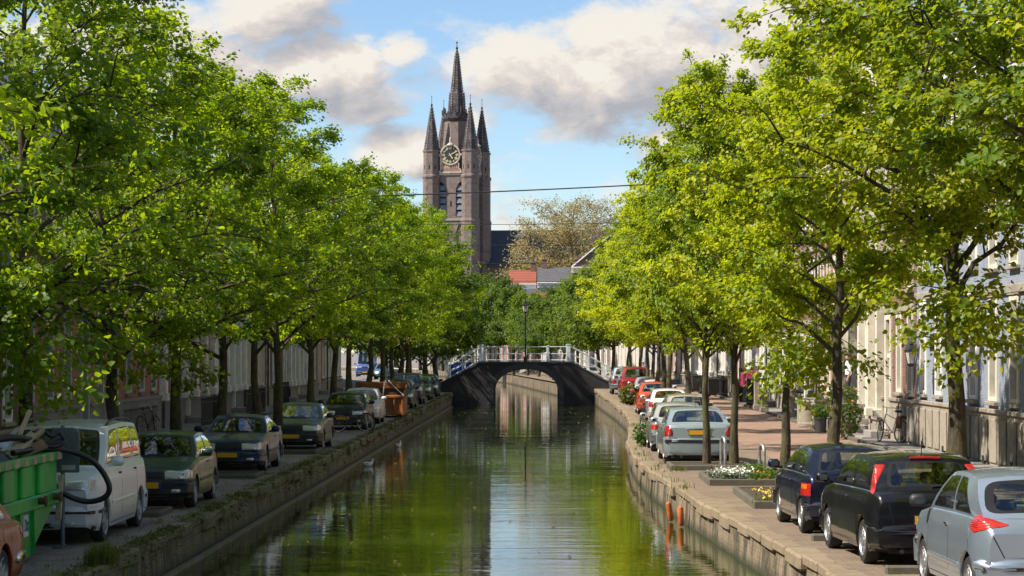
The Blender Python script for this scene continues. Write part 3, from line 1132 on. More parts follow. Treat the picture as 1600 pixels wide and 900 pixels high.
    co = MB()
    co.cbox(-.02, w + .02, .004, .14, h - .70, h - .32, .02)
    co.cbox(-.04, w + .04, .004, cornice, h - .315, h - .12, .03)
    co.cbox(-.05, w + .05, -.2, cornice + .1, h - .115, h + .03, .03)
    for k in range(int(w / .45)):
        co.cbox(.2 + k * .45, .36 + k * .45, .145, cornice - .04, h - .45, h - .318, .01)
    co.obj('cornice', M[trim], root)
    Dp = 9.0
    r = MB()
    if roof == 'along':
        zr_ = h + rh
        r.quad((-.02, .25, h + .034), (w + .02, .25, h + .034), (w + .02, -Dp / 2, zr_), (-.02, -Dp / 2, zr_))
        r.quad((-.02, -Dp / 2, zr_), (w + .02, -Dp / 2, zr_), (w + .02, -Dp - .2, h), (-.02, -Dp - .2, h))
        for x in (.0, w):
            r.add([(x, 0, h + .01), (x, -Dp / 2, zr_ - .05), (x, -Dp, h + .01)], [(0, 1, 2)])
    elif roof == 'gable':
        zr_ = h + rh
        r.quad((-.1, .1, h + .034), (w / 2, .1, zr_), (w / 2, -Dp, zr_), (-.1, -Dp, h + .034))
        r.quad((w + .1, .1, h + .034), (w + .1, -Dp, h + .034), (w / 2, -Dp, zr_), (w / 2, .1, zr_))
        gmb_ = MB().prism([(0.05, h + .03), (w - .05, h + .03), (w / 2, zr_ - .12)], -.2, 0.0, Matrix(((1, 0, 0, 0), (0, 0, 1, 0), (0, 1, 0, 0), (0, 0, 0, 1))))
        gmb_.obj('gable', M[wall], root)
        bb = MB()
        for sx, ex in ((0, w / 2), (w, w / 2)):
            bb.tube([(sx, .06, h + .08), (ex, .06, zr_ + .05)], .10, 4)
        bb.obj('barge_board', M[trim], root)
    else:
        r.box(-.02, w + .02, -Dp, .05, h + .035, h + .15)
    ro = r.obj('roof', M[roof_mat], root)
    for k in range(chim):
        u = w * (.12 if k == 0 else .85)
        zc = h + (rh if roof == 'along' else .5 if roof == 'gable' else .2)
        c_ = MB().cbox(u - .35, u + .35, -Dp / 2 - .45, -Dp / 2 + .45, zc - 1.2, zc + 1.0, .03)
        c_.cbox(u - .42, u + .42, -Dp / 2 - .52, -Dp / 2 + .52, zc + 1.0, zc + 1.12, .03)
        for q in (-.2, .2):
            c_.lathe([(.11, 0), (.10, .4), (.12, .4), (.12, .45)], 8, Matrix.Translation((u, -Dp / 2 + q, zc + 1.12)))
        c_.obj('chimney', M['b_brown'], ro)
    if trim != 'trim_grey' and pipe:
        MB().tube([(w - .12, .16, .1), (w - .12, .16, h - .8)], .05, 6).obj('downpipe', M['iron_grey'], root)
    return root


# facades on the sunny side: x = 11.3, facing the canal (local +x runs away from the camera)
XF = 11.3


def right_house(label, y0, y1, **kw):
    return house(label, (XF, y0), (XF, y1), base=zr((y0 + y1) / 2), **kw)


right_house('lilac painted brick house with a carved stone plinth beside the silver hatchback', 34, 46, h=10.5, wall='b_pale', bays=4, plinth=1.5, panels=True, trim='trim_cream', door=-1, g_win=2.7)
right_house('blue painted brick house with tall cream windows above a panelled stone plinth', 46.02, 59, pipe=False, h=10.8, wall='b_blue', bays=5, plinth=1.5, panels=True, trim='trim_cream', door=-1, g_win=2.8, bands=True)
right_house('pale blue brick house with stone plinth behind the mossy thick trunk and wall lantern', 59.02, 69.6, pipe=False, h=11.2, wall='b_blue', bays=4, plinth=1.5, panels=True, trim='trim', door=-1, g_win=2.8, bands=True, pilaster=False)
right_house('narrow dark red brick house behind the white bicycle', 69.62, 76.2, pipe=False, h=10.4, wall='b_brown', bays=3, plinth=1.45, panels=True, trim='trim_cream', door=2, door_mat='trim_grey', g_win=2.9, bands=True, pl_mat='stone')
right_house('white house with cream pilasters and tall doors behind the folding chair', 76.22, 87.6, h=10.9, wall='b_cream', bays=5, plinth=.7, trim='trim_cream', pilaster=True, door=1, door_mat='trim_grey', g_win=3.0, roof='gable', rh=3.6)
right_house('red brick house with cream trim where a person in a white shirt stands', 87.62, 94, h=10.0, wall='b_orange', bays=3, plinth=1.1, trim='trim_cream', door=0, door_mat='door_brown', bands=True)
right_house('brown brick house with narrow white mullions behind the stone stoop pedestals', 94.02, 104.5, h=10.6, wall='b_brown', bays=6, plinth=1.0, trim='trim', door=2, win_w=1.0, bands=True, roof_mat='tile_red')
right_house('dark brick house with a white arched hood over its windows', 104.52, 115, h=11.3, wall='b_dark', bays=5, plinth=1.0, trim='trim', door=3, shutters=False, bands=True)
right_house('pale blue rendered house behind the magenta cover', 115.02, 126, h=10.2, wall='b_pale', bays=5, plinth=.8, trim='trim', pilaster=True, door=4, door_mat='door_blue', roof='gable')
right_house('brick house with dark red shutters beside the pale blue one', 126.02, 136, h=9.8, wall='b_red', bays=4, plinth=.9, trim='trim', shutters=True, door=1, roof_mat='tile_red')
right_house('grey rendered house with a brick upper storey near the bridge', 136.02, 147, h=10.6, wall='b_grey', bays=5, plinth=1.2, trim='trim', door=2, bands=True)
right_house('tall white painted brick house at the corner by the bridge', 147.02, 158, h=11.0, wall='b_white', bays=5, plinth=.9, trim='trim', pilaster=True, door=3, roof='gable', rh=4.0)


# facades on the shaded side: x = -14, facing the canal (local +x runs towards the camera)
def left_house(label, y0, y1, **kw):
    return house(label, (-14, y1), (-14, y0), base=zl((y0 + y1) / 2), **kw)


left_house('dark brick house outside the picture on the shaded row', 6, 20, h=9.1, wall='b_dark', bays=6, door=-1)  # these unseen houses carry on the row; added to shade the near lindens
left_house('cream house outside the picture on the shaded row', 20.02, 34, h=9.5, wall='b_cream', bays=6, door=-1, trim='trim_cream')
left_house('red brick house outside the picture on the shaded row', 34.02, 47.98, h=9.3, wall='b_red', bays=6, door=-1)
left_house('brick house with pale window frames behind the skip, cut by the picture edge', 48, 61.5, h=9.0, wall='b_dark', bays=5, plinth=.9, trim='trim', door=-1, floors=3, g_win=2.6)
left_house('broad red brick house with stone window bands behind the silver van', 61.52, 84, h=9.6, wall='b_red', bays=9, plinth=1.35, trim='trim_grey', bands=True, door=5, floors=2, g_win=2.7, u_win=2.3, pl_mat='stone_grey', panels=False)
left_house('red brick house with white pilasters behind the green hatchback', 84.02, 97, h=9.2, wall='b_red', bays=5, plinth=1.1, trim='trim', pilaster=True, door=2, floors=2, g_win=2.7, pl_mat='stone_grey')
left_house('white fronted house with tall paired columns beside an iron area railing', 97.02, 107, h=8.8, wall='b_white', bays=5, plinth=1.1, trim='trim', pilaster=True, door=1, floors=2, g_win=2.7, pl_mat='stone_grey')
left_house('cream rendered house with dark railings behind the navy saloon', 107.02, 116, h=9.2, wall='b_cream', bays=4, plinth=1.0, trim='trim_cream', door=3, floors=2, pl_mat='stone_grey')
left_house('brown brick house with white quoins behind the leaning trunks', 116.02, 126, h=8.6, wall='b_brown', bays=4, plinth=.9, trim='trim', quoins=True, door=0, floors=2, roof='gable', rh=3.0)
left_house('grey rendered house halfway along the shaded row', 126.02, 137, h=9.0, wall='b_grey', bays=5, plinth=.9, trim='trim', door=2, floors=2, pilaster=True)
left_house('red brick house with white sash windows before the bend of the shaded row', 137.02, 148, h=9.2, wall='b_red', bays=4, plinth=.9, trim='trim', door=1, floors=2, roof='gable')
left_house('white painted house at the bend of the shaded street', 148.02, 160, h=8.8, wall='b_white', bays=5, plinth=.9, trim='trim', door=2, floors=2)
# the street bends beyond the bridge
bend_l = [(-15.0, 160.1), (-18.8, 185), (-25, 215), (-32, 245), (-41, 275)]
for (lab, wl_, rf), pa, pb in zip([('dark brick house just beyond the bridge on the shaded bend', 'b_dark', 'tile_red'), ('dark brick house second from the bridge on the shaded bend', 'b_dark', 'tile_grey'),
                                   ('brown brick house deep in the shaded bend', 'b_dark', 'tile_red'), ('red brick house deepest in the shaded bend', 'b_red', 'tile_grey')], bend_l, bend_l[1:]):
    house(lab, pb, pa, 9.0, wl_, bays=8, plinth=.8, floors=2, door=3, roof_mat=rf, base=.2)
bend_r = [(11.5, 158.1), (11.0, 171), (9.9, 187), (8.7, 203), (6.9, 222), (3.6, 240), (-.2, 262), (-6.5, 290), (-16, 318)]
spec_r = [('white house with dark windows just beyond the bridge', 'b_white', 'tile_grey', 'gable'), ('brown brick house with white mullions beyond the bridge', 'b_brown', 'tile_grey', 'along'),
          ('pale grey house at the sunny bend beyond the bridge', 'b_pale', 'tile_grey', 'gable'), ('cream house at the sunny bend beyond the bridge', 'b_cream', 'tile_grey', 'along'),
          ('dark brick house with white pilasters at the sunny bend', 'b_dark', 'tile_red', 'along'), ('grey house with a grey roof behind the far trees', 'b_grey', 'tile_grey', 'along'),
          ('red brick house behind the far trees', 'b_red', 'tile_red', 'along'), ('dark brick house where the canal turns away', 'b_dark', 'tile_grey', 'along')]
for i, ((lab, wl_, rf, rt), pa, pb) in enumerate(zip(spec_r, bend_r, bend_r[1:])):
    ln = (Vector(pb) - Vector(pa)).length
    house(lab, pa, pb, 8.2 - (.8 if i > 2 else 0), wl_, bays=max(4, int(ln / 2.3)), plinth=.8, floors=2, door=2, roof=rt, roof_mat=rf, base=.45, rh=2.4, pilaster=(i in (0, 4)), chim=1)
# ---------------------------------------------------------------- church tower
XZ = Matrix(((1, 0, 0, 0), (0, 0, 1, 0), (0, 1, 0, 0), (0, 0, 0, 1)))      # (x, y->z, z->y) for prisms drawn in elevation


def pointed(w, z0, zsp, ztop, n=8):
    """outline of a pointed arch opening, anticlockwise from the lower left corner"""
    hw = w / 2
    pts = [(-hw, z0), (hw, z0)]
    for i in range(n + 1):
        t = i / n
        pts.append((hw * (1 - t ** 1.6), zsp + (ztop - zsp) * math.sin(t * PI / 2) ** 1.0))
    for i in range(1, n + 1):
        t = 1 - i / n
        pts.append((-hw * (1 - t ** 1.6), zsp + (ztop - zsp) * math.sin(t * PI / 2) ** 1.0))
    return pts


def arch_fill(mb, cx, w, zsp, ztop, y, n=8):
    """wall surface between a pointed arch and the square top of its opening (outward -y)"""
    hw = w / 2
    for s in (-1, 1):
        pts = [(s * hw * (1 - (i / n) ** 1.6), zsp + (ztop - zsp) * math.sin(i / n * PI / 2)) for i in range(n + 1)]
        for (xa, za), (xb, zb) in zip(pts, pts[1:]):
            mb.quad((cx + xa, y, za), (cx + xb, y, zb), (cx + xb, y, ztop), (cx + xa, y, ztop))
            mb.quad((cx + xa, y, za), (cx + xb, y, zb), (cx + xb, y + .55, zb), (cx + xa, y + .55, za))


TW = thing('church_tower', 'tall brown brick church tower with a clock and five dark spires', 'church tower', (-20.1, 540, 0), R(-15))
A = 4.7
for k in range(4):
    rot = (0, 0, PI / 2 * k)
    ops = [(A - 2.65 - 1.5, A - 2.65 + 1.5, 34.4, 42.5), (A + 2.65 - 1.5, A + 2.65 + 1.5, 34.4, 42.5),
           (A - 2.65 - 1.4, A - 2.65 + 1.4, 22.6, 32.8), (A + 2.65 - 1.4, A + 2.65 + 1.4, 22.6, 32.8)]
    mb = MB()
    src = MB()
    us = sorted(set([0, 2 * A] + [o[0] for o in ops] + [o[1] for o in ops]))
    zz = sorted(set([0, 44.4] + [o[2] for o in ops] + [o[3] for o in ops]))
    for a, b in zip(us, us[1:]):
        for c, d in zip(zz, zz[1:]):
            um, zm = (a + b) / 2, (c + d) / 2
            if not any(o[0] < um < o[1] and o[2] < zm < o[3] for o in ops):
                mb.quad((a - A, -A, c), (b - A, -A, c), (b - A, -A, d), (a - A, -A, d))
    for (a, b, c, d) in ops:
        dep = .55 if c > 34 else .3
        for x in (a, b):
            mb.quad((x - A, -A, c), (x - A, -A + dep, c), (x - A, -A + dep, d), (x - A, -A, d))
        mb.quad((a - A, -A, c), (b - A, -A, c), (b - A, -A + dep, c), (a - A, -A + dep, c))
        arch_fill(mb, (a + b) / 2 - A, b - a, d - 2.4, d, -A)
        if c < 34:
            mb.quad((a - A, -A + dep, c), (b - A, -A + dep, c), (b - A, -A + dep, d), (a - A, -A + dep, d))
    w_ = mb.obj('wall', M['b_tower'], TW, rot=rot)
    for cx in (-2.65, 2.65):
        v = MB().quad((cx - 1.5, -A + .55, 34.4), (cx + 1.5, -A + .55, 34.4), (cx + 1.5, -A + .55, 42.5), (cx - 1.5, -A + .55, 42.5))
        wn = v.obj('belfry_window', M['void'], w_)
        for q in range(5):
            z = 34.5 + q * 1.5
            hw = 1.47 if z < 39.4 else 1.15
            MB().box(-hw, hw, -.02, .04, 0, 1.22, Matrix.Translation((cx, -A + .14, z)) @ Matrix.Rotation(R(-14), 4, 'X')).obj('louvre', M['louvre'], wn)
        tr = MB()
        for dx in (-.45, .45):
            tr.box(cx + dx - .12, cx + dx + .12, -A + .12, -A + .33, 22.6, 29.5)
        tr.tube([(cx + .75 * math.cos(t), -A + .2, 30.6 + .75 * math.sin(t)) for t in np.linspace(0, 2 * PI, 17)[:-1]], .13, 4, closed=True)
        tr.tube([(cx + x, -A - .02, z) for x, z in pointed(2.9, 22.6, 30.4, 33.0)[1:-1]], .16, 4)
        tr.obj('blind_tracery', M['b_tower'], w_)
    MB().cbox(-A - .1, A + .1, -A - .22, -A + .05, 33.4, 33.9, .06).obj('string_course', M['stone'], w_)
    MB().cbox(-A, A, -A - .25, -A + .1, 44.0, 44.6, .06).obj('parapet', M['clock_stone'], w_)
    MB().box(-.2, .2, -A - .02, -A + .02, 36.8, 38.0).obj('slit_window', M['void'], w_)
MB().box(-A, A, -A, A, 44.0, 44.3).obj('tower_floor', M['b_tower'], TW)
for sx, sy in ((-1, -1), (1, -1), (1, 1), (-1, 1)):
    c = (sx * A, sy * A, 0)
    t = MB().lathe([(2.25, 0), (2.2, 33.0), (2.35, 33.3), (2.05, 34.0), (2.05, 43.2), (2.25, 43.5), (2.25, 43.9), (1.95, 44.2), (1.92, 49.3), (2.12, 49.5), (2.12, 49.9)], 8, phase=.5)
    to = t.obj('turret', M['b_tower'], TW, c)
    for q in range(8):
        a = 2 * PI * q / 8
        MB().box(-.14, .14, -.03, .03, 0, .9, Matrix.Translation((1.80 * math.cos(a), 1.80 * math.sin(a), 45.4)) @ Matrix.Rotation(a + PI / 2, 4, 'Z')).obj('slit_window', M['void'], to)
    cn = MB().lathe([(1.78, 49.9), (1.30, 53.4), (.72, 57.0), (.14, 60.3)], 8, phase=.5).obj('turret_spire', M['spire'], TW, c)
    cr = MB()
    for q in range(8):
        a = 2 * PI * (q + .5) / 8
        for kk in range(15):
            f = kk / 15
            r_ = 1.74 * (1 - f) + .16 * f
            cr.box(-.12, .12, -.12, .12, -.1, .22, Matrix.Translation((r_ * math.cos(a), r_ * math.sin(a), 50.2 + 10 * f)) @ Matrix.Rotation(a, 4, 'Z'))
    cr.obj('crocket', M['spire_rib'], cn)['kind'] = 'stuff'
    MB().lathe([(.20, 60.2), (.28, 60.5), (.06, 60.8), (.05, 62.3), (.12, 62.4), (.02, 62.7)], 6).obj('finial', M['iron'], TW, c)
MB().lathe([(3.75, 44.2), (3.6, 47.5), (2.85, 57.2)], 8, phase=.5).obj('octagon_drum', M['b_tower'], TW)
ga = MB().lathe([(2.6, 56.4), (3.2, 57.2), (3.4, 57.5), (3.4, 58.7), (3.1, 58.7), (3.1, 57.6)], 8, phase=.5)
ga.obj('gallery', M['spire'], TW)
for q in range(16):
    a = 2 * PI * (q + .5) / 16
    rr_ = 3.2 if q % 2 else 3.45
    MB().cbox(-.14, .14, -.14, .14, 58.4, 59.6 + .6 * (q % 2), .05, Matrix.Translation((rr_ * math.cos(a), rr_ * math.sin(a), 0))).obj('pinnacle', M['spire'], TW)
sp = MB().lathe([(2.12, 57.6), (1.95, 61.0), (1.75, 63.4), (1.42, 63.8), (.95, 68.2), (.48, 72.2), (.16, 74.0)], 8, phase=.5).obj('main_spire', M['spire'], TW)
cr = MB()
for q in range(8):
    a = 2 * PI * (q + .5) / 8
    for kk in range(24):
        z = 58.5 + kk * .62
        r_ = interp(z, [(57.6, 2.12), (63.4, 1.75), (63.8, 1.42), (72.2, .48), (74, .16)])
        cr.box(-.13, .13, -.13, .13, -.12, .26, Matrix.Translation((r_ * math.cos(a), r_ * math.sin(a), z)) @ Matrix.Rotation(a, 4, 'Z'))
cr.obj('crocket', M['spire_rib'], sp)['kind'] = 'stuff'
for q in range(8):
    a = 2 * PI * q / 8
    for z0, hgt, wd in ((58.4, 2.0, .42), (61.0, 1.8, .36), (64.4, 1.6, .24)):
        r_ = interp(z0 + hgt / 2, [(57.6, 2.12), (63.4, 1.75), (63.8, 1.42), (72.2, .48)]) * .925
        MB().prism(pointed(wd * 2, 0, hgt * .6, hgt, 4), -.03, .03, Matrix.Translation((r_ * math.cos(a), r_ * math.sin(a), z0)) @ Matrix.Rotation(a + PI / 2, 4, 'Z') @ Matrix.Rotation(R(-4), 4, 'X') @ XZ).obj('lucarne', M['void'], sp)
MB().lathe([(.22, 73.9), (.34, 74.2), (.10, 74.5), (.07, 75.2), (.20, 75.3), (.20, 75.5), (.03, 75.7), (.03, 76.0)], 8).obj('finial', M['iron'], TW)
MB().prism([(-.5, 76.0), (.1, 75.95), (.5, 76.3), (.15, 76.25), (-.1, 76.6), (-.25, 76.3)], -.03, .03, XZ).obj('weathercock', M['gold'], TW)


def clock(parent, rz):
    c = link('clock', MB().lathe([(2.05, 0), (2.05, .22), (0.02, .22)], 40, Matrix.Translation((0, -A - .25, 48.7)) @ Matrix.Rotation(PI / 2, 4, 'X')).mesh('clock', M['dial'], True), parent, rot=(0, 0, rz))
    MB().tube([(2.28 * math.cos(t), -A - .42, 48.7 + 2.28 * math.sin(t)) for t in np.linspace(0, 2 * PI, 41)[:-1]], .24, 6, closed=True).obj('clock_ring', M['clock_stone'], c, smooth=True)
    y = -A - .50
    NUM = ['XII', 'I', 'II', 'III', 'IIII', 'V', 'VI', 'VII', 'VIII', 'IX', 'X', 'XI']
    for i, s in enumerate(NUM):
        a = PI / 2 - 2 * PI * i / 12
        mb = MB()
        adv = {'I': .17, 'V': .34, 'X': .36}
        tot = sum(adv[ch] for ch in s)
        x = -tot / 2
        base = Matrix.Translation((1.62 * math.cos(a), y, 48.7 + 1.62 * math.sin(a))) @ Matrix.Rotation(-(PI / 2 - a) * -1 * -1, 4, 'Y')
        def bar(x0, z0, x1, z1, t):
            d = Vector((x1 - x0, 0, z1 - z0))
            n_ = Vector((-d.z, 0, d.x)).normalized() * t
            p = [Vector((x0, 0, z0)) + n_, Vector((x0, 0, z0)) - n_, Vector((x1, 0, z1)) - n_, Vector((x1, 0, z1)) + n_]
            q = [v + Vector((0, -.05, 0)) for v in p]
            mb.add([base @ v for v in p + q], [(0, 1, 2, 3), (7, 6, 5, 4), (0, 4, 5, 1), (1, 5, 6, 2), (2, 6, 7, 3), (3, 7, 4, 0)])
        for ch in s:
            w = adv[ch]
            if ch == 'I':
                bar(x + w / 2, -.32, x + w / 2, .32, .055)
            elif ch == 'V':
                bar(x + .04, .32, x + w / 2, -.32, .06)
                bar(x + w - .04, .32, x + w / 2, -.32, .035)
            else:
                bar(x + .04, .32, x + w - .04, -.32, .06)
                bar(x + w - .04, .32, x + .04, -.32, .035)
            x += w
        mb.obj('numeral', M['gold'], c)
    for nm, ang, ln, wd in (('minute_hand', R(27), 1.95, .10), ('hour_hand', R(-58), 1.15, .14)):
        d = Vector((math.cos(ang), 0, math.sin(ang)))
        n_ = Vector((-d.z, 0, d.x))
        o0 = Vector((0, y - .09, 48.7))
        pts = [o0 - d * .45 + n_ * wd * .6, o0 - d * .45 - n_ * wd * .6, o0 + d * ln * .75 - n_ * wd, o0 + d * ln, o0 + d * ln * .75 + n_ * wd]
        k = [p + Vector((0, -.05, 0)) for p in pts]
        MB().add(pts + k, [(0, 1, 2, 3, 4), (9, 8, 7, 6, 5)] + [(i, (i + 1) % 5, 5 + (i + 1) % 5, 5 + i) for i in range(5)]).obj(nm, M['gold'], c)
    gp = MB().prism([(-2.7, 44.5), (2.7, 44.5), (2.5, 45.2), (2.0, 45.6), (2.1, 46.5), (1.6, 47.2), (-1.6, 47.2), (-2.1, 46.5), (-2.0, 45.6), (-2.5, 45.2)], -A - .35, -A + .3, XZ)
    gp.obj('clock_gable', M['b_orange'], c)
    tr = MB()
    ol = [(-2.7, 44.6), (-2.5, 45.2), (-2.0, 45.6), (-2.1, 46.5), (-1.7, 47.1)]
    for s in (-1, 1):
        tr.tube([(s * x, -A - .38, z) for x, z in ol], .17, 5)
        tr.lathe([(.0, -.4), (.34, -.1), (.34, .1), (.1, .35), (.06, .8)], 8, Matrix.Translation((s * 2.62, -A - .38, 48.7)) @ Matrix.Rotation(s * PI / 2, 4, 'Y'))
    tr.cbox(-2.8, 2.8, -A - .45, -A - .3, 44.45, 44.8, .05)
    for k in range(4):
        for q in (-1, 1):
            tr.cbox(q * .45 * k - .12 + .1, q * .45 * k + .12 + .1, -A - .42, -A - .34, 45.5, 46.3, .03)
    tr.lathe([(.9, 50.9), (.75, 51.3), (.35, 51.5), (.28, 52.6), (.12, 52.9), (.10, 54.0), (.02, 54.9)], 8, Matrix.Translation((0, -A - .35, 0)))
    tr.obj('clock_ornament', M['clock_stone'], c)


clock(TW, 0)
clock(TW, PI / 2)

# nave behind the tower
NV_ = thing('church_nave', 'long dark slate roof of the church joined to the tall clock tower', 'church', (-14, 542, 0), R(-6))
facade = MB()
L_ = 46.0
facade.box(0, L_, .0, 18, 0, 23.4)
facade.obj('wall', M['b_tower'], NV_)
rf = MB()
rf.quad((-1.5, -.7, 23.3), (L_, -.7, 23.3), (L_, 9, 32.0), (-1.5, 9, 32.0))
rf.quad((-1.5, 9, 32.0), (L_, 9, 32.0), (L_, 18.7, 23.3), (-1.5, 18.7, 23.3))
rf.add([(-1.5, -.7, 23.3), (-1.5, 9, 32), (-1.5, 18.7, 23.3)], [(0, 1, 2)])
rf.obj('roof', M['slate'], NV_)
MB().cbox(-1.5, L_, -.9, -.5, 22.9, 23.4, .05).obj('gutter', M['iron_grey'], NV_)
for k in range(6):
    x = 3.8 + k * 7
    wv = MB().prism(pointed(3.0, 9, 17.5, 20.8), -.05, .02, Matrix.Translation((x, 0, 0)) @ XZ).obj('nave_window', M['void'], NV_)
    MB().tube([(x + px_, -.1, pz) for px_, pz in pointed(3.0, 9, 17.5, 20.8)], .22, 4, closed=True).obj('window_frame', M['clock_stone'], wv)
    MB().cbox(x + 2.9, x + 4.1, -1.6, 0, 0, 21.5, .1).obj('buttress', M['b_tower'], NV_)

# roofs that show over the far trees
house('small house with a bright red tiled roof and pale barge boards beyond the trees', (-.9, 314), (-4.6, 314), 11.8, 'b_grey', bays=2, floors=3, door=-1, roof='along', roof_mat='tile_red', rh=2.0, cornice=.2, base=.4)
house('house with a pale zinc roof and brown chimneys beyond the trees', (5.4, 308), (-.7, 308), 11.8, 'b_grey', bays=3, floors=3, door=-1, roof='along', roof_mat='tile_grey', rh=2.2, chim=2, base=.4)
house('tall gabled house whose pale barge board climbs above the far trees', (13.0, 285), (3.6, 285), 13.0, 'b_dark', bays=4, floors=3, door=-1, roof='gable', roof_mat='tile_grey', rh=3.9, base=.4)
house('low white flat roofed building beside the foot of the church', (-4.8, 324), (-12, 324), 12.0, 'b_grey', bays=3, floors=3, door=-1, roof='flat', roof_mat='canvas', cornice=.25, base=.4, chim=0)

# ---------------------------------------------------------------- overhead cables
WIRES = [(90, 8.85, 9.95, .026, 'thick overhead cable slung high across the canal below the clock face'), (118, 9.55, 9.75, .015, 'thin cable crossing in front of the church at its roof ridge'),
         (128, 9.05, 9.0, .014, 'thin cable crossing in front of the church just under its ridge'), (138, 8.35, 8.45, .014, 'thin cable crossing in front of the lower church roof'),
         (146, 7.6, 7.55, .013, 'lowest thin cable, over the tree tops beyond the bridge')]
for (y, za, zb, r_, lab) in WIRES:
    pts = []
    for i in range(25):
        t = i / 24
        pts.append((-14 + 25.2 * t, y + .6 * t, za + (zb - za) * t - .35 * 4 * t * (1 - t) * .5))
    tag(MB().tube(pts, r_, 5).obj('overhead_cable', M['wire']), lab, 'cable', 'cables slung across the canal')


# ---------------------------------------------------------------- trees
def leaf_mesh(name, pts, outs, size, mat, rs, flat=.55, n_per=1):
    """one small folded leaf per point"""
    n = len(pts)
    up = np.array([0, 0, 1.0])
    nrm = up * flat + outs * .45 + rs.normal(0, .42, (n, 3))
    nrm /= np.linalg.norm(nrm, axis=1)[:, None]
    d = outs * .7 + rs.normal(0, .6, (n, 3)) + np.array([0, 0, -.6])
    d -= nrm * np.sum(d * nrm, axis=1)[:, None]
    d /= np.linalg.norm(d, axis=1)[:, None] + 1e-9
    s = np.cross(nrm, d)
    L = size * rs.uniform(.5, 1.5, n)[:, None]
    Wd = L * rs.uniform(.36, .50, n)[:, None]
    fold = L * rs.uniform(.02, .2, n)[:, None]
    v = np.empty((n, 6, 3))
    v[:, 0] = pts
    v[:, 1] = pts + d * L * .28 + s * Wd + nrm * fold
    v[:, 2] = pts + d * L * .72 + s * Wd * .72 + nrm * fold * .7
    v[:, 3] = pts + d * L - nrm * fold * .5
    v[:, 4] = pts + d * L * .28 - s * Wd + nrm * fold
    v[:, 5] = pts + d * L * .72 - s * Wd * .72 + nrm * fold * .7
    me = bpy.data.meshes.new(name)
    me.vertices.add(n * 6)
    me.vertices.foreach_set('co', v.reshape(-1).astype(np.float32))
    base = (np.arange(n) * 6)[:, None]
    q = np.concatenate([base + np.array([0, 3, 2, 1]), base + np.array([0, 4, 5, 3])], axis=1).reshape(-1)
    me.loops.add(n * 8)
    me.loops.foreach_set('vertex_index', q.astype(np.int32))
    me.polygons.add(n * 2)
    me.polygons.foreach_set('loop_start', (np.arange(n * 2) * 4).astype(np.int32))
    me.polygons.foreach_set('loop_total', np.full(n * 2, 4, np.int32))
    me.materials.append(mat)
    me.update(calc_edges=True)
    return me


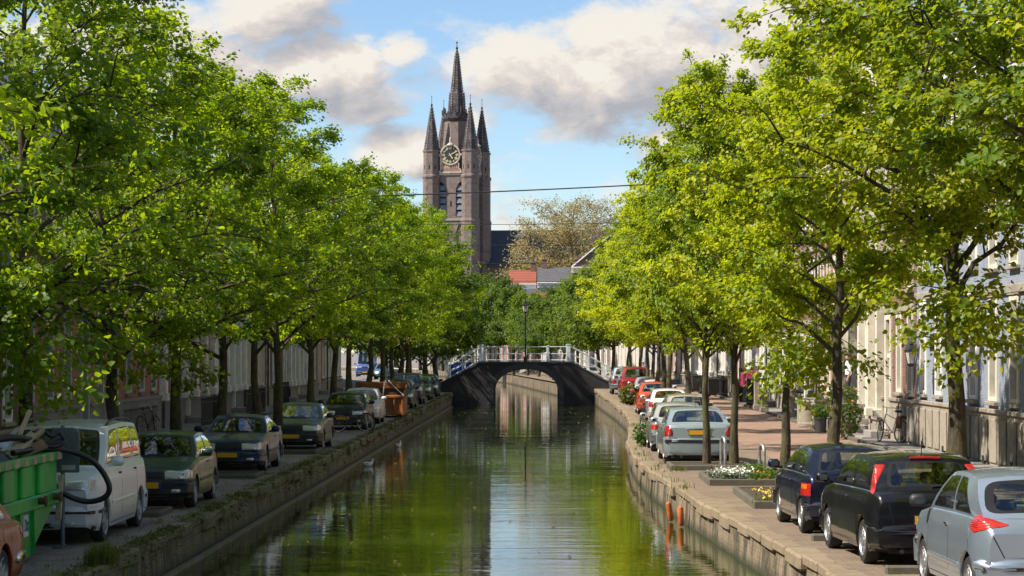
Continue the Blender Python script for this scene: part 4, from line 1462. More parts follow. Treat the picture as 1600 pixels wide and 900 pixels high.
def grow_tree(seed, h=11.0, rad=3.2, zb=2.5, nlimb=30, leafs=13000, leaf=.13, mat='leaf_r', r0=.17, lean=(0, 0), top=.12, sigma=.24, bark='bark', upright=.55, peak=.30, keep_=.5):
    rg = random.Random(seed)
    rs = np.random.RandomState(seed)
    wood = MB()
    zt = h * .86
    n = 11
    tp = []
    for i in range(n):
        t = i / (n - 1)
        tp.append(Vector((lean[0] * t + rg.uniform(-.09, .09) * (t > 0), lean[1] * t + rg.uniform(-.09, .09) * (t > 0), zt * t)))
    tr = [r0 * (1.35 if i == 0 else 1.05 if i == 1 else (1 - .86 * (i / (n - 1)) ** .9) + .02) for i in range(n)]
    wood.tube(tp, tr, 10)

    def trunk_at(z):
        t = min(max(z / zt, 0), 1) * (n - 1)
        i = min(int(t), n - 2)
        return tp[i].lerp(tp[i + 1], t - i), tr[i] + (tr[i + 1] - tr[i]) * (t - i)

    def prof(z):
        u = (z - zb) / (h - zb)
        if u < 0:
            return .5
        if u < peak:
            return .62 + .38 * math.sin(u / peak * PI / 2)
        return max(.05, top + (1 - top) * math.cos((u - peak) / (1 - peak) * PI / 2) ** .85)
    sites, wts = [], []
    for i in range(nlimb):
        f = (i + rg.random() * .6) / nlimb
        z0 = zb * .82 + (zt - zb * .82) * f ** 1.08
        az = i * 2.39996 + rg.uniform(-.35, .35)
        p0, pr = trunk_at(z0)
        rise = (upright + rg.uniform(-.15, .2)) * (1 - .15 * f)
        zend = min(h * .99, z0 + rise * rad * (.9 if f < .8 else .7))
        ln = rad * prof(zend) * rg.uniform(.62, 1.18)
        if f < .12:
            ln *= .85
        dr = Vector((math.cos(az), math.sin(az), 0))
        pts = []
        for k in range(6):
            t = k / 5
            sag = -.25 * t * t * ln * .5 * (1 - f)
            pts.append(p0 + dr * ln * t + Vector((rg.uniform(-.1, .1), rg.uniform(-.1, .1), (zend - z0) * (t ** .8) + sag + rg.uniform(-.06, .06))) * (t > 0))
        lr = min(pr * .55, .02 + .018 * ln)
        wood.tube(pts, [lr * (1 - .8 * k / 5) for k in range(6)], 6, cap=False)
        for k in range(2, 6):
            sites.append((pts[k], dr, .8))
            sites.append((pts[k].lerp(pts[k - 1], .5), dr, .7))
        ns = int(4 + ln * 2.2)
        for j in range(ns):
            t = rg.uniform(.25, 1.0)
            i0 = min(int(t * 5), 4)
            q0 = pts[i0].lerp(pts[i0 + 1], t * 5 - i0)
            a2 = az + rg.choice((-1, 1)) * rg.uniform(.4, 1.35)
            l2 = ln * rg.uniform(.20, .42) + .25
            d2 = Vector((math.cos(a2), math.sin(a2), rg.uniform(-.25, .75))).normalized()
            sp_ = [q0, q0 + d2 * l2 * .5 + Vector((0, 0, .03)), q0 + d2 * l2 + Vector((0, 0, -.10 * l2))]
            wood.tube(sp_, [lr * .42, lr * .26, .006], 4, cap=False)
            for t2 in (.35, .6, .8, 1.0):
                p_ = sp_[0].lerp(sp_[1], t2 * 2) if t2 < .5 else sp_[1].lerp(sp_[2], t2 * 2 - 1)
                sites.append((p_, d2, 1.0 + .3 * (t2 == 1.0)))
    # twigs at the leader
    for j in range(10):
        p0, _ = trunk_at(zt * rg.uniform(.86, 1.0))
        a2 = rg.uniform(0, 2 * PI)
        d2 = Vector((math.cos(a2) * .5, math.sin(a2) * .5, 1)).normalized()
        l2 = rg.uniform(.5, 1.0) * (h - zt) * 1.0
        wood.tube([p0, p0 + d2 * l2 * .6, p0 + d2 * l2], [.025, .015, .005], 4, cap=False)
        for t2 in (.3, .6, .8, 1):
            sites.append((p0 + d2 * l2 * t2, d2, .9))
    sites = [q for q in sites if rg.random() < keep_]
    S = np.array([tuple(s[0]) for s in sites])
    Dv = np.array([tuple(s[1]) for s in sites])
    Wt = np.array([s[2] for s in sites]) * rs.uniform(.12, 1.5, len(sites)) ** 2
    idx = rs.choice(len(S), leafs, p=Wt / Wt.sum())
    off = rs.normal(0, 1, (leafs, 3)) * np.array([sigma, sigma, sigma * .7])
    pts = S[idx] + off + Dv[idx] * rs.uniform(0, .18, leafs)[:, None]
    keep = pts[:, 2] > zb * .62
    pts, idx = pts[keep], idx[keep]
    outs = pts - np.array([0, 0, h * .45])
    outs[:, 2] *= .35
    outs /= np.linalg.norm(outs, axis=1)[:, None] + 1e-9
    crown = leaf_mesh('crown', pts, outs, leaf, M[mat], rs)
    return wood.mesh('trunk', M[bark], smooth=True, sharp=60), crown


def leafy(tree, name='linden_tree'):
    def place(label, x, y, rz, s=1.0, sz=None, group=None, z=None):
        t = thing(name, label, 'tree', (x, y, gz(x, y) if z is None else z), rz, group)
        t.scale = (s, s, sz or s)
        link('trunk', tree[0], t)
        link('crown', tree[1], t)
        return t
    return place


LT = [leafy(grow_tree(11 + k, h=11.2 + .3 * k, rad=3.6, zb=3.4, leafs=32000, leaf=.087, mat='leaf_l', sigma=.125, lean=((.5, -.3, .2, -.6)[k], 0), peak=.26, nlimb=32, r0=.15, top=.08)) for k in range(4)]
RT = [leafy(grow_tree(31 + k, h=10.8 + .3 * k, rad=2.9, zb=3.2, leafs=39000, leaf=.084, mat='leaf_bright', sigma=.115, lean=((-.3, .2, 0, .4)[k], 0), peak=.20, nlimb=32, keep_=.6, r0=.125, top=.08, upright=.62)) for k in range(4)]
RN = [leafy(grow_tree(41 + k, h=11.4, rad=3.2, zb=4.5, leafs=44000, leaf=.087, mat='leaf_r', sigma=.12, lean=((-.5, .3)[k], 0), peak=.26, nlimb=36, keep_=.72, r0=.175, top=.10, upright=.62)) for k in range(2)]
FL = [leafy(grow_tree(61 + k, h=10.5, rad=3.4, zb=1.7, leafs=9000, leaf=.20, mat='leaf_far', nlimb=26, sigma=.26)) for k in range(2)]
FT = [leafy(grow_tree(51 + k, h=10.5, rad=3.3, zb=2.9, leafs=9000, leaf=.20, mat='leaf_far', nlimb=24, sigma=.3)) for k in range(2)]

left_trees = [
    (-9.2, 20.5, .93, 'linden overhanging the top corner, nearest on the shaded quay'),
    (-9.0, 29.5, .97, 'linden standing behind the vintage red car and the skip'),
    (-8.5, 38.0, .97, 'linden with a dark trunk rising behind the skip junk'),
    (-8.5, 46.2, .95, 'linden with a sunlit sprout low on its trunk behind the silver van'),
    (-8.6, 54.0, .96, 'linden with a forked mossy trunk behind the green hatchback'),
    (-8.45, 60.0, .95, 'straight trunked linden between the green hatchback and the navy saloon'),
    (-9.6, 77.0, .97, 'linden whose leaning trunk rises behind the navy saloon roof'),
    (-7.67, 67.4, .93, 'slim linden standing in front of the grey saloon bonnet'),
    (-8.6, 86.5, .98, 'linden rising behind the grey saloon'),
    (-8.25, 91.5, .98, 'linden beside the bonnet of the black hatchback with the bicycle'),
    (-8.6, 102.0, 1.0, 'linden between the white hatchback and the rusty container'),
    (-8.4, 111.0, 1.0, 'linden just behind the rusty orange container'),
    (-8.3, 120.0, 1.0, 'linden beside the black estate car'),
    (-8.3, 128.5, 1.02, 'linden beside the green grey off-roader'),
    (-8.4, 137.0, 1.02, 'linden beside the small dark green car near the bridge'),
    (-8.6, 145.0, 1.02, 'tall linden just before the bridge on the shaded quay'),
    (-8.9, 152.0, 1.16, 'last and tallest linden on the shaded quay, at the bridge ramp'),
]
for i, (x, y, s, lab) in enumerate(left_trees):
    LT[i % 4](lab, x, y, i * 1.9 + .4, s, group='lindens along the shaded quay')
right_trees = [
    (9.3, 25.0, 1.02, 'linden overhanging the top corner beside the silver hatchback'),
    (8.3, 34.0, 1.05, 'linden partly cut by the picture edge, beside the black hatchback'),
    (7.5, 41.4, 1.04, 'linden with the thickest mossy trunk in front of the blue brick house'),
    (6.0, 47.0, 1.02, 'linden with a leaning trunk behind the navy hatchback'),
    (5.55, 53.0, .86, 'linden with a low leafy sprout beyond the white flower bed'),
    (4.85, 58.4, .80, 'linden rooted in the bed behind the white flowers'),
    (4.15, 58.3, .72, 'linden standing just behind the bumper of the pale blue saloon'),
    (4.9, 69.0, .86, 'linden rising behind the pale blue saloon roof'),
    (5.25, 82.0, .97, 'linden beside the beige estate car'),
    (5.2, 94.0, .95, 'pale trunked linden propped by stakes beside the white car'),
    (5.2, 99.5, .94, 'pale slim linden beside the orange red hatchback'),
    (5.45, 110.0, .94, 'dark trunked linden beyond the orange red hatchback'),
    (5.6, 119.0, .94, 'linden beside the green quayside shrub'),
    (5.8, 128.0, .95, 'linden beside the red van'),
    (5.9, 138.0, .96, 'linden beyond the red van'),
    (5.7, 148.0, 1.0, 'last linden on the sunny quay before the bridge'),
]
for i, (x, y, s, lab) in enumerate(right_trees):
    (RN[i % 2] if i < 3 else RT[i % 4])(lab, x, y, i * 2.3 + .9, s, max(s, .95), group='lindens along the sunny quay')
for i, (x, y) in enumerate([(-8.8, 11), (-9.0, 1), (-8.6, -9), (-8.8, -19)]):  # out-of-view trees added for reflections in car glass and for shade
    LT[i % 4]('unseen linden added behind the viewer on the shaded quay', x, y, i * 1.3, 1.0, group='lindens behind the viewer')
for i, (x, y) in enumerate([(9.6, 15), (9.0, 5), (8.4, -5), (8.8, -15), (4.5, -24), (-2, -27)]):  # more unseen trees, added to be mirrored in the rear windows
    RT[i % 4]('unseen linden added behind the viewer towards the sunny quay', x, y, i * 1.1, 1.0, group='lindens behind the viewer')
ORD = ['first', 'second', 'third', 'fourth', 'fifth', 'sixth', 'seventh', 'eighth', 'ninth', 'tenth', 'eleventh', 'twelfth', 'thirteenth', 'last']
for i, (x, y) in enumerate([(6.2, 166), (5.4, 176), (4.5, 186), (3.0, 197), (1.9, 208), (.8, 219), (-.4, 230), (-1.6, 241), (-3.2, 252), (-5.0, 263), (-7.2, 275), (-10, 287), (-13, 299), (-16.5, 311)]):
    FT[i % 2](ORD[i] + ' linden from the bridge in the row closing the view', x, y, i * 1.7, (1.0, .97, .93, .88, .84, .82, .82, .86, .95, 1.06, 1.15, 1.22, 1.22, 1.22)[i], group='far row of lindens beyond the bridge', z=.45)
for i, (x, y) in enumerate([(-8.3, 162.5), (-8.0, 171), (-9.2, 180), (-11.6, 189), (-13.6, 200), (-14.6, 213), (-14.4, 228), (-15.5, 243), (-18, 258), (-21, 272)]):
    FL[i % 2](ORD[i] + ' linden beyond the bridge on the shaded bank', x, y, i * 1.3, 1.12, group='lindens beyond the bridge on the shaded bank', z=.2)
big = grow_tree(77, h=26.0, rad=9.6, zb=9, nlimb=64, keep_=.6, leafs=26000, leaf=.22, mat='leaf_bud', r0=.55, sigma=.5, bark='bark_pale', top=.45, upright=.62, peak=.45)
leafy(big, 'plane_tree')('wide budding plane tree in front of the church roof', 4.4, 345, .6, 1.0, z=.4)
small = grow_tree(78, h=16, rad=6.2, zb=5, nlimb=34, leafs=9000, leaf=.30, mat='leaf_bud', r0=.34, sigma=.5, bark='bark_pale', top=.4)
leafy(small, 'plane_tree')('smaller yellowish budding tree at the foot of the church', -2.0, 338, 2.1, 1.0, z=.4)


# low sprouts on trunks
def sprout(label, x, y, z, r, n, mat, seed, squash=.6, cat='shoot'):
    rs = np.random.RandomState(seed)
    c = rs.normal(0, 1, (max(6, n // 40), 3)) * np.array([r, r, r * squash])
    idx = rs.randint(0, len(c), n)
    pts = c[idx] + rs.normal(0, 1, (n, 3)) * r * .28
    outs = pts / (np.linalg.norm(pts, axis=1)[:, None] + 1e-9)
    return pts, outs, rs
# ---------------------------------------------------------------- vehicles
def round_poly(pts, rad, n=4):
    """round the corners of a convex polygon"""
    out = []
    m = len(pts)
    rads = rad if hasattr(rad, '__len__') else [rad] * m
    for i in range(m):
        p0, p1, p2 = Vector(pts[i - 1]), Vector(pts[i]), Vector(pts[(i + 1) % m])
        a, b = p0 - p1, p2 - p1
        ra = min(rads[i], a.length * .48, b.length * .48)
        s, e = p1 + a.normalized() * ra, p1 + b.normalized() * ra
        for k in range(n + 1):
            t = k / n
            out.append(s * (1 - t) ** 2 + p1 * 2 * t * (1 - t) + e * t * t)
    # fill in long edges
    res = []
    for i, p in enumerate(out):
        q = out[(i + 1) % len(out)]
        res.append(p)
        L = (q - p).length
        k = int(L / max(1e-6, max((Vector(pts[j]) - Vector(pts[j - 1])).length for j in range(m)) / 7))
        for j in range(1, k + 1):
            res.append(p.lerp(q, j / (k + 1)))
    return res


def rect_hit(c, d, u0, u1, v0, v1):
    t = 1e9
    if abs(d.x) > 1e-9:
        t = min(t, ((u1 if d.x > 0 else u0) - c.x) / d.x)
    if abs(d.y) > 1e-9:
        t = min(t, ((v1 if d.y > 0 else v0) - c.y) / d.y)
    return c + d * t


def window_bay(S, u0, u1, v0, v1, poly, sc, rad, body, seal, glass, seal_w=.05):
    """body ring, rubber and pane for one window of a surface patch; sc scales (u, v) to metres"""
    P_ = [Vector((p[0] * sc[0], p[1] * sc[1])) for p in poly]
    dense = round_poly(P_, rad)
    dense = [Vector((p.x / sc[0], p.y / sc[1])) for p in dense]
    c = sum(dense, Vector((0, 0))) / len(dense)
    corners = [Vector(q) for q in ((u0, v0), (u1, v0), (u1, v1), (u0, v1))]
    pts = []
    n = len(dense)
    for p in dense:
        d = p - c
        pts.append((math.atan2(d.y, d.x), p))
    for q in corners:                                   # a window point towards every corner of the bay
        d = q - c
        a = math.atan2(d.y, d.x)
        best = None
        for i in range(n):
            p, r = dense[i], dense[(i + 1) % n]
            e = r - p
            den = d.x * e.y - d.y * e.x
            if abs(den) < 1e-12:
                continue
            t = ((p.x - c.x) * e.y - (p.y - c.y) * e.x) / den
            s = ((p.x - c.x) * d.y - (p.y - c.y) * d.x) / den
            if t > 0 and -1e-6 <= s <= 1 + 1e-6:
                best = c + d * t
        if best is not None:
            pts.append((a, best))
    pts.sort(key=lambda t: t[0])
    inner = [p for _, p in pts]
    outer = [rect_hit(c, p - c, u0, u1, v0, v1) for p in inner]
    m = len(inner)
    lw = Vector((seal_w / sc[0], seal_w / sc[1]))

    def shrink(p):
        d = p - c
        q = Vector((abs(d.x), abs(d.y)))
        return c + Vector((d.x * max(0, 1 - lw.x / max(q.x, lw.x * 3) * (q.x / (abs(d.x) + 1e-9) if False else 1)), d.y * max(0, 1 - lw.y / max(q.y, lw.y * 3))))
    ins2 = [c + (p - c) * max(.6, 1 - seal_w / max(.12, Vector(((p - c).x * sc[0], (p - c).y * sc[1])).length)) for p in inner]
    k = len(body.v)
    for p in outer:
        body.v.append(tuple(S(p.x, p.y)))
    for p in inner:
        body.v.append(tuple(S(p.x, p.y)))
    for i in range(m):
        j = (i + 1) % m
        body.f.append((k + i, k + j, k + m + j, k + m + i))
    k = len(seal.v)
    for p in inner:
        seal.v.append(tuple(S(p.x, p.y)))
    for p in ins2:
        seal.v.append(tuple(S(p.x, p.y)))
    for i in range(m):
        j = (i + 1) % m
        seal.f.append((k + i, k + j, k + m + j, k + m + i))
    rings = [1.0, .7, .4]
    k = len(glass.v)
    for f in rings:
        for p in ins2:
            q = c + (p - c) * f
            glass.v.append(tuple(S(q.x, q.y)))
    glass.v.append(tuple(S(c.x, c.y)))
    for r in range(len(rings) - 1):
        for i in range(m):
            j = (i + 1) % m
            glass.f.append((k + r * m + i, k + r * m + j, k + (r + 1) * m + j, k + (r + 1) * m + i))
    e = len(rings) - 1
    for i in range(m):
        glass.f.append((k + e * m + i, k + e * m + (i + 1) % m, k + len(rings) * m))


WHEELS = {}


def wheel_meshes(r, wd, style):
    key = (r, wd, style)
    if key in WHEELS:
        return WHEELS[key]
    Mx = Matrix.Rotation(-PI / 2, 4, 'X')               # lathe z -> +y (outer side)
    rim_r = r * .66
    ty = MB().lathe([(rim_r, -wd / 2), (r * .93, -wd / 2), (r * .99, -wd * .36), (r, -wd * .2), (r, wd * .2), (r * .99, wd * .36), (r * .93, wd / 2), (rim_r, wd / 2 - .005), (rim_r, -wd / 2)], 28, Mx, cap=False)
    rm = MB().lathe([(rim_r + .004, wd / 2 - .01), (rim_r * .97, wd / 2 + .004), (rim_r * .88, wd / 2 - .02), (rim_r * .86, wd / 2 - .07), (.02, wd / 2 - .075)], 28, Mx, cap=False)
    n = {'five': 5, 'seven': 7, 'cover': 9}[style]
    for i in range(n):
        a = 2 * PI * i / n
        T = Matrix.Rotation(a, 4, 'Y')
        w0 = .030 if style == 'cover' else .028
        rm.cbox(.03, rim_r * .93, wd / 2 - .06, wd / 2 - .012, -w0, w0, .008, T)
        if style == 'seven':
            rm.cbox(.05, rim_r * .93, wd / 2 - .055, wd / 2 - .016, -.012, .012, .004, T @ Matrix.Rotation(PI / n, 4, 'Y'))
    rm.lathe([(.075, wd / 2 - .03), (.065, wd / 2 - .004), (.0, wd / 2)], 14, Mx, cap=False)
    WHEELS[key] = (ty.mesh('wheel', M['tyre'], True), rm.mesh('rim', M['alloy'], True))
    return WHEELS[key]


def vehicle(name, label, cat, x, y, face, col, L=3.8, Wd=1.66, H=1.42, wb=2.4, fo=.75, r=.29, hood=.72, c1=1.05, zc=.92, r1=1.8, r2=3.1, c2=3.6, zd=.94, zt=.90,
            side=None, tail=None, lamps='rect', rails=False, bump_mat=None, metal=.35, dusty=.12, rim='five', yaw=0.0, tum=.80, rear_glass=(.08, .92), kf=.15, kr=.11,
            plate_f=True, plate_r=True, group=None, sill=.20, lit=False, antenna=False, detail=2, bump_h=(.26, .54), grille=True, wiper=True, moulding=None, roofz=.05, seal_r=.05):
    """face = -1 looks at the camera, +1 looks away; (x, y) = middle of the end that is nearest to the camera"""
    rz = (PI / 2 if face > 0 else -PI / 2) + R(yaw)
    cy = y + L / 2
    root = thing(name, label, cat, (x, cy, gz(x, cy) + .008), rz, group)
    pm = paint(name + '_paint', col, metal, dusty, 1.0 if face > 0 else .35)
    X = lambda d: L / 2 - d
    top = [(0, hood - .12), (.05, hood - .02), (.14, hood + .02), (c1 * .5, hood + (zc - hood) * .62), (c1, zc), ((c1 + c2) / 2, (zc + zd) / 2 + .012), (c2, zd), (L - .04, zt), (L, zt - .07)]

    def zt_(d):
        return interp(d, top)

    def w_(d):
        w = Wd / 2
        if d < .6:
            w *= 1 - kf * (1 - d / .6) ** 2.3
        if L - d < .5:
            w *= 1 - kr * (1 - (L - d) / .5) ** 2.3
        return w
    wf, wr_ = fo, fo + wb
    ra = r + .055
    ds = set([0, .02, .05, .10, .17, .26, .38, .5, .6, L, L - .02, L - .05, L - .10, L - .18, L - .28, L - .4, L - .5, c1, c2, (c1 + c2) / 2, c1 * .5])
    for wc in (wf, wr_):
        for k in range(13):
            ds.add(round(wc + ra * math.cos(PI * k / 12), 4))
        ds.add(round(wc - ra - .012, 4))
        ds.add(round(wc + ra + .012, 4))
    ds = sorted(d for d in ds if 0 <= d <= L)

    def zb_(d):
        z = sill + (.08 * (1 - d / .3) if d < .3 else 0) + (.06 * (1 - (L - d) / .3) if L - d < .3 else 0)
        for wc in (wf, wr_):
            if abs(d - wc) <= ra:
                z = max(z, r + math.sqrt(max(0, ra * ra - (d - wc) ** 2)))
        return z
    ts = [0, .12, .34, .56, .78, .92, .985, 1.0]
    ws = [.955, .985, 1.0, 1.0, .988, .965, .94, .905]
    body = MB()
    nt = len(ts)
    rows = []
    for d in ds:
        zb, ztp, w = zb_(d), zt_(d), w_(d)
        zb0 = sill
        row = []
        for t, q in zip(ts, ws):
            z = zb0 + t * (ztp - zb0)
            z = max(z, zb + .004 * t * 10) if t < .9 else z
            row.append((X(d), w * q, min(z, ztp)))
        cr = .035 if (d < c1 or d > c2) else 0
        for q, cz in ((.66, .7), (.33, .95), (0, 1.0)):
            row.append((X(d), w * .905 * q, ztp + cr * cz * min(1, d / .25, (L - d) / .1 if d > c2 else 1)))
        rows.append(row)
    m = len(rows[0])
    for sgn in (1, -1):
        k = len(body.v)
        for row in rows:
            body.v += [(a, sgn * b, c) for a, b, c in row]
        for i in range(len(rows) - 1):
            d = (ds[i] + ds[i + 1]) / 2
            for j in range(m - 1):
                if j >= nt - 1 and c1 < d < c2:
                    continue
                q = (k + i * m + j, k + i * m + j + 1, k + (i + 1) * m + j + 1, k + (i + 1) * m + j)
                body.f.append(q if sgn > 0 else q[::-1])
        for i in (0, len(rows) - 1):
            f = [k + i * m + j for j in range(m)] + [len(body.v)]
            body.v.append((rows[i][0][0], 0, rows[i][0][2]))
            body.f.append(tuple(f) if (i == 0) == (sgn > 0) else tuple(f[::-1]))
    seal, ws_g, sd_g, rr_g = MB(), MB(), [], MB()
    wroof = Wd / 2 * .905 * tum

    def zre(u):
        return H - roofz - .055 * abs(2 * u - 1) ** 2.5

    def side_S(sgn):
        def S(u, v):
            db, dr = c2 + (c1 - c2) * u, r2 + (r1 - r2) * u
            yb = .905 * w_(db)
            return Vector((X(db + (dr - db) * v), sgn * (yb + (wroof - yb) * v + .03 * math.sin(PI * v)), zt_(db) + (zre(u) - zt_(db)) * v))
        return S
    bf, bt, brr, btr = .15, .09, .07, .07

    def front_S(s, v):
        q = 2 * s - 1
        yb = .905 * w_(c1)
        db, dr = c1 - bf * (1 - q * q), r1 - bt * (1 - q * q)
        z0, z1 = zt_(c1) + .01 * (1 - q * q), zre(1) + .05 * (1 - q * q)
        return Vector((X(db + (dr - db) * v), q * (yb + (wroof - yb) * v + .03 * math.sin(PI * v)), z0 + (z1 - z0) * v))

    def rear_S(s, v):
        q = 2 * s - 1
        yb = .905 * w_(c2)
        db, dr = c2 + brr * (1 - q * q), r2 + btr * (1 - q * q)
        z0, z1 = zt_(c2) + .02 * (1 - q * q), zre(0) + .05 * (1 - q * q)
        return Vector((X(db + (dr - db) * v), q * (yb + (wroof - yb) * v + .03 * math.sin(PI * v)), z0 + (z1 - z0) * v))
    # skirts under both screens so no gap shows above the bonnet
    for S_, dz in ((front_S, -.07), (rear_S, -.06)):
        k = len(body.v)
        for i in range(9):
            p = S_(i / 8, 0)
            body.v += [tuple(p), (p.x, p.y, p.z + dz)]
        for i in range(8):
            body.f.append((k + 2 * i, k + 2 * i + 2, k + 2 * i + 3, k + 2 * i + 1))
    Wb = Wd * .9
    hgt = H - zc
    window_bay(front_S, 0, 1, 0, 1, [(.045, .05), (.955, .05), (.935, .93), (.065, .93)], (Wb, hgt * 1.6), .07, body, seal, ws_g, .045)
    g0, g1 = rear_glass
    window_bay(rear_S, 0, 1, 0, 1, [(g0, .12), (1 - g0, .12), (1 - g0 - .03, .90), (g0 + .03, .90)], (Wb, hgt * 1.3), .09 if seal_r < .1 else .16, body, seal, rr_g, seal_r)
    side = side or [(.10, .48, .14, .49), (.53, .95, .535, .93)]
    bounds = [0] + [(side[i][1] + side[i + 1][0]) / 2 for i in range(len(side) - 1)] + [1]
    Ls = c2 - c1
    for sgn in (1, -1):
        for i, (a, b, c, d) in enumerate(side):
            sd_g.append(MB())
            window_bay(side_S(sgn), bounds[i], bounds[i + 1], 0, 1, [(a, .06), (b, .06), (d, .89), (c, .89)], (Ls, hgt), .06, body, seal, sd_g[-1], .03)
    NU, NQ = 10, 10
    k = len(body.v)
    for i in range(NU + 1):
        for j in range(NQ + 1):
            u, q = i / NU, 2 * j / NQ - 1
            d0, d1 = r2 + btr * (1 - q * q), r1 - bt * (1 - q * q)
            body.v.append((X(d0 + (d1 - d0) * u), q * wroof, zre(u) + .05 * (1 - q * q)))
    for i in range(NU):
        for j in range(NQ):
            body.f.append((k + i * (NQ + 1) + j, k + (i + 1) * (NQ + 1) + j, k + (i + 1) * (NQ + 1) + j + 1, k + i * (NQ + 1) + j + 1))
    body.obj('body', pm, root, smooth=True, sharp=42)
    seal.obj('window_rubber', M['seal'], root, smooth=True)
    ws_g.obj('windscreen', M['glass'], root, smooth=True)
    for gm in sd_g:
        gm.obj('side_window', M['glass'], root, smooth=True)
    rr_g.obj('rear_window', M['glass'], root, smooth=True)
    panes = [ws_g] + sd_g + [rr_g]
    allv = list(body.v)
    for gm in panes:
        allv += gm.v
    allf = list(body.f)
    off = len(body.v)
    for gm in panes:
        allf += [tuple(i + off for i in f) for f in gm.f]
        off += len(gm.v)
    bvh = BVHTree.FromPolygons([Vector(v) for v in allv], allf)

    def cast(mode, a, z):
        if mode == 'f' or mode == 'r':
            s = 1 if mode == 'f' else -1
            xc = s * (L / 2 - .75)
            dr = Vector((s * math.cos(R(a)), math.sin(R(a)), 0))
            o = Vector((xc, 0, z)) + dr * 3
            h = bvh.ray_cast(o, -dr, 3)
            return (h[0] if h[0] is not None else Vector((xc, 0, z)) + dr * .7), dr
        if mode[0] == 'c':                              # rear corner, looking in across the pillar
            s = 1 if mode[1] == 'l' else -1
            dr = Vector((-.64, s * .77, 0))
            o = Vector((X(L - .42), s * (Wd / 2 - .2), z)) + Vector((-.77, -s * .64, 0)) * a + dr * 3
            h = bvh.ray_cast(o, -dr, 4)
            return (h[0] if h[0] is not None else o - dr * 2.8), dr
        dr = Vector((0, 1 if mode == 'L' else -1, 0))
        o = Vector((X(a), 0, z)) + dr * 3
        h = bvh.ray_cast(o, -dr, 3)
        return (h[0] if h[0] is not None else Vector((X(a), dr.y * Wd / 2, z))), dr

    def decal(nm, mat, mode, poly, off=.006, rad=.02, depth=.03, rings=4, parent=root, smooth=True):
        """a lamp, bumper, trim ... laid on the bodywork with an edge of its own"""
        sc = (.0145, 1.0) if mode in 'fr' else (1, 1)
        dn_ = [Vector((p.x / sc[0], p.y)) for p in round_poly([Vector((p[0] * sc[0], p[1])) for p in poly], rad)]
        c = sum(dn_, Vector((0, 0))) / len(dn_)
        mb = MB()
        n = len(dn_)
        fr_ = [1 - i / rings for i in range(rings)]
        for f in [None] + fr_:
            for p in dn_:
                q = p if f is None else c + (p - c) * f
                h, dr = cast(mode, q.x, q.y)
                mb.v.append(tuple(h + dr * (off - depth if f is None else off * (1.0 if f < .999 else .72))))
        h, dr = cast(mode, c.x, c.y)
        mb.v.append(tuple(h + dr * off))
        for r_ in range(rings):
            for i in range(n):
                j = (i + 1) % n
                mb.f.append((r_ * n + i, r_ * n + j, (r_ + 1) * n + j, (r_ + 1) * n + i))
        for i in range(n):
            mb.f.append((rings * n + i, rings * n + (i + 1) % n, (rings + 1) * n))
        return mb.obj(nm, M[mat] if isinstance(mat, str) else mat, parent, smooth=smooth, sharp=50)

    bm = bump_mat if bump_mat is not None else pm
    z0, z1 = bump_h
    for mode in 'fr':
        b_ = decal('bumper', bm, mode, [(-74, z0), (74, z0), (74, z1), (-74, z1)], .04, .05, .08, 5)
        decal('bumper_strip', 'plastic', mode, [(-70, z1 - .13), (70, z1 - .13), (70, z1 - .08), (-70, z1 - .08)], .050, .01, .03, 3)
        decal('valance', 'plastic', mode, [(-60, sill + .02), (60, sill + .02), (60, z0 + .02), (-60, z0 + .02)], .018, .02, .05, 3)
    # front
    zl0, zl1 = hood - .17, hood - .015
    for s in (-1, 1):
        A_ = lambda a, b, c_, d_: [(s * a, zl0), (s * b, zl0 + .01), (s * c_, zl1 + .02), (s * d_, zl1)]
        hl = decal('headlamp', 'lens', 'f', A_(23, 53, 55, 24), .010, .025, .03, 3)
        decal('indicator', 'amber' if lamps == 'amber' else 'lens', 'f', [(s * 54.5, zl0 + .01), (s * 62, zl0 + .03), (s * 62, zl1 + .0), (s * 56, zl1 + .01)], .008, .015, .03, 2)
        fg = decal('fog_lamp', 'lens', 'f', [(s * 28, z0 + .05), (s * 38, z0 + .05), (s * 38, z0 + .12), (s * 28, z0 + .12)], .047, .02, .03, 2)
        if lit:
            decal('lamp_bulb', 'lit', 'f', [(s * 30, zl0 + .03), (s * 42, zl0 + .03), (s * 42, zl1 - .02), (s * 30, zl1 - .02)], .016, .03, .01, 2)
    if grille:
        gr_ = decal('grille', 'plastic', 'f', [(-21, zl0 + .02), (21, zl0 + .02), (21, zl1 - .01), (-21, zl1 - .01)], .006, .02, .03, 3)
        for kk in range(3):
            zz_ = zl0 + .035 + kk * .035
            decal('grille_bar', bm if kk == 1 else 'plastic', 'f', [(-19, zz_), (19, zz_), (19, zz_ + .014), (-19, zz_ + .014)], .014, .004, .02, 2, parent=gr_)
        decal('air_intake', 'seal', 'f', [(-22, z0 + .015), (22, z0 + .015), (22, z0 + .11), (-22, z0 + .11)], .045, .02, .02, 3)
    # plates
    for mode, on, z in (('f', plate_f, z0 + .19), ('r', plate_r, tail.get('plate_z', .62) if tail else .62)):
        if on:
            h, dr = cast(mode, 0, z)
            s = 1 if mode == 'f' else -1
            xo = h.x + s * (.055 if z < z1 + .05 else .02)
            fr2 = MB().cbox(xo - .012, xo + .012, -.275, .275, z - .068, z + .068, .006).obj('plate_holder', M['plastic'], root)
            xa, xb = sorted((xo + s * .0125, xo + s * .0165))
            MB().cbox(xa, xb, -.262, .262, z - .056, z + .056, .0015).obj('number_plate', M['plate'], fr2)
            yb = sorted((-s * -.262, -s * -.215))
            xa, xb = sorted((xo + s * .0166, xo + s * .0176))
            MB().box(xa, xb, yb[0], yb[1], z - .055, z + .055).obj('plate_band', M['plate_blue'], fr2)
    # tail
    tl = tail or {}
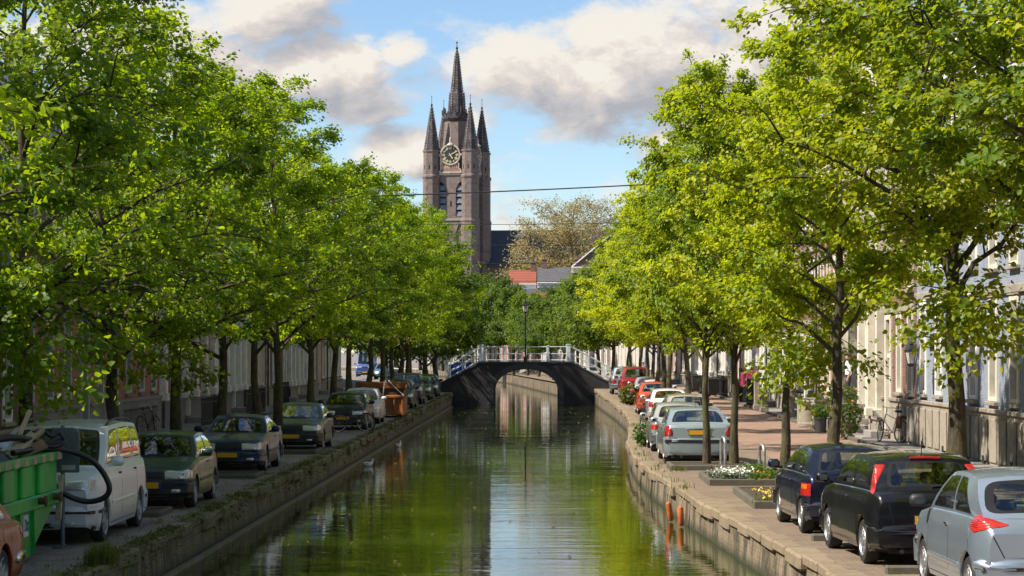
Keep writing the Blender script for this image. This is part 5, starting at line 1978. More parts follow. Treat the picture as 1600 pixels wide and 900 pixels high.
    for s in (-1, 1):
        pol = tl.get('poly', [(38, .66), (62, .66), (62, .86), (38, .86)])
        if 'corner' in tl:
            decal('tail_lamp', tl.get('mat', 'tail'), 'cl' if s > 0 else 'cr', tl['corner'], .014, .035, .03, 4)
        else:
            decal('tail_lamp', tl.get('mat', 'tail'), 'r', [(s * a, z) for a, z in pol], .012, tl.get('rad', .03), .03, 4)
        if 'rev' in tl:
            decal('lamp_segment', tl.get('rev_mat', 'lens'), 'r', [(s * a, z) for a, z in tl['rev']], .016, .015, .02, 2)
    if detail >= 2:
        for poly in tl.get('seams', [[(-52, .60), (52, .60)], [(-36, .60), (-42, zd)], [(36, .60), (42, zd)]]):
            (a0, q0), (a1, q1) = poly
            dx, dz = (.35, 0) if abs(a1 - a0) < abs(q1 - q0) * 90 else (0, .004)
            decal('tailgate_gap', 'seal', 'r', [(a0 - dx, q0 - dz), (a1 - dx, q1 - dz), (a1 + dx, q1 + dz), (a0 + dx, q0 + dz)], .0015, .001, .01, 2)
    if 'chrome' in tl:
        decal('boot_handle', 'chrome', 'r', tl['chrome'], .02, .01, .03, 2)
    if 'strip' in tl:
        decal('rubbing_strip', 'plastic', 'r', tl['strip'], .052, .015, .04, 3)
    if 'high' in tl:
        p0, p1 = rear_S(.36, .955), rear_S(.64, .955)
        mb = MB()
        pts = [rear_S(.34 + .32 * i / 8, .955) + Vector((-.012, 0, .012)) for i in range(9)]
        mb.tube(pts, .022, 6)
        mb.obj('high_brake_lamp', M['tail'], root)
    if wiper:
        p0 = rear_S(.5, .10) + Vector((-.02, 0, 0))
        p1 = rear_S(.16, .22) + Vector((-.025, 0, 0))
        MB().tube([p0, p0.lerp(p1, .5) + Vector((-.012, 0, .01)), p1], .011, 5).obj('rear_wiper', M['plastic'], root)
    for s in (.30, .62):
        p0 = front_S(s + .12, .045) + Vector((.02, 0, .005))
        p1 = front_S(s - .22, .10) + Vector((.025, 0, .01))
        MB().tube([p0, p0.lerp(p1, .5) + Vector((.006, 0, .01)), p1], .010, 5).obj('wiper', M['plastic'], root)
    # sides
    for mode, s in (('L', 1), ('R', -1)):
        belt = lambda d: zt_(d)
        mids = [c1 + (c2 - c1) * (1 - b) for b in bounds[1:-1]]
        seam_d = [c1 - .06] + mids
        if len(side) < 3:
            seam_d.append(c2 - (c2 - c1) * .12)
        if detail >= 1:
            for dd in seam_d:
                if abs(dd - wf) < ra + .02:
                    dd = wf + ra + .05
                lo_ = sill + .06
                if abs(dd - wr_) < ra:
                    lo_ = r + math.sqrt(max(0, ra * ra - (dd - wr_) ** 2)) + .03
                decal('door_gap', 'seal', mode, [(dd - .005, lo_), (dd + .005, lo_), (dd + .005, belt(dd) - .03), (dd - .005, belt(dd) - .03)], .0015, .001, .01, 2)
            decal('sill_gap', 'seal', mode, [(wf + ra + .06, sill + .06), (wr_ - ra - .04, sill + .06), (wr_ - ra - .04, sill + .072), (wf + ra + .06, sill + .072)], .0015, .001, .01, 2)
            for dd in mids[::-1][:2]:
                pd = dd - .13
                zz_ = belt(pd) - .14
                decal('door_handle', tl.get('handle', 'plastic') if tl else 'plastic', mode, [(pd - .075, zz_ - .014), (pd + .075, zz_ - .014), (pd + .075, zz_ + .016), (pd - .075, zz_ + .016)], .028, .015, .03, 2)
            if moulding is not None:
                mz, mm = moulding
                decal('side_moulding', pm if mm is None else mm, mode, [(wf + ra + .08, mz - .025), (wr_ - ra - .05, mz - .025), (wr_ - ra - .05, mz + .025), (wf + ra + .08, mz + .025)], .016, .012, .03, 3)
            if mode == 'L' and detail >= 2:
                q = wr_ + .02
                zz_ = min(belt(q) - .16, r + ra + .20)
                decal('fuel_flap', pm, mode, [(q - .075, zz_ - .08), (q + .075, zz_ - .08), (q + .075, zz_ + .08), (q - .075, zz_ + .08)], .004, .06, .01, 2)
        md = c1 + .18
        p = Vector((X(md), s * (w_(md) * .96), belt(md)))
        mi = MB()
        mi.cbox(-.05, .07, min(s * .05, s * .25), max(s * .05, s * .25), .015, .165, .04, Matrix.Translation(p))
        mi.cbox(-.015, .03, min(0, s * .09), max(0, s * .09), .01, .05, .008, Matrix.Translation(p))
        mo = mi.obj('wing_mirror', tl.get('mirror', pm) if tl and 'mirror' in tl else pm, root, smooth=True, sharp=50)
        MB().cbox(p.x - .054, p.x - .0505, p.y + min(s * .09, s * .205), p.y + max(s * .09, s * .205), p.z + .052, p.z + .128, .001).obj('mirror_glass', M['pane'], mo)
        if rails:
            pts = [Vector((X(r1 + .25 + (r2 - r1 - .3) * i / 10), s * (wroof - .05), zre(1 - (i / 10)) + .07 - .055 * (abs(i - 5) / 5) ** 6)) for i in range(11)]
            MB().tube(pts, .02, 6).obj('roof_rail', M['plastic'], root)
    # inside
    li = MB()
    zf_ = min(zc, zd) - .34
    li.quad((X(c1 - .05), -Wd * .41, zf_), (X(c2), -Wd * .41, zf_), (X(c2), Wd * .41, zf_), (X(c1 - .05), Wd * .41, zf_))
    for s in (-1, 1):
        li.quad((X(c1), s * Wd * .415, zf_), (X(c2), s * Wd * .415, zf_), (X(c2), s * Wd * .43, zd - .015), (X(c1), s * Wd * .43, zc - .015))
    li.obj('cabin_trim', M['cabin'], root)
    MB().cbox(X(c1 + .32), X(c1 - .04), -Wd * .40, Wd * .40, zf_, zc - .01, .04).obj('dashboard', M['plastic'], root)
    MB().tube([(X(c1 + .42) + .05 * math.sin(t), .36 + .17 * math.cos(t), zc + .00 + .17 * math.sin(t)) for t in np.linspace(0, 2 * PI, 17)[:-1]], .016, 5, closed=True).obj('steering_wheel', M['plastic'], root)
    sm = MB()
    zbk = min(H - .52, zc + .20)
    sm.cbox(-.10, .06, -.23, .23, zf_, zbk, .05, Matrix.Rotation(R(-6), 4, 'Y'))
    sm.cbox(-.165, -.06, -.13, .13, zbk + .03, zbk + .20, .04)
    sm.box(-.12, -.10, -.05, -.03, zbk - .02, zbk + .06)
    sm.box(-.12, -.10, .03, .05, zbk - .02, zbk + .06)
    me = sm.mesh('seat', M['cabin'])
    for s in (-1, 1):
        link('seat', me, root, (X(c1 + 1.10), s * Wd * .215, 0))
    db = max(c1 + 1.75, min(c2 - .42, c1 + 2.1))
    rb = MB().cbox(-.10, .06, -Wd * .36, Wd * .36, zf_, zd + .04, .05)
    for s in (-1, 1):
        rb.cbox(-.13, -.04, s * .36 - .12, s * .36 + .12, zd + .05, zd + .19, .035)
    rb.obj('rear_seat', M['cabin'], root, (X(db), 0, 0))
    # wheels and floor
    ty, rm = wheel_meshes(r, .19, rim)
    for dd in (wf, wr_):
        for s in (1, -1):
            o = link('wheel', ty, root, (X(dd), s * (Wd / 2 - .12), r), (0, 0, 0 if s > 0 else PI))
            link('rim', rm, o)
    fl = MB().box(X(L - .15), X(.15), -Wd / 2 + .26, Wd / 2 - .26, sill - .02, .60)
    for a, b in ((.14, wf - ra), (wf + ra, wr_ - ra), (wr_ + ra, L - .14)):
        fl.box(X(b), X(a), -Wd / 2 + .07, Wd / 2 - .07, sill + .01, .50)
    fl.obj('underbody', M['seal'], root)
    ex = MB().tube([(X(L - .25), Wd * .26, sill + .03), (X(L + .03), Wd * .26, sill + .02)], .03, 8).obj('exhaust', M['iron_grey'], root)
    if antenna:
        a0 = Vector((X(r2 - .12), 0, H - roofz - .01))
        MB().tube([a0, a0 + Vector((-.02, 0, .05)), a0 + Vector((-.13, 0, .40))], [.014, .007, .004], 5).obj('aerial', M['plastic'], root)
    return root


HATCH = dict(L=3.74, Wd=1.62, H=1.39, wb=2.4, fo=.70, r=.285, hood=.73, c1=1.02, zc=.92, r1=1.72, r2=3.08, c2=3.60, zd=.95, zt=.92)
SALOON = dict(L=4.55, Wd=1.72, H=1.40, wb=2.68, fo=.88, r=.31, hood=.74, c1=1.36, zc=.93, r1=2.12, r2=3.15, c2=3.82, zd=.98, zt=.96, side=[(.10, .44, .22, .46), (.49, .93, .49, .90)], wiper=False)
ESTATE = dict(L=4.45, Wd=1.72, H=1.45, wb=2.62, fo=.85, r=.31, hood=.75, c1=1.28, zc=.94, r1=2.0, r2=3.95, c2=4.30, zd=.98, zt=.93, side=[(.05, .30, .08, .30), (.33, .62, .33, .62), (.65, .95, .65, .93)])
SUV = dict(L=4.35, Wd=1.78, H=1.68, wb=2.6, fo=.82, r=.35, hood=.92, c1=1.15, zc=1.10, r1=1.75, r2=3.90, c2=4.22, zd=1.12, zt=1.05, sill=.30, bump_h=(.38, .64), side=[(.05, .30, .08, .30), (.33, .62, .33, .62), (.65, .95, .65, .93)], rails=True)

# --- shaded quay, bonnets towards the camera
vehicle('van', 'silver people carrier with roof rails beside the green skip', 'van', -7.62, 34.6, -1, (.70, .74, .80), L=4.66, Wd=1.84, H=1.81, wb=3.0, fo=.83, r=.315, hood=.99, c1=.92, zc=1.13, r1=1.75,
        r2=4.30, c2=4.56, zd=1.14, zt=1.08, side=[(.04, .28, .07, .28), (.31, .64, .31, .64), (.68, .95, .68, .92)], rails=True, bump_h=(.24, .60), sill=.20, metal=.25, tum=.86, plate_f=False,
        bump_mat=None, moulding=(.58, None), dusty=.1)
vehicle('hatchback', 'dark green hatchback with yellow plate between van and navy saloon', 'car', -7.30, 42.55, -1, (.030, .062, .048), **dict(HATCH, moulding=(.50, 'plastic'), bump_mat=M['plastic'], dusty=.25, metal=.3))
vehicle('saloon', 'navy blue saloon with a yellow front plate under the lindens', 'car', -7.52, 55.1, -1, (.012, .020, .085), **dict(SALOON, Wd=1.66, H=1.37, lamps='amber', moulding=(.50, 'plastic'), dusty=.1))
vehicle('saloon', 'dark grey boxy saloon behind a slim tree trunk', 'car', -7.32, 67.2, -1, (.040, .048, .052), **dict(SALOON, L=4.35, H=1.40, hood=.78, moulding=(.50, 'plastic'), bump_mat=M['plastic'], rim='cover'))
vehicle('hatchback', 'black hatchback with a bicycle parked against its bumper', 'car', -7.33, 84.8, -1, (.012, .014, .016), **dict(HATCH, L=4.0, Wd=1.68, rim='cover'))
vehicle('hatchback', 'white hatchback peeking out behind the black one', 'car', -7.30, 91.4, -1, (.62, .63, .62), **dict(HATCH, L=3.9, H=1.42, metal=0.0, dusty=.3))
vehicle('estate_car', 'black estate car just past the rusty orange container', 'car', -7.25, 113.5, -1, (.012, .013, .016), **dict(ESTATE))
vehicle('off_roader', 'dark green grey off-roader under the trees on the shaded quay', 'car', -7.25, 121.5, -1, (.05, .062, .06), **dict(SUV, dusty=.2))
vehicle('hatchback', 'small dark green car near the bridge foot', 'car', -7.2, 131.5, -1, (.015, .05, .025), **dict(HATCH))
vehicle('saloon', 'black saloon parked last before the bridge on the shaded quay', 'car', -7.2, 139.5, -1, (.015, .015, .018), **dict(SALOON))
vehicle('hatchback', 'light blue car driving with lit headlamps on the shaded street', 'car', -15.2 + 1.0, 205, -1, (.10, .22, .40), **dict(HATCH, L=4.0, Wd=1.75, H=1.5, lit=True, dusty=.1))
vehicle('hatchback', 'white car driving far along the shaded street', 'car', -12.5, 190, -1, (.6, .6, .6), **dict(HATCH, metal=0, dusty=.2))
vehicle('van', 'blue delivery van at the far end of the shaded street', 'van', -17.6, 228, -1, (.06, .11, .34), L=4.9, Wd=1.9, H=2.5, wb=3.0, fo=.85, r=.33, hood=1.05, c1=.9, zc=1.2, r1=1.5, r2=4.7, c2=4.82, zd=1.3, zt=1.2,
        side=[(.70, .96, .70, .93)], metal=0, tum=.93, plate_f=True)

# --- sunny quay, tails towards the camera
vehicle('hatchback', 'silver blue three door hatchback nearest on the sunny quay', 'car', 5.60, 25.6, 1, (.36, .43, .52), L=3.81, Wd=1.70, H=1.56, wb=2.5, fo=.72, r=.30, yaw=2.2, hood=.82, c1=.92, zc=1.0, r1=1.72, r2=3.02, c2=3.62, zd=1.04, zt=.96,
        side=[(.16, .49, .30, .52), (.525, .95, .55, .93)], tail=dict(poly=[(34, .985), (62, .885), (70, .92), (70, 1.05), (61, 1.09), (50, 1.05)], mat='tail_bright', rev=[(56, .925), (66, .945), (66, 1.03), (57, 1.035)], rev_mat='tail', rad=.03, handle='chrome', plate_z=.44,
        seams=[[(-47, .62), (47, .62)], [(-36, .62), (-44, .95)], [(36, .62), (44, .95)]], mirror=M['plastic']),
        rear_glass=(.03, .9), seal_r=.11, metal=.7, moulding=(.46, None), rim='seven', antenna=False, bump_h=(.24, .60), dusty=.05, tum=.86, kr=.16, wiper=False)
vehicle('hatchback', 'black five door hatchback with tall red tail lamps on its pillars', 'car', 5.14, 31.1, 1, (.003, .0035, .006), metal=.0, L=4.03, Wd=1.70, H=1.52, wb=2.51, fo=.80, r=.305, hood=.80, c1=1.0, zc=.98, r1=1.82, r2=3.40, c2=3.86, zd=1.02, zt=.96,
        side=[(.13, .47, .22, .48), (.51, .95, .52, .93)], tail=dict(corner=[(-.10, 1.02), (.10, .98), (-.02, 1.37), (-.15, 1.37)], mat='tail_bright', high=1, plate_z=.64), rear_glass=(.10, .9), rim='seven', antenna=True, dusty=.03, bump_h=(.24, .58), tum=.84, yaw=4.0)
vehicle('hatchback', 'navy blue hatchback with orange and red tail lamps', 'car', 4.90, 36.6, 1, (.006, .009, .034), L=3.72, Wd=1.66, H=1.42, wb=2.41, fo=.74, r=.285, hood=.76, c1=1.0, zc=.93, r1=1.72, r2=3.16, c2=3.60, zd=.95, zt=.92,
        side=[(.12, .46, .18, .48), (.505, .95, .52, .93)], tail=dict(poly=[(44, .62), (66, .62), (66, .82), (44, .82)], mat='tail', rad=.015, rev=[(50, .73), (64, .73), (64, .80), (50, .80)], rev_mat='amber', plate_z=.50), dusty=.06, bump_h=(.24, .54), yaw=2.5)
vehicle('saloon', 'pale blue saloon with a yellow plate and black bumper strip behind a tree', 'car', 4.02, 59.2, 1, (.38, .46, .50), **dict(SALOON, L=4.62, Wd=1.77, H=1.48, c1=1.25, zc=.98, r1=2.05, r2=3.38, c2=4.18, zd=1.04, zt=1.03, kr=.10,
        tail=dict(poly=[(42, .74), (64, .74), (66, .98), (48, 1.03), (42, .90)], mat='tail', rad=.05, plate_z=.84, chrome=[(-24, .925), (24, .925), (24, .945), (-24, .945)], strip=[(-72, .585), (72, .585), (72, .66), (-72, .66)],
                  seams=[[(-41, .70), (41, .70)]]), bump_h=(.26, .70), metal=.5, dusty=.2, antenna=True, rear_glass=(.07, .9)))
vehicle('hatchback', 'silver hatchback with a dark lower bumper squeezed beside the pale blue saloon', 'car', 3.98, 66.9, 1, (.50, .50, .49), **dict(HATCH, L=3.84, Wd=1.66, H=1.44, metal=.5, bump_mat=M['sign_back'], dusty=.2, bump_h=(.26, .56),
        tail=dict(poly=[(40, .66), (66, .66), (66, .80), (40, .80)], mat='tail_bright', rad=.03, plate_z=.50)))
vehicle('estate_car', 'beige estate car with green tinted rear glass', 'car', 4.95, 78.3, 1, (.42, .38, .30), **dict(ESTATE, metal=.3, dusty=.3))
vehicle('hatchback', 'small white hatchback in front of the orange red one', 'car', 4.98, 90.5, 1, (.62, .63, .63), **dict(HATCH, metal=0, dusty=.2))
vehicle('hatchback', 'orange red hatchback on the sunny quay', 'car', 5.05, 102.0, 1, (.52, .075, .03), **dict(HATCH, L=4.0, Wd=1.7, H=1.46, metal=.1, dusty=.1))
vehicle('hatchback', 'white car beyond the orange red hatchback', 'car', 5.55, 110.5, 1, (.60, .61, .60), **dict(HATCH, H=1.42, metal=0, dusty=.3))
vehicle('saloon', 'silver saloon with its rear beside the quayside shrub', 'car', 5.55, 118.5, 1, (.45, .46, .47), **dict(SALOON, metal=.5))
vehicle('off_roader', 'dark red van with a big rear window near the bridge', 'van', 5.2, 128.5, 1, (.26, .018, .022), **dict(SUV, L=4.5, H=1.80, rails=False, metal=.2, dusty=.1))
vehicle('off_roader', 'silver blue off-roader parked nearest the bridge on the sunny quay', 'car', 5.0, 138.5, 1, (.34, .39, .46), **dict(SUV, metal=.5))
for i, (y, col, lab) in enumerate([(178, (.5, .5, .5), 'silver car seen through the bridge arch on the far quay'), (189, (.02, .02, .025), 'black car seen through the bridge arch on the far quay'), (201, (.15, .02, .02), 'dark red car seen through the bridge arch on the far quay')]):
    vehicle('hatchback', lab, 'car', xr(y) + 1.6, y, 1, col, **dict(HATCH, yaw=8 + 3 * i))
# vintage car, only its far wing in view
vin = vehicle('vintage_car', 'red vintage car with chrome bumper, cut by the picture corner', 'car', -7.12, 23.9, -1, (.22, .012, .014), **dict(SALOON, L=4.3, Wd=1.62, H=1.40, fo=.72, wb=2.45, hood=.80, zd=.90, zt=.84, zc=.92, r=.30, metal=.15, dusty=.05, moulding=(.66, M['chrome']), bump_mat=M['chrome'], bump_h=(.36, .50), kr=.05, plate_r=False,
        tail=dict(poly=[(50, .70), (60, .70), (60, .80), (50, .80)], mat='tail', rad=.02, seams=[])))
# ---------------------------------------------------------------- street lamp on the bridge, wall lantern
def lantern_parts(root, z, s=1.0, y=0, x=0):
    T = Matrix.Translation((x, y, z)) @ Matrix.Scale(s, 4)
    gl = MB().lathe([(.13, .06), (.22, .46)], 6, T, cap=False).obj('lantern_glass', M['lantern'], root)
    fr = MB()
    for k in range(6):
        a = 2 * PI * k / 6
        fr.tube([T @ Vector((.135 * math.cos(a), .135 * math.sin(a), .05)), T @ Vector((.225 * math.cos(a), .225 * math.sin(a), .47))], .014 * s, 4)
    fr.lathe([(.05, -.06), (.15, .0), (.15, .06), (.12, .06)], 6, T)
    fr.lathe([(.25, .46), (.26, .50), (.15, .62), (.07, .68), (.09, .72), (.03, .80), (.01, .86)], 6, T)
    fr.obj('lantern_frame', M['iron'], root)


lp = thing('street_lamp', 'black street lamp with a six sided lantern on the bridge railing', 'street lamp', (-1.16, BY0 + .02, 2.2))
MB().lathe([(.13, 0), (.13, .35), (.09, .42), (.06, .5), (.055, 1.5), (.075, 1.55), (.05, 1.6), (.04, 3.15), (.07, 3.2), (.05, 3.25), (.05, 3.34)], 10).obj('post', M['iron'], lp, smooth=True)
MB().tube([(-.28, 0, 3.0), (.28, 0, 3.0)], .016, 5).obj('ladder_bar', M['iron'], lp)
lantern_parts(lp, 3.38)
wl_ = thing('wall_lantern', 'black wall lantern on an iron bracket beside the narrow red brick house', 'lantern', (11.18, 66.4, 2.72))
MB().tube([(0, 0, .62), (-.25, 0, .66), (-.55, 0, .60)], .022, 5).tube([(0, 0, .3), (-.2, 0, .42), (-.38, 0, .62)], .014, 5).cbox(-.02, .1, -.06, .06, .22, .72, .01).obj('bracket', M['iron'], wl_)
lantern_parts(wl_, -.18, .85, 0, -.55)


# ---------------------------------------------------------------- bicycles
BW = None


def bicycle(label, x, y, z, rz, lean, mat, group='parked bicycles', basket=False, saddle_mat='plastic', turn=0.3):
    global BW
    if BW is None:
        ty = MB().tube([(.335 * math.cos(t), 0, .335 * math.sin(t)) for t in np.linspace(0, 2 * PI, 29)[:-1]], .021, 6, closed=True).mesh('wheel', M['tyre'], True)
        rm = MB().tube([(.31 * math.cos(t), 0, .31 * math.sin(t)) for t in np.linspace(0, 2 * PI, 29)[:-1]], .011, 5, closed=True)
        for k in range(14):
            a = 2 * PI * k / 14
            rm.tube([(.02 * math.cos(a + .5), .02 * (-1) ** k, .02 * math.sin(a + .5)), (.305 * math.cos(a), 0, .305 * math.sin(a))], .0028, 3)
        rm.tube([(0, -.05, 0), (0, .05, 0)], .022, 6)
        BW = (ty, rm.mesh('rim', M['galv'], True))
    t = thing('bicycle', label, 'bicycle', (x, y, z), rz, group)
    t.rotation_euler = (lean, 0, rz)
    for wx in (-.53, .53):
        o = link('wheel', BW[0], t, (wx, 0, .355), (0, 0, turn if wx > 0 else 0))
        link('rim', BW[1], o)
    fr = MB()
    bb, st, hd0, hd1, ax = Vector((-.08, 0, .30)), Vector((-.22, 0, .80)), Vector((.36, 0, .88)), Vector((.40, 0, .66)), Vector((-.53, 0, .355))
    for a, b, r in ((bb, st, .017), (bb, hd1, .019), (st.lerp(bb, .15), hd0, .016), (bb, ax, .012), (st, ax, .010), (hd1, hd0, .02)):
        fr.tube([a, b], r, 6)
    fr.tube([hd1, Vector((.47, .05, .5)), Vector((.53, .05, .355))], .012, 5).tube([hd1, Vector((.47, -.05, .5)), Vector((.53, -.05, .355))], .012, 5)
    fr.tube([(-.53 - .37 * math.cos(a), 0, .355 + .37 * math.sin(a)) for a in np.linspace(.0, 2.0, 9)], .018, 4)
    fr.tube([(.53 - .37 * math.cos(a), 0, .355 + .37 * math.sin(a)) for a in np.linspace(1.0, 2.7, 8)], .018, 4)
    fr.tube([ax + Vector((0, .06, 0)), Vector((-.62, .06, .72)), Vector((-.25, .06, .74))], .007, 4).tube([ax - Vector((0, .06, 0)), Vector((-.62, -.06, .72)), Vector((-.25, -.06, .74))], .007, 4)
    fr.obj('frame', mat, t, smooth=True)
    MB().tube([hd0, Vector((.33, 0, 1.02)), Vector((.35, 0, 1.06))], .014, 6).tube([(.12, .29, 1.06), (.28, .22, 1.10), (.35, 0, 1.07), (.28, -.22, 1.10), (.12, -.29, 1.06)], .012, 6).obj('handlebar', M['galv'], t, smooth=True)
    sd = MB().tube([st, (-.25, 0, .95)], .012, 5).cbox(-.40, -.13, -.07, .07, .94, 1.0, .028)
    sd.obj('saddle', M[saddle_mat], t, smooth=True)
    pd = MB().tube([bb + Vector((.12, .06, -.10)), bb + Vector((0, .06, 0)), bb + Vector((0, -.06, 0)), bb + Vector((-.12, -.06, .10))], .011, 5)
    pd.cbox(.0, .1, .06, .15, .185, .21, .006).cbox(-.25, -.15, -.15, -.06, .39, .415, .006)
    pd.obj('pedals', M['plastic'], t)
    if basket:
        MB().cbox(-.68, -.42, -.17, .17, .76, .84, .02).cbox(-.66, -.44, .08, .2, .42, .76, .03).obj('pannier', M['door_brown'], t)
    return t


DK = M['plastic']
bicycle('black bicycle leaning on the railing of the broad red brick house', -12.95, 76.0, .11, R(74), R(-8), DK)
bicycle('dark bicycle leaning against the bumper of the black hatchback', -6.95, 83.75, .0, R(28), R(14), DK, turn=-.5)
bicycle('black bicycle standing at the very edge of the sunny quay', 3.62, 84.2, .08, R(82), R(6), DK)
WHT = plain('bicycle_white', (.72, .71, .66), .4, var=.15)
bicycle('white bicycle leaning against the stone plinth of the narrow brick house', 10.75, 71.4, .12, R(118), R(8), WHT, basket=True, turn=-.4)
bicycle('grey bicycle parked in front of the magenta cover', 10.25, 114.0, .3, R(70), R(6), M['galv'])
bicycle('black bicycle behind the grey one at the iron fence', 10.5, 111.3, .28, R(60), R(7), DK)
bicycle('bicycle by the bins on the far sunny pavement', 9.6, 140.0, .4, R(75), R(6), DK)

# ---------------------------------------------------------------- the green skip and what is in it
SX0, SX1, SY0, SY1 = -9.15, -7.12, 28.9, 33.85
sk = thing('skip', 'green rubbish skip heaped with scrap beside the vintage red car', 'skip', ((SX0 + SX1) / 2, (SY0 + SY1) / 2, .01))
hw, hl = (SX1 - SX0) / 2, (SY1 - SY0) / 2
prof = [(-hl, .76), (-hl + 1.9, .06), (hl - 1.8, .06), (hl, .76), (hl, 1.34), (-hl, 1.34)]
YZ = Matrix(((0, 0, 1, 0), (1, 0, 0, 0), (0, 1, 0, 0), (0, 0, 0, 1)))
MB().prism(prof, -hw + .02, hw - .02, YZ).obj('shell', M['green_paint'], sk)
for s in (-1, 1):
    bmid = MB().cbox(min(s * (hw - .03), s * (hw + .05)), max(s * (hw - .03), s * (hw + .05)), -hl, hl, .70, .90, .02)
    bmid.obj('side_beam', M['green_paint'], sk)
    rm = MB().cbox(min(s * (hw - .05), s * (hw + .065)), max(s * (hw - .05), s * (hw + .065)), -hl, hl, 1.34, 1.46, .015).obj('rim', M['green_paint'], sk)
    for k in range(9):
        y = -hl + .28 + k * .54
        MB().cbox(min(s * (hw + .060), s * (hw + .072)), max(s * (hw + .060), s * (hw + .072)), y, y + .27, 1.345, 1.455, .004).obj('pale_stripe', M['wood'], rm)
        if k < 8:
            if k % 2 == 0:
              MB().cbox(min(s * (hw - .03), s * (hw + .045)), max(s * (hw - .03), s * (hw + .045)), y + .02, y + .60, .90, 1.342, .02).obj('rib', M['green_paint'], sk)
    for k, (y0, y1) in enumerate(((-1.15, -.95), (-.1, .1), (.75, .9))):
        MB().prism([(y0, .70), (y1, .70), (y1 - .1, .10), (y0 + .06, .10)], min(s * (hw - .03), s * (hw + .03)), max(s * (hw - .03), s * (hw + .03)), YZ).obj('gusset', M['green_paint'], sk)
    for y in (hl - .55, hl - 1.55):
        MB().lathe([(.0, 0), (.05, 0), (.05, .1), (.075, .1), (.075, .13), (.0, .13)], 8, Matrix.Translation((s * (hw + .04), y, .82)) @ Matrix.Rotation(s * PI / 2, 4, 'Y')).obj('lifting_pin', M['rust_dark'], sk)
for s in (-1, 1):
    MB().cbox(-hw - .02, hw + .02, min(s * (hl - .03), s * (hl + .05)), max(s * (hl - .03), s * (hl + .05)), 1.342, 1.458, .015).obj('end_rim', M['green_paint'], sk)
st = MB().cbox(hw - .019, hw - .008, .28, .56, .36, .66, .003).obj('sticker', M['white_plate'], sk)
lt = MB()
for pts in ([(.34, .60), (.34, .44)], [(.34, .60), (.42, .58), (.44, .50), (.40, .45), (.34, .44)], [(.46, .44), (.48, .56)], [(.48, .50), (.53, .56)], [(.48, .50), (.53, .43)]):
    lt.tube([(hw - .007, a, b) for a, b in pts], .010, 4)
lt.obj('sticker_print', M['ink'], st)
# scrap lying in it
rs = random.Random(5)
hm = MB()
NX, NY = 12, 22
for i in range(NX + 1):
    for j in range(NY + 1):
        u, v = i / NX, j / NY
        z = 1.28 + (.26 * math.sin(PI * u) * math.sin(PI * v) + rs.uniform(0, .14)) * min(1, 6 * u, 6 * (1 - u), 6 * v, 6 * (1 - v))
        hm.v.append((SX0 + .1 + (SX1 - SX0 - .2) * u, SY0 + .1 + (SY1 - SY0 - .2) * v, z))
for i in range(NX):
    for j in range(NY):
        a = i * (NY + 1) + j
        hm.f.append((a, a + NY + 1, a + NY + 2, a + 1))
tag(hm.obj('rubble', M['junk']), 'dark scrap heap filling the green skip', 'rubble', kind='stuff')


def plank(label, a, b, w, t, mat, nm='plank', cat='plank', roll=0.0, grp='timber sticking out of the skip'):
    a, b = Vector(a), Vector(b)
    d = b - a
    o = MB().cbox(0, d.length, -w / 2, w / 2, -t / 2, t / 2, .008).obj(nm, mat, None, a)
    o.rotation_euler = (d.to_track_quat('X', 'Z').to_matrix().to_4x4() @ Matrix.Rotation(roll, 4, 'X')).to_euler()
    return tag(o, label, cat, grp)


plank('pale thin batten standing tallest out of the skip', P(12, 722, 33.0), P(47, 641, 33.4), .07, .035, M['wood'], roll=.6)
plank('thick broken brown beam slanting out of the skip', P(12, 716, 32.6), P(63, 670, 33.5), .15, .07, M['wood'], roll=.3)
plank('short brown board lying under the beam in the skip', P(30, 712, 32.9), P(70, 693, 33.3), .16, .04, M['wood_brown'], roll=.9)
plank('pale splintered lath hanging down at the end of the skip', P(95, 742, 34.05), P(91, 812, 33.7), .09, .03, M['wood'], roll=.2)


def tubes(nm, label, cat, pts, r, mat, n=8, grp=None):
    """smooth curve through the points"""
    pts = [Vector(p) for p in pts]
    out = []
    for i in range(len(pts) - 1):
        p0, p1, p2, p3 = pts[max(i - 1, 0)], pts[i], pts[i + 1], pts[min(i + 2, len(pts) - 1)]
        for k in range(5):
            t = k / 5
            out.append(.5 * ((2 * p1) + (p2 - p0) * t + (2 * p0 - 5 * p1 + 4 * p2 - p3) * t * t + (3 * p1 - p0 - 3 * p2 + p3) * t ** 3))
    out.append(pts[-1])
    return tag(MB().tube(out, r, n).obj(nm, mat, None, smooth=True, sharp=70), label, cat, grp)


tubes('hose', 'thick black hose looping out of the skip in front of the van', 'hose', [P(35, 690, 33.0), P(58, 722, 33.6), P(92, 765, 34.0), P(130, 783, 34.2), P(160, 779, 34.2), P(171, 763, 34.2), P(160, 737, 34.15), P(138, 716, 34.0), P(105, 704, 33.8), P(62, 702, 33.3), P(20, 708, 32.6)], .043, M['hose'], 10, 'black hoses in the skip')
tubes('hose', 'black hose lying along the top of the scrap in the skip', 'hose', [P(-20, 690, 32.4), P(20, 684, 32.8), P(50, 688, 33.2), P(78, 694, 33.6), P(96, 690, 33.7)], .05, M['hose'], 8, 'black hoses in the skip')
tubes('cable', 'thin black cable curling over the scrap towards the sign post', 'cable', [P(52, 676, 33.3), P(66, 672, 33.5), P(80, 682, 33.6), P(92, 676, 33.7), P(100, 690, 33.7), P(84, 698, 33.5), P(60, 694, 33.3)], .03, M['hose'], 6)
o = MB().cbox(-.55, .3, -.6, .5, 0, .30, .03).obj('scrap_box', M['junk'], None, (-8.0, 31.6, 1.50), rot=(R(12), R(9), R(16)))
tag(o, 'black plastic crate on top of the scrap in the skip', 'crate')
o = MB()
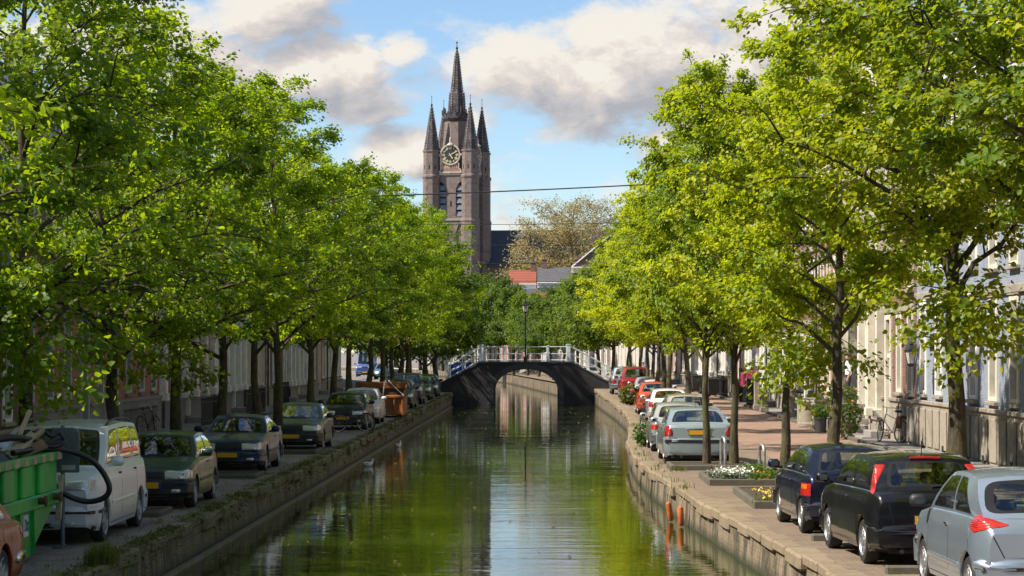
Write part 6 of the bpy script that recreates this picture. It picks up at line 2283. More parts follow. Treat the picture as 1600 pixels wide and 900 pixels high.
for k in range(9):
    a0 = rs.uniform(0, 6.28)
    c = Vector((rs.uniform(-.2, .2), rs.uniform(-.3, .3), rs.uniform(0, .15)))
    o.add([c + Vector((.2 * math.cos(a0 + i * 2.1), .2 * math.sin(a0 + i * 2.1), rs.uniform(-.08, .12))) for i in range(3)], [(0, 1, 2)])
o = MB()
n_ = 9
for i in range(n_):
    for j in range(n_):
        o.v.append((-.28 + .56 * i / (n_ - 1), -.2 + .4 * j / (n_ - 1), rs.uniform(0, .10) + .1 * math.sin(PI * i / 8) * math.sin(PI * j / 8)))
for i in range(n_ - 1):
    for j in range(n_ - 1):
        o.f.append((i * n_ + j, (i + 1) * n_ + j, (i + 1) * n_ + j + 1, i * n_ + j + 1))
tag(o.obj('plastic_sheet', M['foil'], None, (-7.62, 33.25, 1.50)), 'crumpled pale plastic sheet among the scrap by the beam', 'plastic sheet')

sg = thing('road_sign', 'grey back of a road sign on a thin post between the skip and the van', 'road sign', (GX(98, 34.25), 34.25, .0))
MB().lathe([(.16, 0), (.16, .03), (.032, .05), (.032, 1.82), (.0, 1.83)], 10).obj('post', M['galv'] if False else M['sign_back'], sg, smooth=True)
pl = MB().cbox(-.16, .26, -.065, -.04, 1.13, 1.80, .012).obj('sign_plate', M['sign_back'], sg)
for z in (1.25, 1.68):
    MB().cbox(-.10, .18, -.04, .0, z - .02, z + .02, .005).obj('clamp', M['galv'], pl)
MB().cbox(.0, .2, -.069, -.064, 1.17, 1.24, .002).obj('rating_label', M['galv'], pl)

# rusty orange container with an open lid
rc = thing('skip_container', 'rusty orange open container past the white hatchback', 'skip', (-7.0, 101.6, gz(-7, 101)))
MB().cbox(-1.0, .95, -1.4, 1.4, .12, .92, .03).obj('tub', M['rust_orange'], rc)
for x in (-.95, -.45, .05, .55, .9):
    MB().cbox(x - .04, x + .04, -1.46, -1.38, .1, .9, .015).obj('rib', M['rust_orange'], rc)
MB().cbox(-1.05, 1.0, -1.48, -1.36, .86, .98, .02).obj('rim', M['rust_orange'], rc)
MB().cbox(-1.02, .97, 1.2, 1.4, .9, 1.50, .03).obj('back_panel', M['rust_dark'], rc)
MB().cbox(-1.35, .97, 1.15, 1.38, 1.22, 1.52, .03).obj('lid', M['rust_orange'], rc)
for s in (-.98, .93):
    MB().prism([(-1.4, .9), (1.35, .9), (1.35, 1.48)], s - .03, s + .03, YZ).obj('side_panel', M['rust_dark'], rc)
for s in (-1, 1):
    MB().cbox(s * .8 - .1, s * .8 + .1, -1.3, 1.3, 0, .13, .02).obj('skid', M['rust_dark'], rc)
MB().tube([(.05, -1.48, .9), (.0, .2, 1.5), (.02, 1.1, 1.62)], .022, 5).tube([(.08, 1.05, 1.64), (.5, -.3, 1.3), (.95, -1.45, .98)], .022, 5).obj('barrier_tape', M['canvas'], rc)

# ---------------------------------------------------------------- hoops, beds, kerbs, flowers
for x, y, lab in ((4.52, 57.75, 'steel hoop bollard beside the bumper of the pale blue saloon'), (5.06, 53.2, 'steel hoop bollard at the end of the white flower bed')):
    pts = [(-.0, -.16, 0)] + [(0, -.16, .62)] + [(0, -.16 * math.cos(a), .62 + .16 * math.sin(a)) for a in np.linspace(.25, PI - .25, 9)] + [(0, .16, .62), (0, .16, 0)]
    o = thing('hoop_bollard', lab, 'bollard', (x, y, 0), R(14), 'steel hoop bollards')
    MB().tube(pts, .038, 10).obj('hoop', M['galv'], o, smooth=True)
    MB().lathe([(.07, 0), (.07, .012), (.04, .02)], 10, Matrix.Translation((0, -.16, 0))).lathe([(.07, 0), (.07, .012), (.04, .02)], 10, Matrix.Translation((0, .16, 0))).obj('foot', M['galv'], o)


def leaf_thing(nm, label, cat, loc, pts, outs, size, mat, rs_, flat=.7, **kw):
    return tag(link(nm, leaf_mesh(nm, pts, outs, size, M[mat], rs_, flat), None, loc), label, cat, **kw)


def kerb_bed(label, x0, x1, y0, y1, z, hgt=.14):
    t = thing('planting_bed', label, 'planting bed', ((x0 + x1) / 2, (y0 + y1) / 2, z))
    a, b = (x1 - x0) / 2, (y1 - y0) / 2
    MB().box(-a + .06, a - .06, -b + .06, b - .06, .0, hgt * .75).obj('soil', M['soil'], t)
    n = max(1, int((x1 - x0) / .9))
    for k in range(n):
        w = 2 * a / n
        for s in (-1, 1):
            MB().cbox(-a + k * w + .004, -a + (k + 1) * w - .004, min(s * (b - .11), s * b), max(s * (b - .11), s * b), -.05, hgt, .018).obj('kerb_stone', M['kerb'], t)
    n = max(1, int((y1 - y0 - .22) / .9))
    for k in range(n):
        w = (2 * b - .23) / n
        for s in (-1, 1):
            MB().cbox(min(s * (a - .11), s * a), max(s * (a - .11), s * a), -b + .115 + k * w + .004, -b + .115 + (k + 1) * w - .004, -.05, hgt, .018).obj('kerb_stone', M['kerb'], t)
    return t


kerb_bed('stone edged bed full of white flowers in front of the hoop bollard', 3.62, 5.15, 50.2, 53.6, 0, .15)
kerb_bed('stone edged tree bed right behind the pale blue saloon', 3.15, 5.2, 56.7, 58.85, 0, .13)
kerb_bed('small stone edged bed with grass and yellow flowers beside the navy hatchback', 3.92, 6.4, 42.8, 47.6, 0, .15)
kerb_bed('low stone edged tree bed in front of the grey saloon', -8.2, -6.45, 65.6, 67.9, 0, .12)
kerb_bed('low stone edged tree bed between green hatchback and navy saloon', -8.9, -6.6, 53.0, 54.8, 0, .10)
kerb_bed('low stone edged tree bed in front of the green hatchback', -8.9, -6.75, 40.6, 42.1, 0, .10)
kerb_bed('stone edged bed around the low leafy sprout', 4.9, 6.2, 52.2 + 1.6, 55.2, 0, .12)
for x, y, sgn, lab in ((4.15, 35.6, 1, 'kerb stone between the navy and the black hatchback'), (4.5, 30.3, 1, 'kerb stone between the black and the silver blue hatchback')):
    o = MB()
    for k in range(2):
        o = MB().cbox(k * 1.0 + .004, k * 1.0 + .996, -.09, .09, -.05, .11, .02)
        oo = o.obj('kerb_stone', M['kerb'], None, (x, y, 0))
        tag(oo, lab + (' at the quay edge' if k == 0 else ' nearer the road'), 'kerb stone', 'loose kerb stones between parked cars')

r_ = np.random.RandomState(4)


def scatter(n, x0, x1, y0, y1, z0, hmax, clump=40):
    c = np.column_stack([r_.uniform(x0, x1, clump), r_.uniform(y0, y1, clump)])
    h = r_.uniform(.4, 1, clump) * hmax
    i = r_.randint(0, clump, n)
    p = np.empty((n, 3))
    p[:, :2] = c[i] + r_.normal(0, .09, (n, 2))
    p[:, 2] = z0 + h[i] * r_.uniform(0, 1, n) ** .6
    o = np.column_stack([r_.normal(0, 1, n), r_.normal(0, 1, n), r_.uniform(.2, 1, n)])
    return p, o / np.linalg.norm(o, axis=1)[:, None]


p, o = scatter(3000, 3.85, 4.55, 50.4, 52.2, .1, .2, 50)
leaf_thing('foliage', 'grey green leaves of the white flower bed', 'foliage', (0, 0, 0), p, o, .055, 'leaf_silver', r_, kind='stuff')
p2 = p[r_.choice(len(p), 800)] + np.array([0, 0, .06])
leaf_thing('blossoms', 'white blossoms of the bed in front of the hoop bollard', 'flowers', (0, 0, 0), p2, np.tile([0, 0, 1.], (len(p2), 1)), .045, 'petal_white', r_, kind='stuff')
p, o = scatter(260, 4.75, 5.05, 50.4, 52.2, .1, .18, 9)
leaf_thing('blossoms', 'orange and yellow blossoms at the hoop end of the bed', 'flowers', (0, 0, 0), p, o, .05, 'petal_orange', r_, kind='stuff')
p, o = scatter(1300, 4.6, 5.2, 50.4, 53.4, .1, .26, 24)
leaf_thing('foliage', 'green leaves under the orange blossoms', 'foliage', (0, 0, 0), p, o, .06, 'leaf_dark', r_, kind='stuff')
p, o = scatter(90, 3.98, 4.8, 42.9, 45, .14, .22, 14)
leaf_thing('blossoms', 'yellow blossoms in the small grassy bed', 'flowers', (0, 0, 0), p, o, .05, 'petal_yellow', r_, kind='stuff')


def blades(n, pts, hgt, name_label):
    """tufts of grass blades at the points"""
    m = len(pts)
    i = r_.randint(0, m, n)
    base = pts[i] + np.column_stack([r_.normal(0, .07, n), r_.normal(0, .07, n), np.zeros(n)])
    h = r_.uniform(.4, 1.2, n) * hgt
    a = r_.uniform(0, 2 * PI, n)
    lean = r_.uniform(.1, .7, n) * h
    w = r_.uniform(.005, .010, n)
    tip = base + np.column_stack([np.cos(a) * lean, np.sin(a) * lean, h])
    mid = base + np.column_stack([np.cos(a) * lean * .3, np.sin(a) * lean * .3, h * .6])
    sx = np.column_stack([-np.sin(a) * w, np.cos(a) * w, np.zeros(n)])
    v = np.stack([base - sx, base + sx, mid + sx * .8, mid - sx * .8, tip], axis=1).reshape(-1, 3)
    mb = MB()
    mb.v = [tuple(q) for q in v]
    for k in range(n):
        b = 5 * k
        mb.f += [(b, b + 1, b + 2, b + 3), (b + 3, b + 2, b + 4)]
    return tag(mb.obj('grass', M['grass']), name_label, 'grass', kind='stuff')


def edge_pts(side, n, y0, y1, spread, only=None):
    out = []
    for k in range(n):
        y = r_.uniform(y0, y1)
        x = (xl(y) - abs(r_.normal(0, spread)) if side < 0 else xr(y) + abs(r_.normal(0, spread)))
        out.append((x, y, gz(x, y) + .02))
    return np.array(out)


blades(2000, np.concatenate([edge_pts(-1, 200, 28, 80, .3), edge_pts(-1, 120, 26, 60, .6)]), .06, 'grass and weeds along the mossy quay edge')
blades(700, np.concatenate([edge_pts(1, 22, 46, 90, .2), np.array([(3.2 + .03 * k, 56.6 - .05 * k, .02) for k in range(8)]), np.array([(4.0 + .05 * k, 42.9 + .1 * k, .1) for k in range(24)])]), .13, 'grass tufts along the sunny quay and in its beds')
blades(700, np.array([(-6.12 + .01 * k, 31.4 + .06 * k, .0) for k in range(10)]), .28, 'tall green tuft on the wall top by the vintage car')
n_ = 9000
yy = r_.uniform(26, 150, n_) ** 1.0
cl_ = np.sort(r_.uniform(26, 150, 420))
yy = cl_[r_.randint(0, 420, n_)] + r_.normal(0, .12, n_)
xx = np.array([xl(v) for v in yy]) + r_.uniform(-.25, .075, n_)
zz_ = np.array([zl(v) for v in yy]) + np.where(xx > np.array([xl(v) for v in yy]) + .01, -r_.uniform(0, 1, n_) ** 2 * .42, .03)
mp_ = np.column_stack([xx, yy, zz_])
leaf_thing('moss', 'cushions of yellow green moss on the shaded quay edge', 'moss', (0, 0, 0), mp_, np.tile([.8, 0, .3], (n_, 1)), .05, 'moss', r_, kind='stuff')
yy = r_.uniform(30, 150, 700)
e_ = r_.uniform(0, 1, 700) ** 2.2
xx = np.array([xl(v) for v in yy]) + .25 + e_ * np.array([xr(v) - xl(v) - .5 for v in yy])
leaf_thing('floating_leaves', 'fallen leaves floating on the canal', 'leaves', (0, 0, 0), np.column_stack([xx, yy, np.full(700, WATER_Z + .012)]), np.tile([0, 0, 1.], (700, 1)), .06, 'leaf_bud', np.random.RandomState(8), flat=60, kind='stuff')
# low shoots
for lab, (x, y, z), n, r0, mat, par in (('leafy shoot low on the trunk behind the silver van', (-8.25, 46.0, 3.0), 620, .42, 'leaf_r', 0), ('leafy shoot on the forked trunk behind the green hatchback', (-8.3, 53.5, 2.7), 620, .40, 'leaf_r', 0),
                                       ('large leafy shoot hanging beside the leaning trunk on the sunny side', (5.6, 50.6, 2.75), 1700, .62, 'leaf_r', 0), ('drooping leafy branch in front of the thickest trunk', (7.6, 40.6, 3.5), 1900, .60, 'leaf_r', 0),
                                       ('small shoot halfway down the trunk by the beige estate car', (4.95, 68.5, 3.2), 420, .4, 'leaf_r', 0), ('drooping dark branch over the skip', (-8.3, 36.6, 3.1), 2200, .75, 'leaf_l', 0)):
    p, o, rs2 = sprout(lab, x, y, z, r0, n, mat, n)
    t = thing('tree_shoot', lab, 'shoot', (x, y, z))
    link('crown', leaf_mesh('crown', p, o, .105, M[mat], rs2), t)
    bx = -8.5 if x < 0 else (6.0 if x < 6 and y < 52 else 7.5 if x > 7 else 4.9)
    tw = MB()
    for k in range(7):
        e = Vector(p[rs2.randint(0, n)])
        s0 = Vector((bx - x, .4 if y < 60 else .5, rs2.uniform(.2, .9)))
        tw.tube([s0, s0.lerp(e, .5) + Vector((0, 0, .12)), e], [.018, .012, .005], 4)
    tw.obj('branch', M['bark'], t)


def bush(nm, label, cat, x, y, z, r0, h, n, leafs, mat, blossom=None, group=None):
    rs2 = np.random.RandomState(int(abs(x * 100 + y)))
    t = thing(nm, label, cat, (x, y, z), group=group)
    u = rs2.normal(0, 1, (n, 3))
    u /= np.linalg.norm(u, axis=1)[:, None]
    rad = rs2.uniform(.35, 1.05, n) ** .6
    p_ = u * rad[:, None] * np.array([r0, r0, h / 2]) + np.array([0, 0, h / 2])
    p_ += .12 * r0 * np.sin(p_ * 9 + 1)
    p_ = p_[p_[:, 2] > .02]
    o_ = p_ - np.array([0, 0, h * .4])
    o_ /= np.linalg.norm(o_, axis=1)[:, None] + 1e-9
    link('foliage', leaf_mesh('foliage', p_, o_, leafs, M[mat], rs2), t)
    st_ = MB()
    for k in range(7):
        e = Vector(p_[rs2.randint(0, len(p_))]) * .85
        st_.tube([(0, 0, 0), e * .5 + Vector((0, 0, .05)), e], [.016, .011, .004], 4)
    st_.obj('stem', M['bark'], t)
    if blossom:
        q = p_[rs2.choice(len(p_), 110)]
        qq = np.repeat(q, 4, axis=0) + rs2.normal(0, .02, (len(q) * 4, 3))
        o = link('blossoms', leaf_mesh('blossoms', qq, np.tile([0, -.5, .8], (len(qq), 1)), .06, M[blossom], rs2), t)
        o['kind'] = 'stuff'
    return t


bush('shrub', 'round green shrub on the quay beside the dark red van', 'shrub', 4.45, 117.0, gz(5, 117), .48, 1.1, 900, .12, 'grass')
bush('shrub', 'weedy shrub squeezed beside the silver hatchback wheel', 'shrub', 3.12, 71.0, .0, .26, .75, 420, .09, 'leaf_dark')
bush('rose_bush', 'rose bush with pink blooms beside the stone posts', 'rose bush', 10.05, 76.3, .1, .55, 1.75, 1500, .085, 'leaf_dark', 'petal_pink')
bush('shrub', 'dark clipped shrub by the iron fence of the pale blue house', 'shrub', 10.6, 120.5, .3, .5, 1.6, 700, .12, 'leaf_dark')
bush('shrub', 'potted plant at the foot of the slotted stone post', 'shrub', 9.75, 80.9, .55, .26, .55, 260, .09, 'leaf_dark')

# ---------------------------------------------------------------- stoops on the sunny pavement
def stone_post(label, x, y, h, w, slot=False, cap=True):
    t = thing('stone_post', label, 'stone post', (x, y, gz(x, y) + .09), group='stone posts of the stoops')
    MB().cbox(-w / 2 - .04, w / 2 + .04, -w / 2 - .04, w / 2 + .04, 0, .22, .015).obj('foot', M['stone'], t)
    b = MB().cbox(-w / 2, w / 2, -w / 2, w / 2, .2, h - .16, .02).obj('shaft', M['stone'], t)
    if slot:
        for k in (-1, 1):
            MB().cbox(k * w * .22 - .03, k * w * .22 + .03, -w / 2 - .006, -w / 2 + .02, .4, h - .32, .004).obj('groove', M['void'], b)
    c = MB().cbox(-w / 2 - .04, w / 2 + .04, -w / 2 - .04, w / 2 + .04, h - .17, h - .06, .02)
    c.lathe([(w * .5, h - .06), (w * .42, h + .04), (w * .15, h + .12), (.0, h + .13)], 12)
    c.obj('cap', M['stone'], t, smooth=True)


stone_post('slotted stone post beside the potted plant', 9.85, 81.8, 1.18, .30, True)
stone_post('slotted stone post beside the rose bush', 10.0, 77.4, 1.15, .30, True)
stone_post('first of the twin rounded stone posts by the pedestal wall', 10.35, 97.6, 1.05, .22)
stone_post('second of the twin rounded stone posts by the pedestal wall', 10.35, 95.9, 1.0, .22)
stone_post('low stone post with a broad foot before the iron fence', 9.95, 103.5, .85, .28)
stone_post('tall plain stone post at the end of the iron fence', 10.0, 107.6, 1.55, .26)
stone_post('stone post at the foot of the white pilasters', 10.3, 86.9, .9, .26)
ped = thing('stoop_wall', 'curved stone stoop wall with moulded top under the brown house', 'stoop', (10.1, 87.8, .1))
MB().cbox(-.35, .9, .0, .55, 0, .98, .02).obj('block', M['stone'], ped)
MB().lathe([(.42, 0), (.42, .12), (.37, .16), (.37, .78), (.42, .84), (.44, .95), (.40, .99)], 18, Matrix.Translation((-.02, -.42, 0))).obj('round_pier', M['stone'], ped, smooth=True)
MB().cbox(-.42, .95, -.05, .62, .982, 1.07, .02).obj('coping', M['step'], ped)


def iron_fence(label, a, b, z, h, sp=.13, mat='iron', rings=False):
    a, b = Vector(a), Vector(b)
    d = b - a
    t = thing('iron_fence', label, 'fence', (a.x, a.y, z), math.atan2(d.y, d.x))
    L = d.length
    for zz in (.18, h - .12):
        MB().cbox(0, L, -.015, .015, zz - .015, zz + .015, .004).obj('rail', M[mat], t)
    bm_ = MB().tube([(0, 0, .02), (0, 0, h - .04)], .010, 5).lathe([(.0, h - .05), (.022, h), (.0, h + .09)], 6).mesh('bar', M[mat])
    for k in range(int(L / sp)):
        link('bar', bm_, t, (sp / 2 + k * sp, 0, 0))
    return t


iron_fence('black iron fence in front of the dark brick house', (10.05, 107.8), (10.05, 113.5), .3, 1.25, .16)
iron_fence('tall black iron fence around the magenta cover', (10.3, 116.5), (10.3, 121.0), .32, 1.7, .18)
iron_fence('low black iron fence with bars near the grey house', (10.2, 127.0), (10.2, 134.0), .4, 1.1, .2)
iron_fence('black iron area fence in front of the white house on the shaded side', (-12.75, 99.0), (-12.75, 106.0), .13, 1.1, .17)
iron_fence('black iron area fence in front of the cream house on the shaded side', (-12.75, 109.0), (-12.75, 116.0), .17, 1.2, .18)
iron_fence('black iron stoop fence by the dark brick house on the shaded side', (-12.75, 86.0), (-12.75, 93.0), .13, 1.0, .17)
iron_fence('iron stoop rail with stone posts by the black bicycle', (-13.1, 72.0), (-13.1, 78.5), .11, .95, .22, 'iron_grey')
mc = thing('draped_cover', 'magenta cover draped over a frame by the iron fence', 'cover', (10.75, 118.3, .42))
mb = MB()
for i in range(13):
    for j in range(7):
        u, v = i / 12, j / 6
        mb.v.append((-.55 + 1.1 * v, -.75 + 1.5 * u, 1.42 + .10 * math.sin(PI * v) + .02 * math.sin(u * 19 + v * 7)))
for i in range(12):
    for j in range(6):
        a = i * 7 + j
        mb.f.append((a, a + 7, a + 8, a + 1))
for j, sx in ((0, -.56), (6, .56)):
    k = len(mb.v)
    for i in range(13):
        u = i / 12
        mb.v += [(sx, -.75 + 1.5 * u, 1.42 + .02 * math.sin(u * 19)), (sx + .03 * math.sin(u * 25), -.75 + 1.5 * u, .75 + .05 * math.sin(u * 14))]
    for i in range(12):
        mb.f.append((k + 2 * i, k + 2 * i + 1, k + 2 * i + 3, k + 2 * i + 2))
for sy in (-.75, .75):
    k = len(mb.v)
    for i in range(7):
        v = i / 6
        mb.v += [(-.55 + 1.1 * v, sy, 1.42 + .10 * math.sin(PI * v)), (-.55 + 1.1 * v, sy + .04 * math.sin(v * 13), .75)]
    for i in range(6):
        mb.f.append((k + 2 * i, k + 2 * i + 1, k + 2 * i + 3, k + 2 * i + 2))
mb.obj('cloth', M['pink'], mc)
for x in (-.5, .5):
    for y in (-.7, .7):
        MB().tube([(x, y, 0), (x, y, 1.4)], .02, 5).obj('leg', M['iron'], mc)
fc = thing('folding_chair', 'dark wooden folding chair in front of the tall cream doors', 'chair', (10.6, 78.9, .1), R(-60))
for s in (-.2, .2):
    MB().tube([(-.22, s, 0), (.12, s, .44), (.30, s, .95)], .018, 5).obj('frame', M['wood_brown'], fc)
    MB().tube([(.26, s * .85, 0), (-.2, s * .85, .45)], .018, 5).obj('leg', M['wood_brown'], fc)
for k in range(5):
    MB().cbox(-.22 + k * .085, -.22 + k * .085 + .065, -.22, .22, .45, .468, .004).obj('seat_slat', M['wood_brown'], fc)
for k in range(2):
    MB().cbox(-.01, .01, -.22, .22, -.04, .04, .004, Matrix.Translation((.235 + .05 * k, 0, .76 + .13 * k)) @ Matrix.Rotation(R(20), 4, 'Y')).obj('back_slat', M['wood_brown'], fc)
tub = thing('plant_tub', 'dark blue plant tub beside the slotted stone post', 'plant tub', (9.75, 80.9, .1))
MB().lathe([(.16, 0), (.22, .45), (.25, .47), (.25, .52), (.21, .52), (.20, .46)], 14).obj('pot', M['bin'], tub, smooth=True)
MB().lathe([(.0, .455), (.2, .455)], 14, cap=False).obj('soil', M['soil'], tub)
tub2 = thing('plant_tub', 'stone tub holding the rose bush', 'plant tub', (10.05, 76.3, .1))
MB().lathe([(.24, 0), (.24, .05), (.2, .1), (.3, .42), (.33, .44), (.33, .5), (.28, .5), (.27, .42)], 14).obj('pot', M['stone'], tub2, smooth=True)
for i, (x, y, lab) in enumerate(((9.65, 149.0, 'tall grey wheeled bin at the corner house by the bridge'), (9.7, 145.5, 'grey wheeled bin second from the bridge on the sunny pavement'), (9.75, 137.5, 'grey wheeled bin behind the beige estate car roof'), (9.8, 133.6, 'grey wheeled bin nearest the red shuttered house'))):
    b = thing('wheelie_bin', lab, 'bin', (x, y, gz(x, y) + .01), R(90 + 5 * i), 'grey wheeled bins')
    mb = MB()
    mb.add([(-.24, -.28, .08), (.24, -.28, .08), (.24, .24, .08), (-.24, .24, .08), (-.29, -.36, .98), (.29, -.36, .98), (.29, .30, .98), (-.29, .30, .98)], [(0, 3, 2, 1), (4, 5, 6, 7), (0, 1, 5, 4), (1, 2, 6, 5), (2, 3, 7, 6), (3, 0, 4, 7)])
    mb.obj('tub', M['bin'], b)
    MB().cbox(-.31, .31, -.39, .33, .985, 1.06, .03).obj('lid', M['bin'], b)
    for s in (-.27, .27):
        MB().lathe([(.1, -.03), (.1, .03)], 12, Matrix.Translation((s, .26, .10)) @ Matrix.Rotation(PI / 2, 4, 'Y')).obj('wheel', M['tyre'], b)

# ---------------------------------------------------------------- stall beyond the bridge, tarpaulin
stl = thing('market_stall', 'white canopy stall beyond the bridge on the shaded bank', 'stall', (-6.1, 166.5, .2))
cn = MB()
cn.add([(-.85, -.9, 2.55), (.85, -.9, 2.55), (.85, .9, 2.55), (-.85, .9, 2.55), (0, -.5, 2.95), (0, .5, 2.95)], [(0, 1, 4), (1, 2, 5, 4), (2, 3, 5), (3, 0, 4, 5)])
cn.add([(-.85, -.9, 2.55), (.85, -.9, 2.55), (.85, -.92, 2.32), (-.85, -.92, 2.32)], [(0, 1, 2, 3)])
cn.add([(.85, -.9, 2.55), (.85, .9, 2.55), (.87, .9, 2.32), (.87, -.9, 2.32)], [(0, 1, 2, 3)])
cn.obj('canopy', M['canvas'], stl)
for x in (-.8, .8):
    for y in (-.85, .85):
        MB().tube([(x, y, 0), (x, y, 2.55)], .03, 6).obj('pole', M['galv'], stl)
MB().cbox(-.8, .8, -.8, -.2, .85, .9, .01).obj('counter', M['wood'], stl)
tp = thing('tarpaulin', 'bright blue tarpaulin over a crate stack behind the bridge ramp', 'tarpaulin', (-5.75, 162.3, .2))
mb = MB()
for i in range(9):
    for j in range(7):
        u, v = i / 8, j / 6
        mb.v.append((-.85 + 1.7 * u, -.6 + 1.2 * v, 1.85 + .12 * math.sin(u * PI) + .05 * math.sin(9 * u + 5 * v)))
for i in range(8):
    for j in range(6):
        a = i * 7 + j
        mb.f.append((a, a + 7, a + 8, a + 1))
for (fix, rng_) in ((('y', -.6), 9), (('x', .85), 7), (('x', -.85), 7)):
    k = len(mb.v)
    for i in range(rng_):
        u = i / (rng_ - 1)
        if fix[0] == 'y':
            x, y = -.85 + 1.7 * u, -.6
            zt2 = 1.85 + .12 * math.sin(u * PI) + .05 * math.sin(9 * u)
        else:
            x, y = fix[1], -.6 + 1.2 * u
            zt2 = 1.85 + .05 * math.sin(9 * (1 if fix[1] > 0 else 0) + 5 * u)
        mb.v += [(x, y, zt2), (x * 1.06, y * 1.08 + .04 * math.sin(u * 17), .5)]
    for i in range(rng_ - 1):
        mb.f.append((k + 2 * i, k + 2 * i + 1, k + 2 * i + 3, k + 2 * i + 2))
mb.obj('sheet', M['tarp'], tp, smooth=True)
for z in (0, .6, 1.2):
    MB().cbox(-.75, .75, -.52, .52, z + .01, z + .58, .03).obj('crate', M['wood_brown'], tp)


# ---------------------------------------------------------------- people
def person(label, x, y, z, rz, shirt, legs, pose='stand', hair='hair', h=1.75, group=None):
    k = h / 1.75
    V, E, Rr = [], [], []

    def v(p, r, par=None):
        V.append(tuple(c * k for c in p))
        Rr.append(r * k)
        if par is not None:
            E.append((par, len(V) - 1))
        return len(V) - 1
    pel = v((0, 0, .95), .135)
    wst = v((0, 0, 1.10), .125, pel)
    ch = v((.01, 0, 1.28), .15, wst)
    sh = v((0, 0, 1.42), .11, ch)
    nk = v((.01, 0, 1.50), .055, sh)
    h0 = v((.02, 0, 1.58), .075, nk)
    h1 = v((.02, 0, 1.665), .092, h0)
    v((.01, 0, 1.735), .055, h1)
    nose = v((.115, 0, 1.625), .014, h0)
    st = .09 if pose == 'walk' else .0
    for s in (-1, 1):
        hp = v((0, s * .095, .90), .10, pel)
        kn = v((.03 + s * st * .6, s * .10, .50), .062, hp)
        an = v((-.01 + s * st * 1.5, s * .10, .09), .042, kn)
        v((.14 + s * st * 1.5, s * .115, .035), .038, an)
        so_ = v((0, s * .185, 1.40), .062, sh)
        if pose == 'reach' and s > 0:
            el, wr2 = (.14, s * .24, 1.20), (.36, s * .20, 1.22)
        else:
            el, wr2 = (-.03 - s * st, s * .25, 1.12), (.05 - s * st * 1.6, s * .26, .88)
        e_ = v(el, .045, so_)
        w_ = v(wr2, .030, e_)
        d = (Vector(wr2) - Vector(el)).normalized()
        pa = Vector(wr2) + d * .07
        p_ = v(tuple(pa), .032, w_)
        for f in range(4):
            q = pa + d * .05 + Vector((.028 * (1.5 - f) * .8, 0, 0))
            f1 = v(tuple(q), .010, p_)
            v(tuple(q + d * (.035 - .006 * abs(f - 1.3)) + Vector((0, -s * .015, 0))), .008, f1)
        t1 = v(tuple(Vector(wr2) + d * .035 + Vector((.045, -s * .01, 0))), .011, w_)
        v(tuple(Vector(wr2) + d * .075 + Vector((.06, -s * .02, 0))), .009, t1)
    me = bpy.data.meshes.new('body')
    me.from_pydata(V, E, [])
    ob = bpy.data.objects.new('body', me)
    C.objects.link(ob)
    md = ob.modifiers.new('skin', 'SKIN')
    for i, rr2 in enumerate(Rr):
        sv = me.skin_vertices[0].data[i]
        sv.radius = (rr2, rr2 * (.78 if i in (0, 1, 2, 3) and False else 1.0))
        sv.use_root = (i == 0)
    ob.modifiers.new('sub', 'SUBSURF').levels = 1
    dg = bpy.context.evaluated_depsgraph_get()
    m2 = bpy.data.meshes.new_from_object(ob.evaluated_get(dg))
    bpy.data.objects.remove(ob)
    m2.materials.clear()
    for mm in ('skin', shirt, legs, 'plastic'):
        m2.materials.append(M[mm])
    for p in m2.polygons:
        c = p.center / k
        arm = abs(c.y) > .21
        if c.z < .12 and not arm:
            p.material_index = 3
        elif c.z < 1.0 and not (arm and c.z < 1.3):
            p.material_index = 2
        elif c.z < 1.475 and not (arm and c.z < 1.10) and c.x < .22:
            p.material_index = 1
        p.use_smooth = True
    t = thing('person', label, 'person', (x, y, z), rz, group)
    link('body', m2, t)
    hr = MB().lathe([(.100, 1.60), (.112, 1.66), (.104, 1.72), (.06, 1.765), (.0, 1.775)], 14, Matrix.Translation((-.012 * k, 0, 0)) @ Matrix.Scale(k, 4), cap=False)
    hr.v = [(a, b, c + (.05 if a > .05 and c < 1.68 * k else 0)) for a, b, c in hr.v]
    hr.obj('hair', M[hair], t, smooth=True)
    ey = MB()
    for s in (-1, 1):
        ey.lathe([(.0, -.012), (.012, 0), (.0, .012)], 6, Matrix.Translation((.105 * k, s * .032 * k, 1.645 * k)))
    ey.obj('eyes', M['seal'], t)
    return t


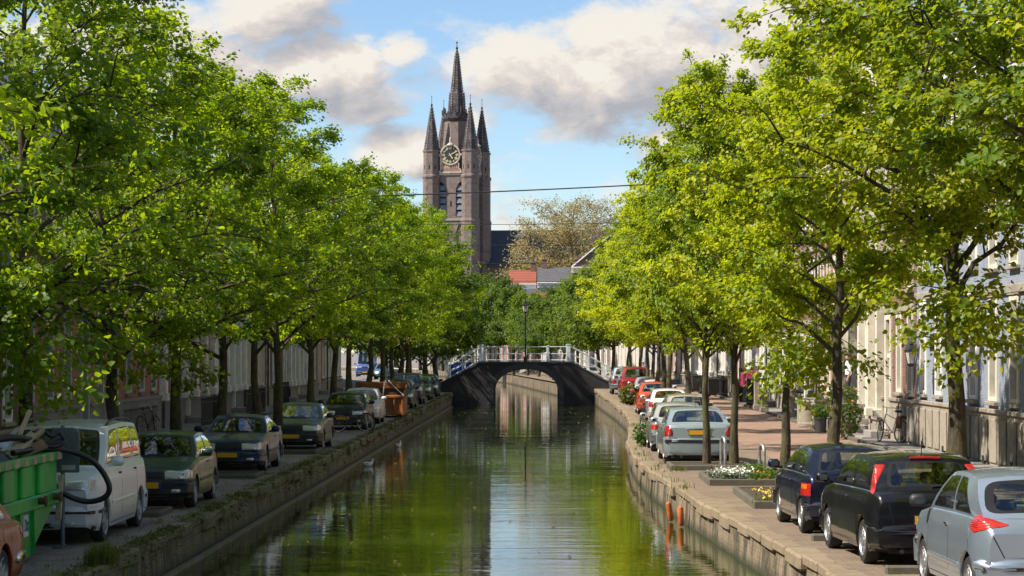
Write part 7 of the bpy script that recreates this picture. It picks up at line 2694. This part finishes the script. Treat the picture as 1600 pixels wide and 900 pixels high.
person('person in a white shirt standing at a door on the sunny pavement', 10.75, 81.0, 1.13, R(180), 'shirt_white', 'cloth_dark')
stp = thing('stone_step', 'high stone doorstep under the person in the white shirt', 'doorstep', (10.8, 81.0, .1))
MB().cbox(-.45, .5, -.8, .8, .515, 1.02, .02).obj('upper_step', M['step'], stp)
MB().cbox(-.75, .5, -1.0, 1.0, 0, .51, .02).obj('lower_step', M['step'], stp)
person('person in a blue shirt walking along the far sunny pavement', 6.9, 158.5, .46, R(-90), 'shirt_blue', 'cloth_dark', 'walk')
person('person in white beside the canopy stall', -5.2, 165.2, .2 + 1.0, R(200), 'shirt_white', 'cloth_dark', 'reach')
person('person in blue beside the canopy stall', -4.4, 165.6, .2 + 1.0, R(160), 'shirt_blue', 'cloth_dark', 'reach')
pf = thing('platform', 'low wooden terrace floor under the people at the stall', 'platform', (-4.8, 165.6, .2))
MB().cbox(-1.0, 1.0, -1.0, 1.0, .8, .99, .02).obj('floor_boards', M['wood_brown'], pf)
for sx in (-.85, .85):
    for sy in (-.85, .85):
        MB().cbox(sx - .06, sx + .06, sy - .06, sy + .06, -1.2, .8, .01).obj('leg', M['wood_brown'], pf)

# ---------------------------------------------------------------- birds, fenders
for x, y, rz, lab in ((-5.40, 86.5, 1.2, 'white duck swimming below the black hatchback'), (-5.45, 72.0, .4, 'white duck swimming below the grey saloon')):
    t = thing('duck', lab, 'duck', (x, y, WATER_Z + .0), rz, 'white ducks on the canal')
    t.scale = (.75, .75, .75)
    V_ = [(-.20, 0, .13), (-.12, 0, .085), (0, 0, .07), (.12, 0, .09), (.18, 0, .18), (.19, 0, .26), (.21, 0, .305)]
    rad_ = [.02, .075, .105, .085, .045, .035, .045]
    MB().tube(V_, rad_, 10).obj('body', M['feather'], t, smooth=True, sharp=80)
    MB().tube([(.24, 0, .305), (.31, 0, .29)], [.022, .012], 6).obj('bill', M['beak'], t)
    for s in (-1, 1):
        MB().tube([(.10, s * .085, .13), (-.05, s * .10, .14), (-.20, s * .04, .155)], [.02, .045, .01], 8).obj('wing', M['feather'], t, smooth=True)
for i, (x, y, lab) in enumerate(((2.70, 48.4, 'orange boat fender hanging farther along the sunny quay wall'), (2.82, 47.0, 'orange boat fender hanging nearer on the sunny quay wall'))):
    t = thing('boat_fender', lab, 'fender', (x, y, WATER_Z + .02), 0, 'orange fenders on the quay wall')
    t.rotation_euler = (R(6), R(-10 + 8 * i), 0)
    MB().lathe([(.0, .0), (.045, .01), (.062, .05), (.062, .34), (.05, .39), (.02, .41), (.0, .41)], 12).obj('float', M['terracotta'], t, smooth=True)
    MB().tube([(0, 0, .40), (.05, 0, .55), (.12, 0, .68)], .010, 5).obj('rope', M['wood'], t)
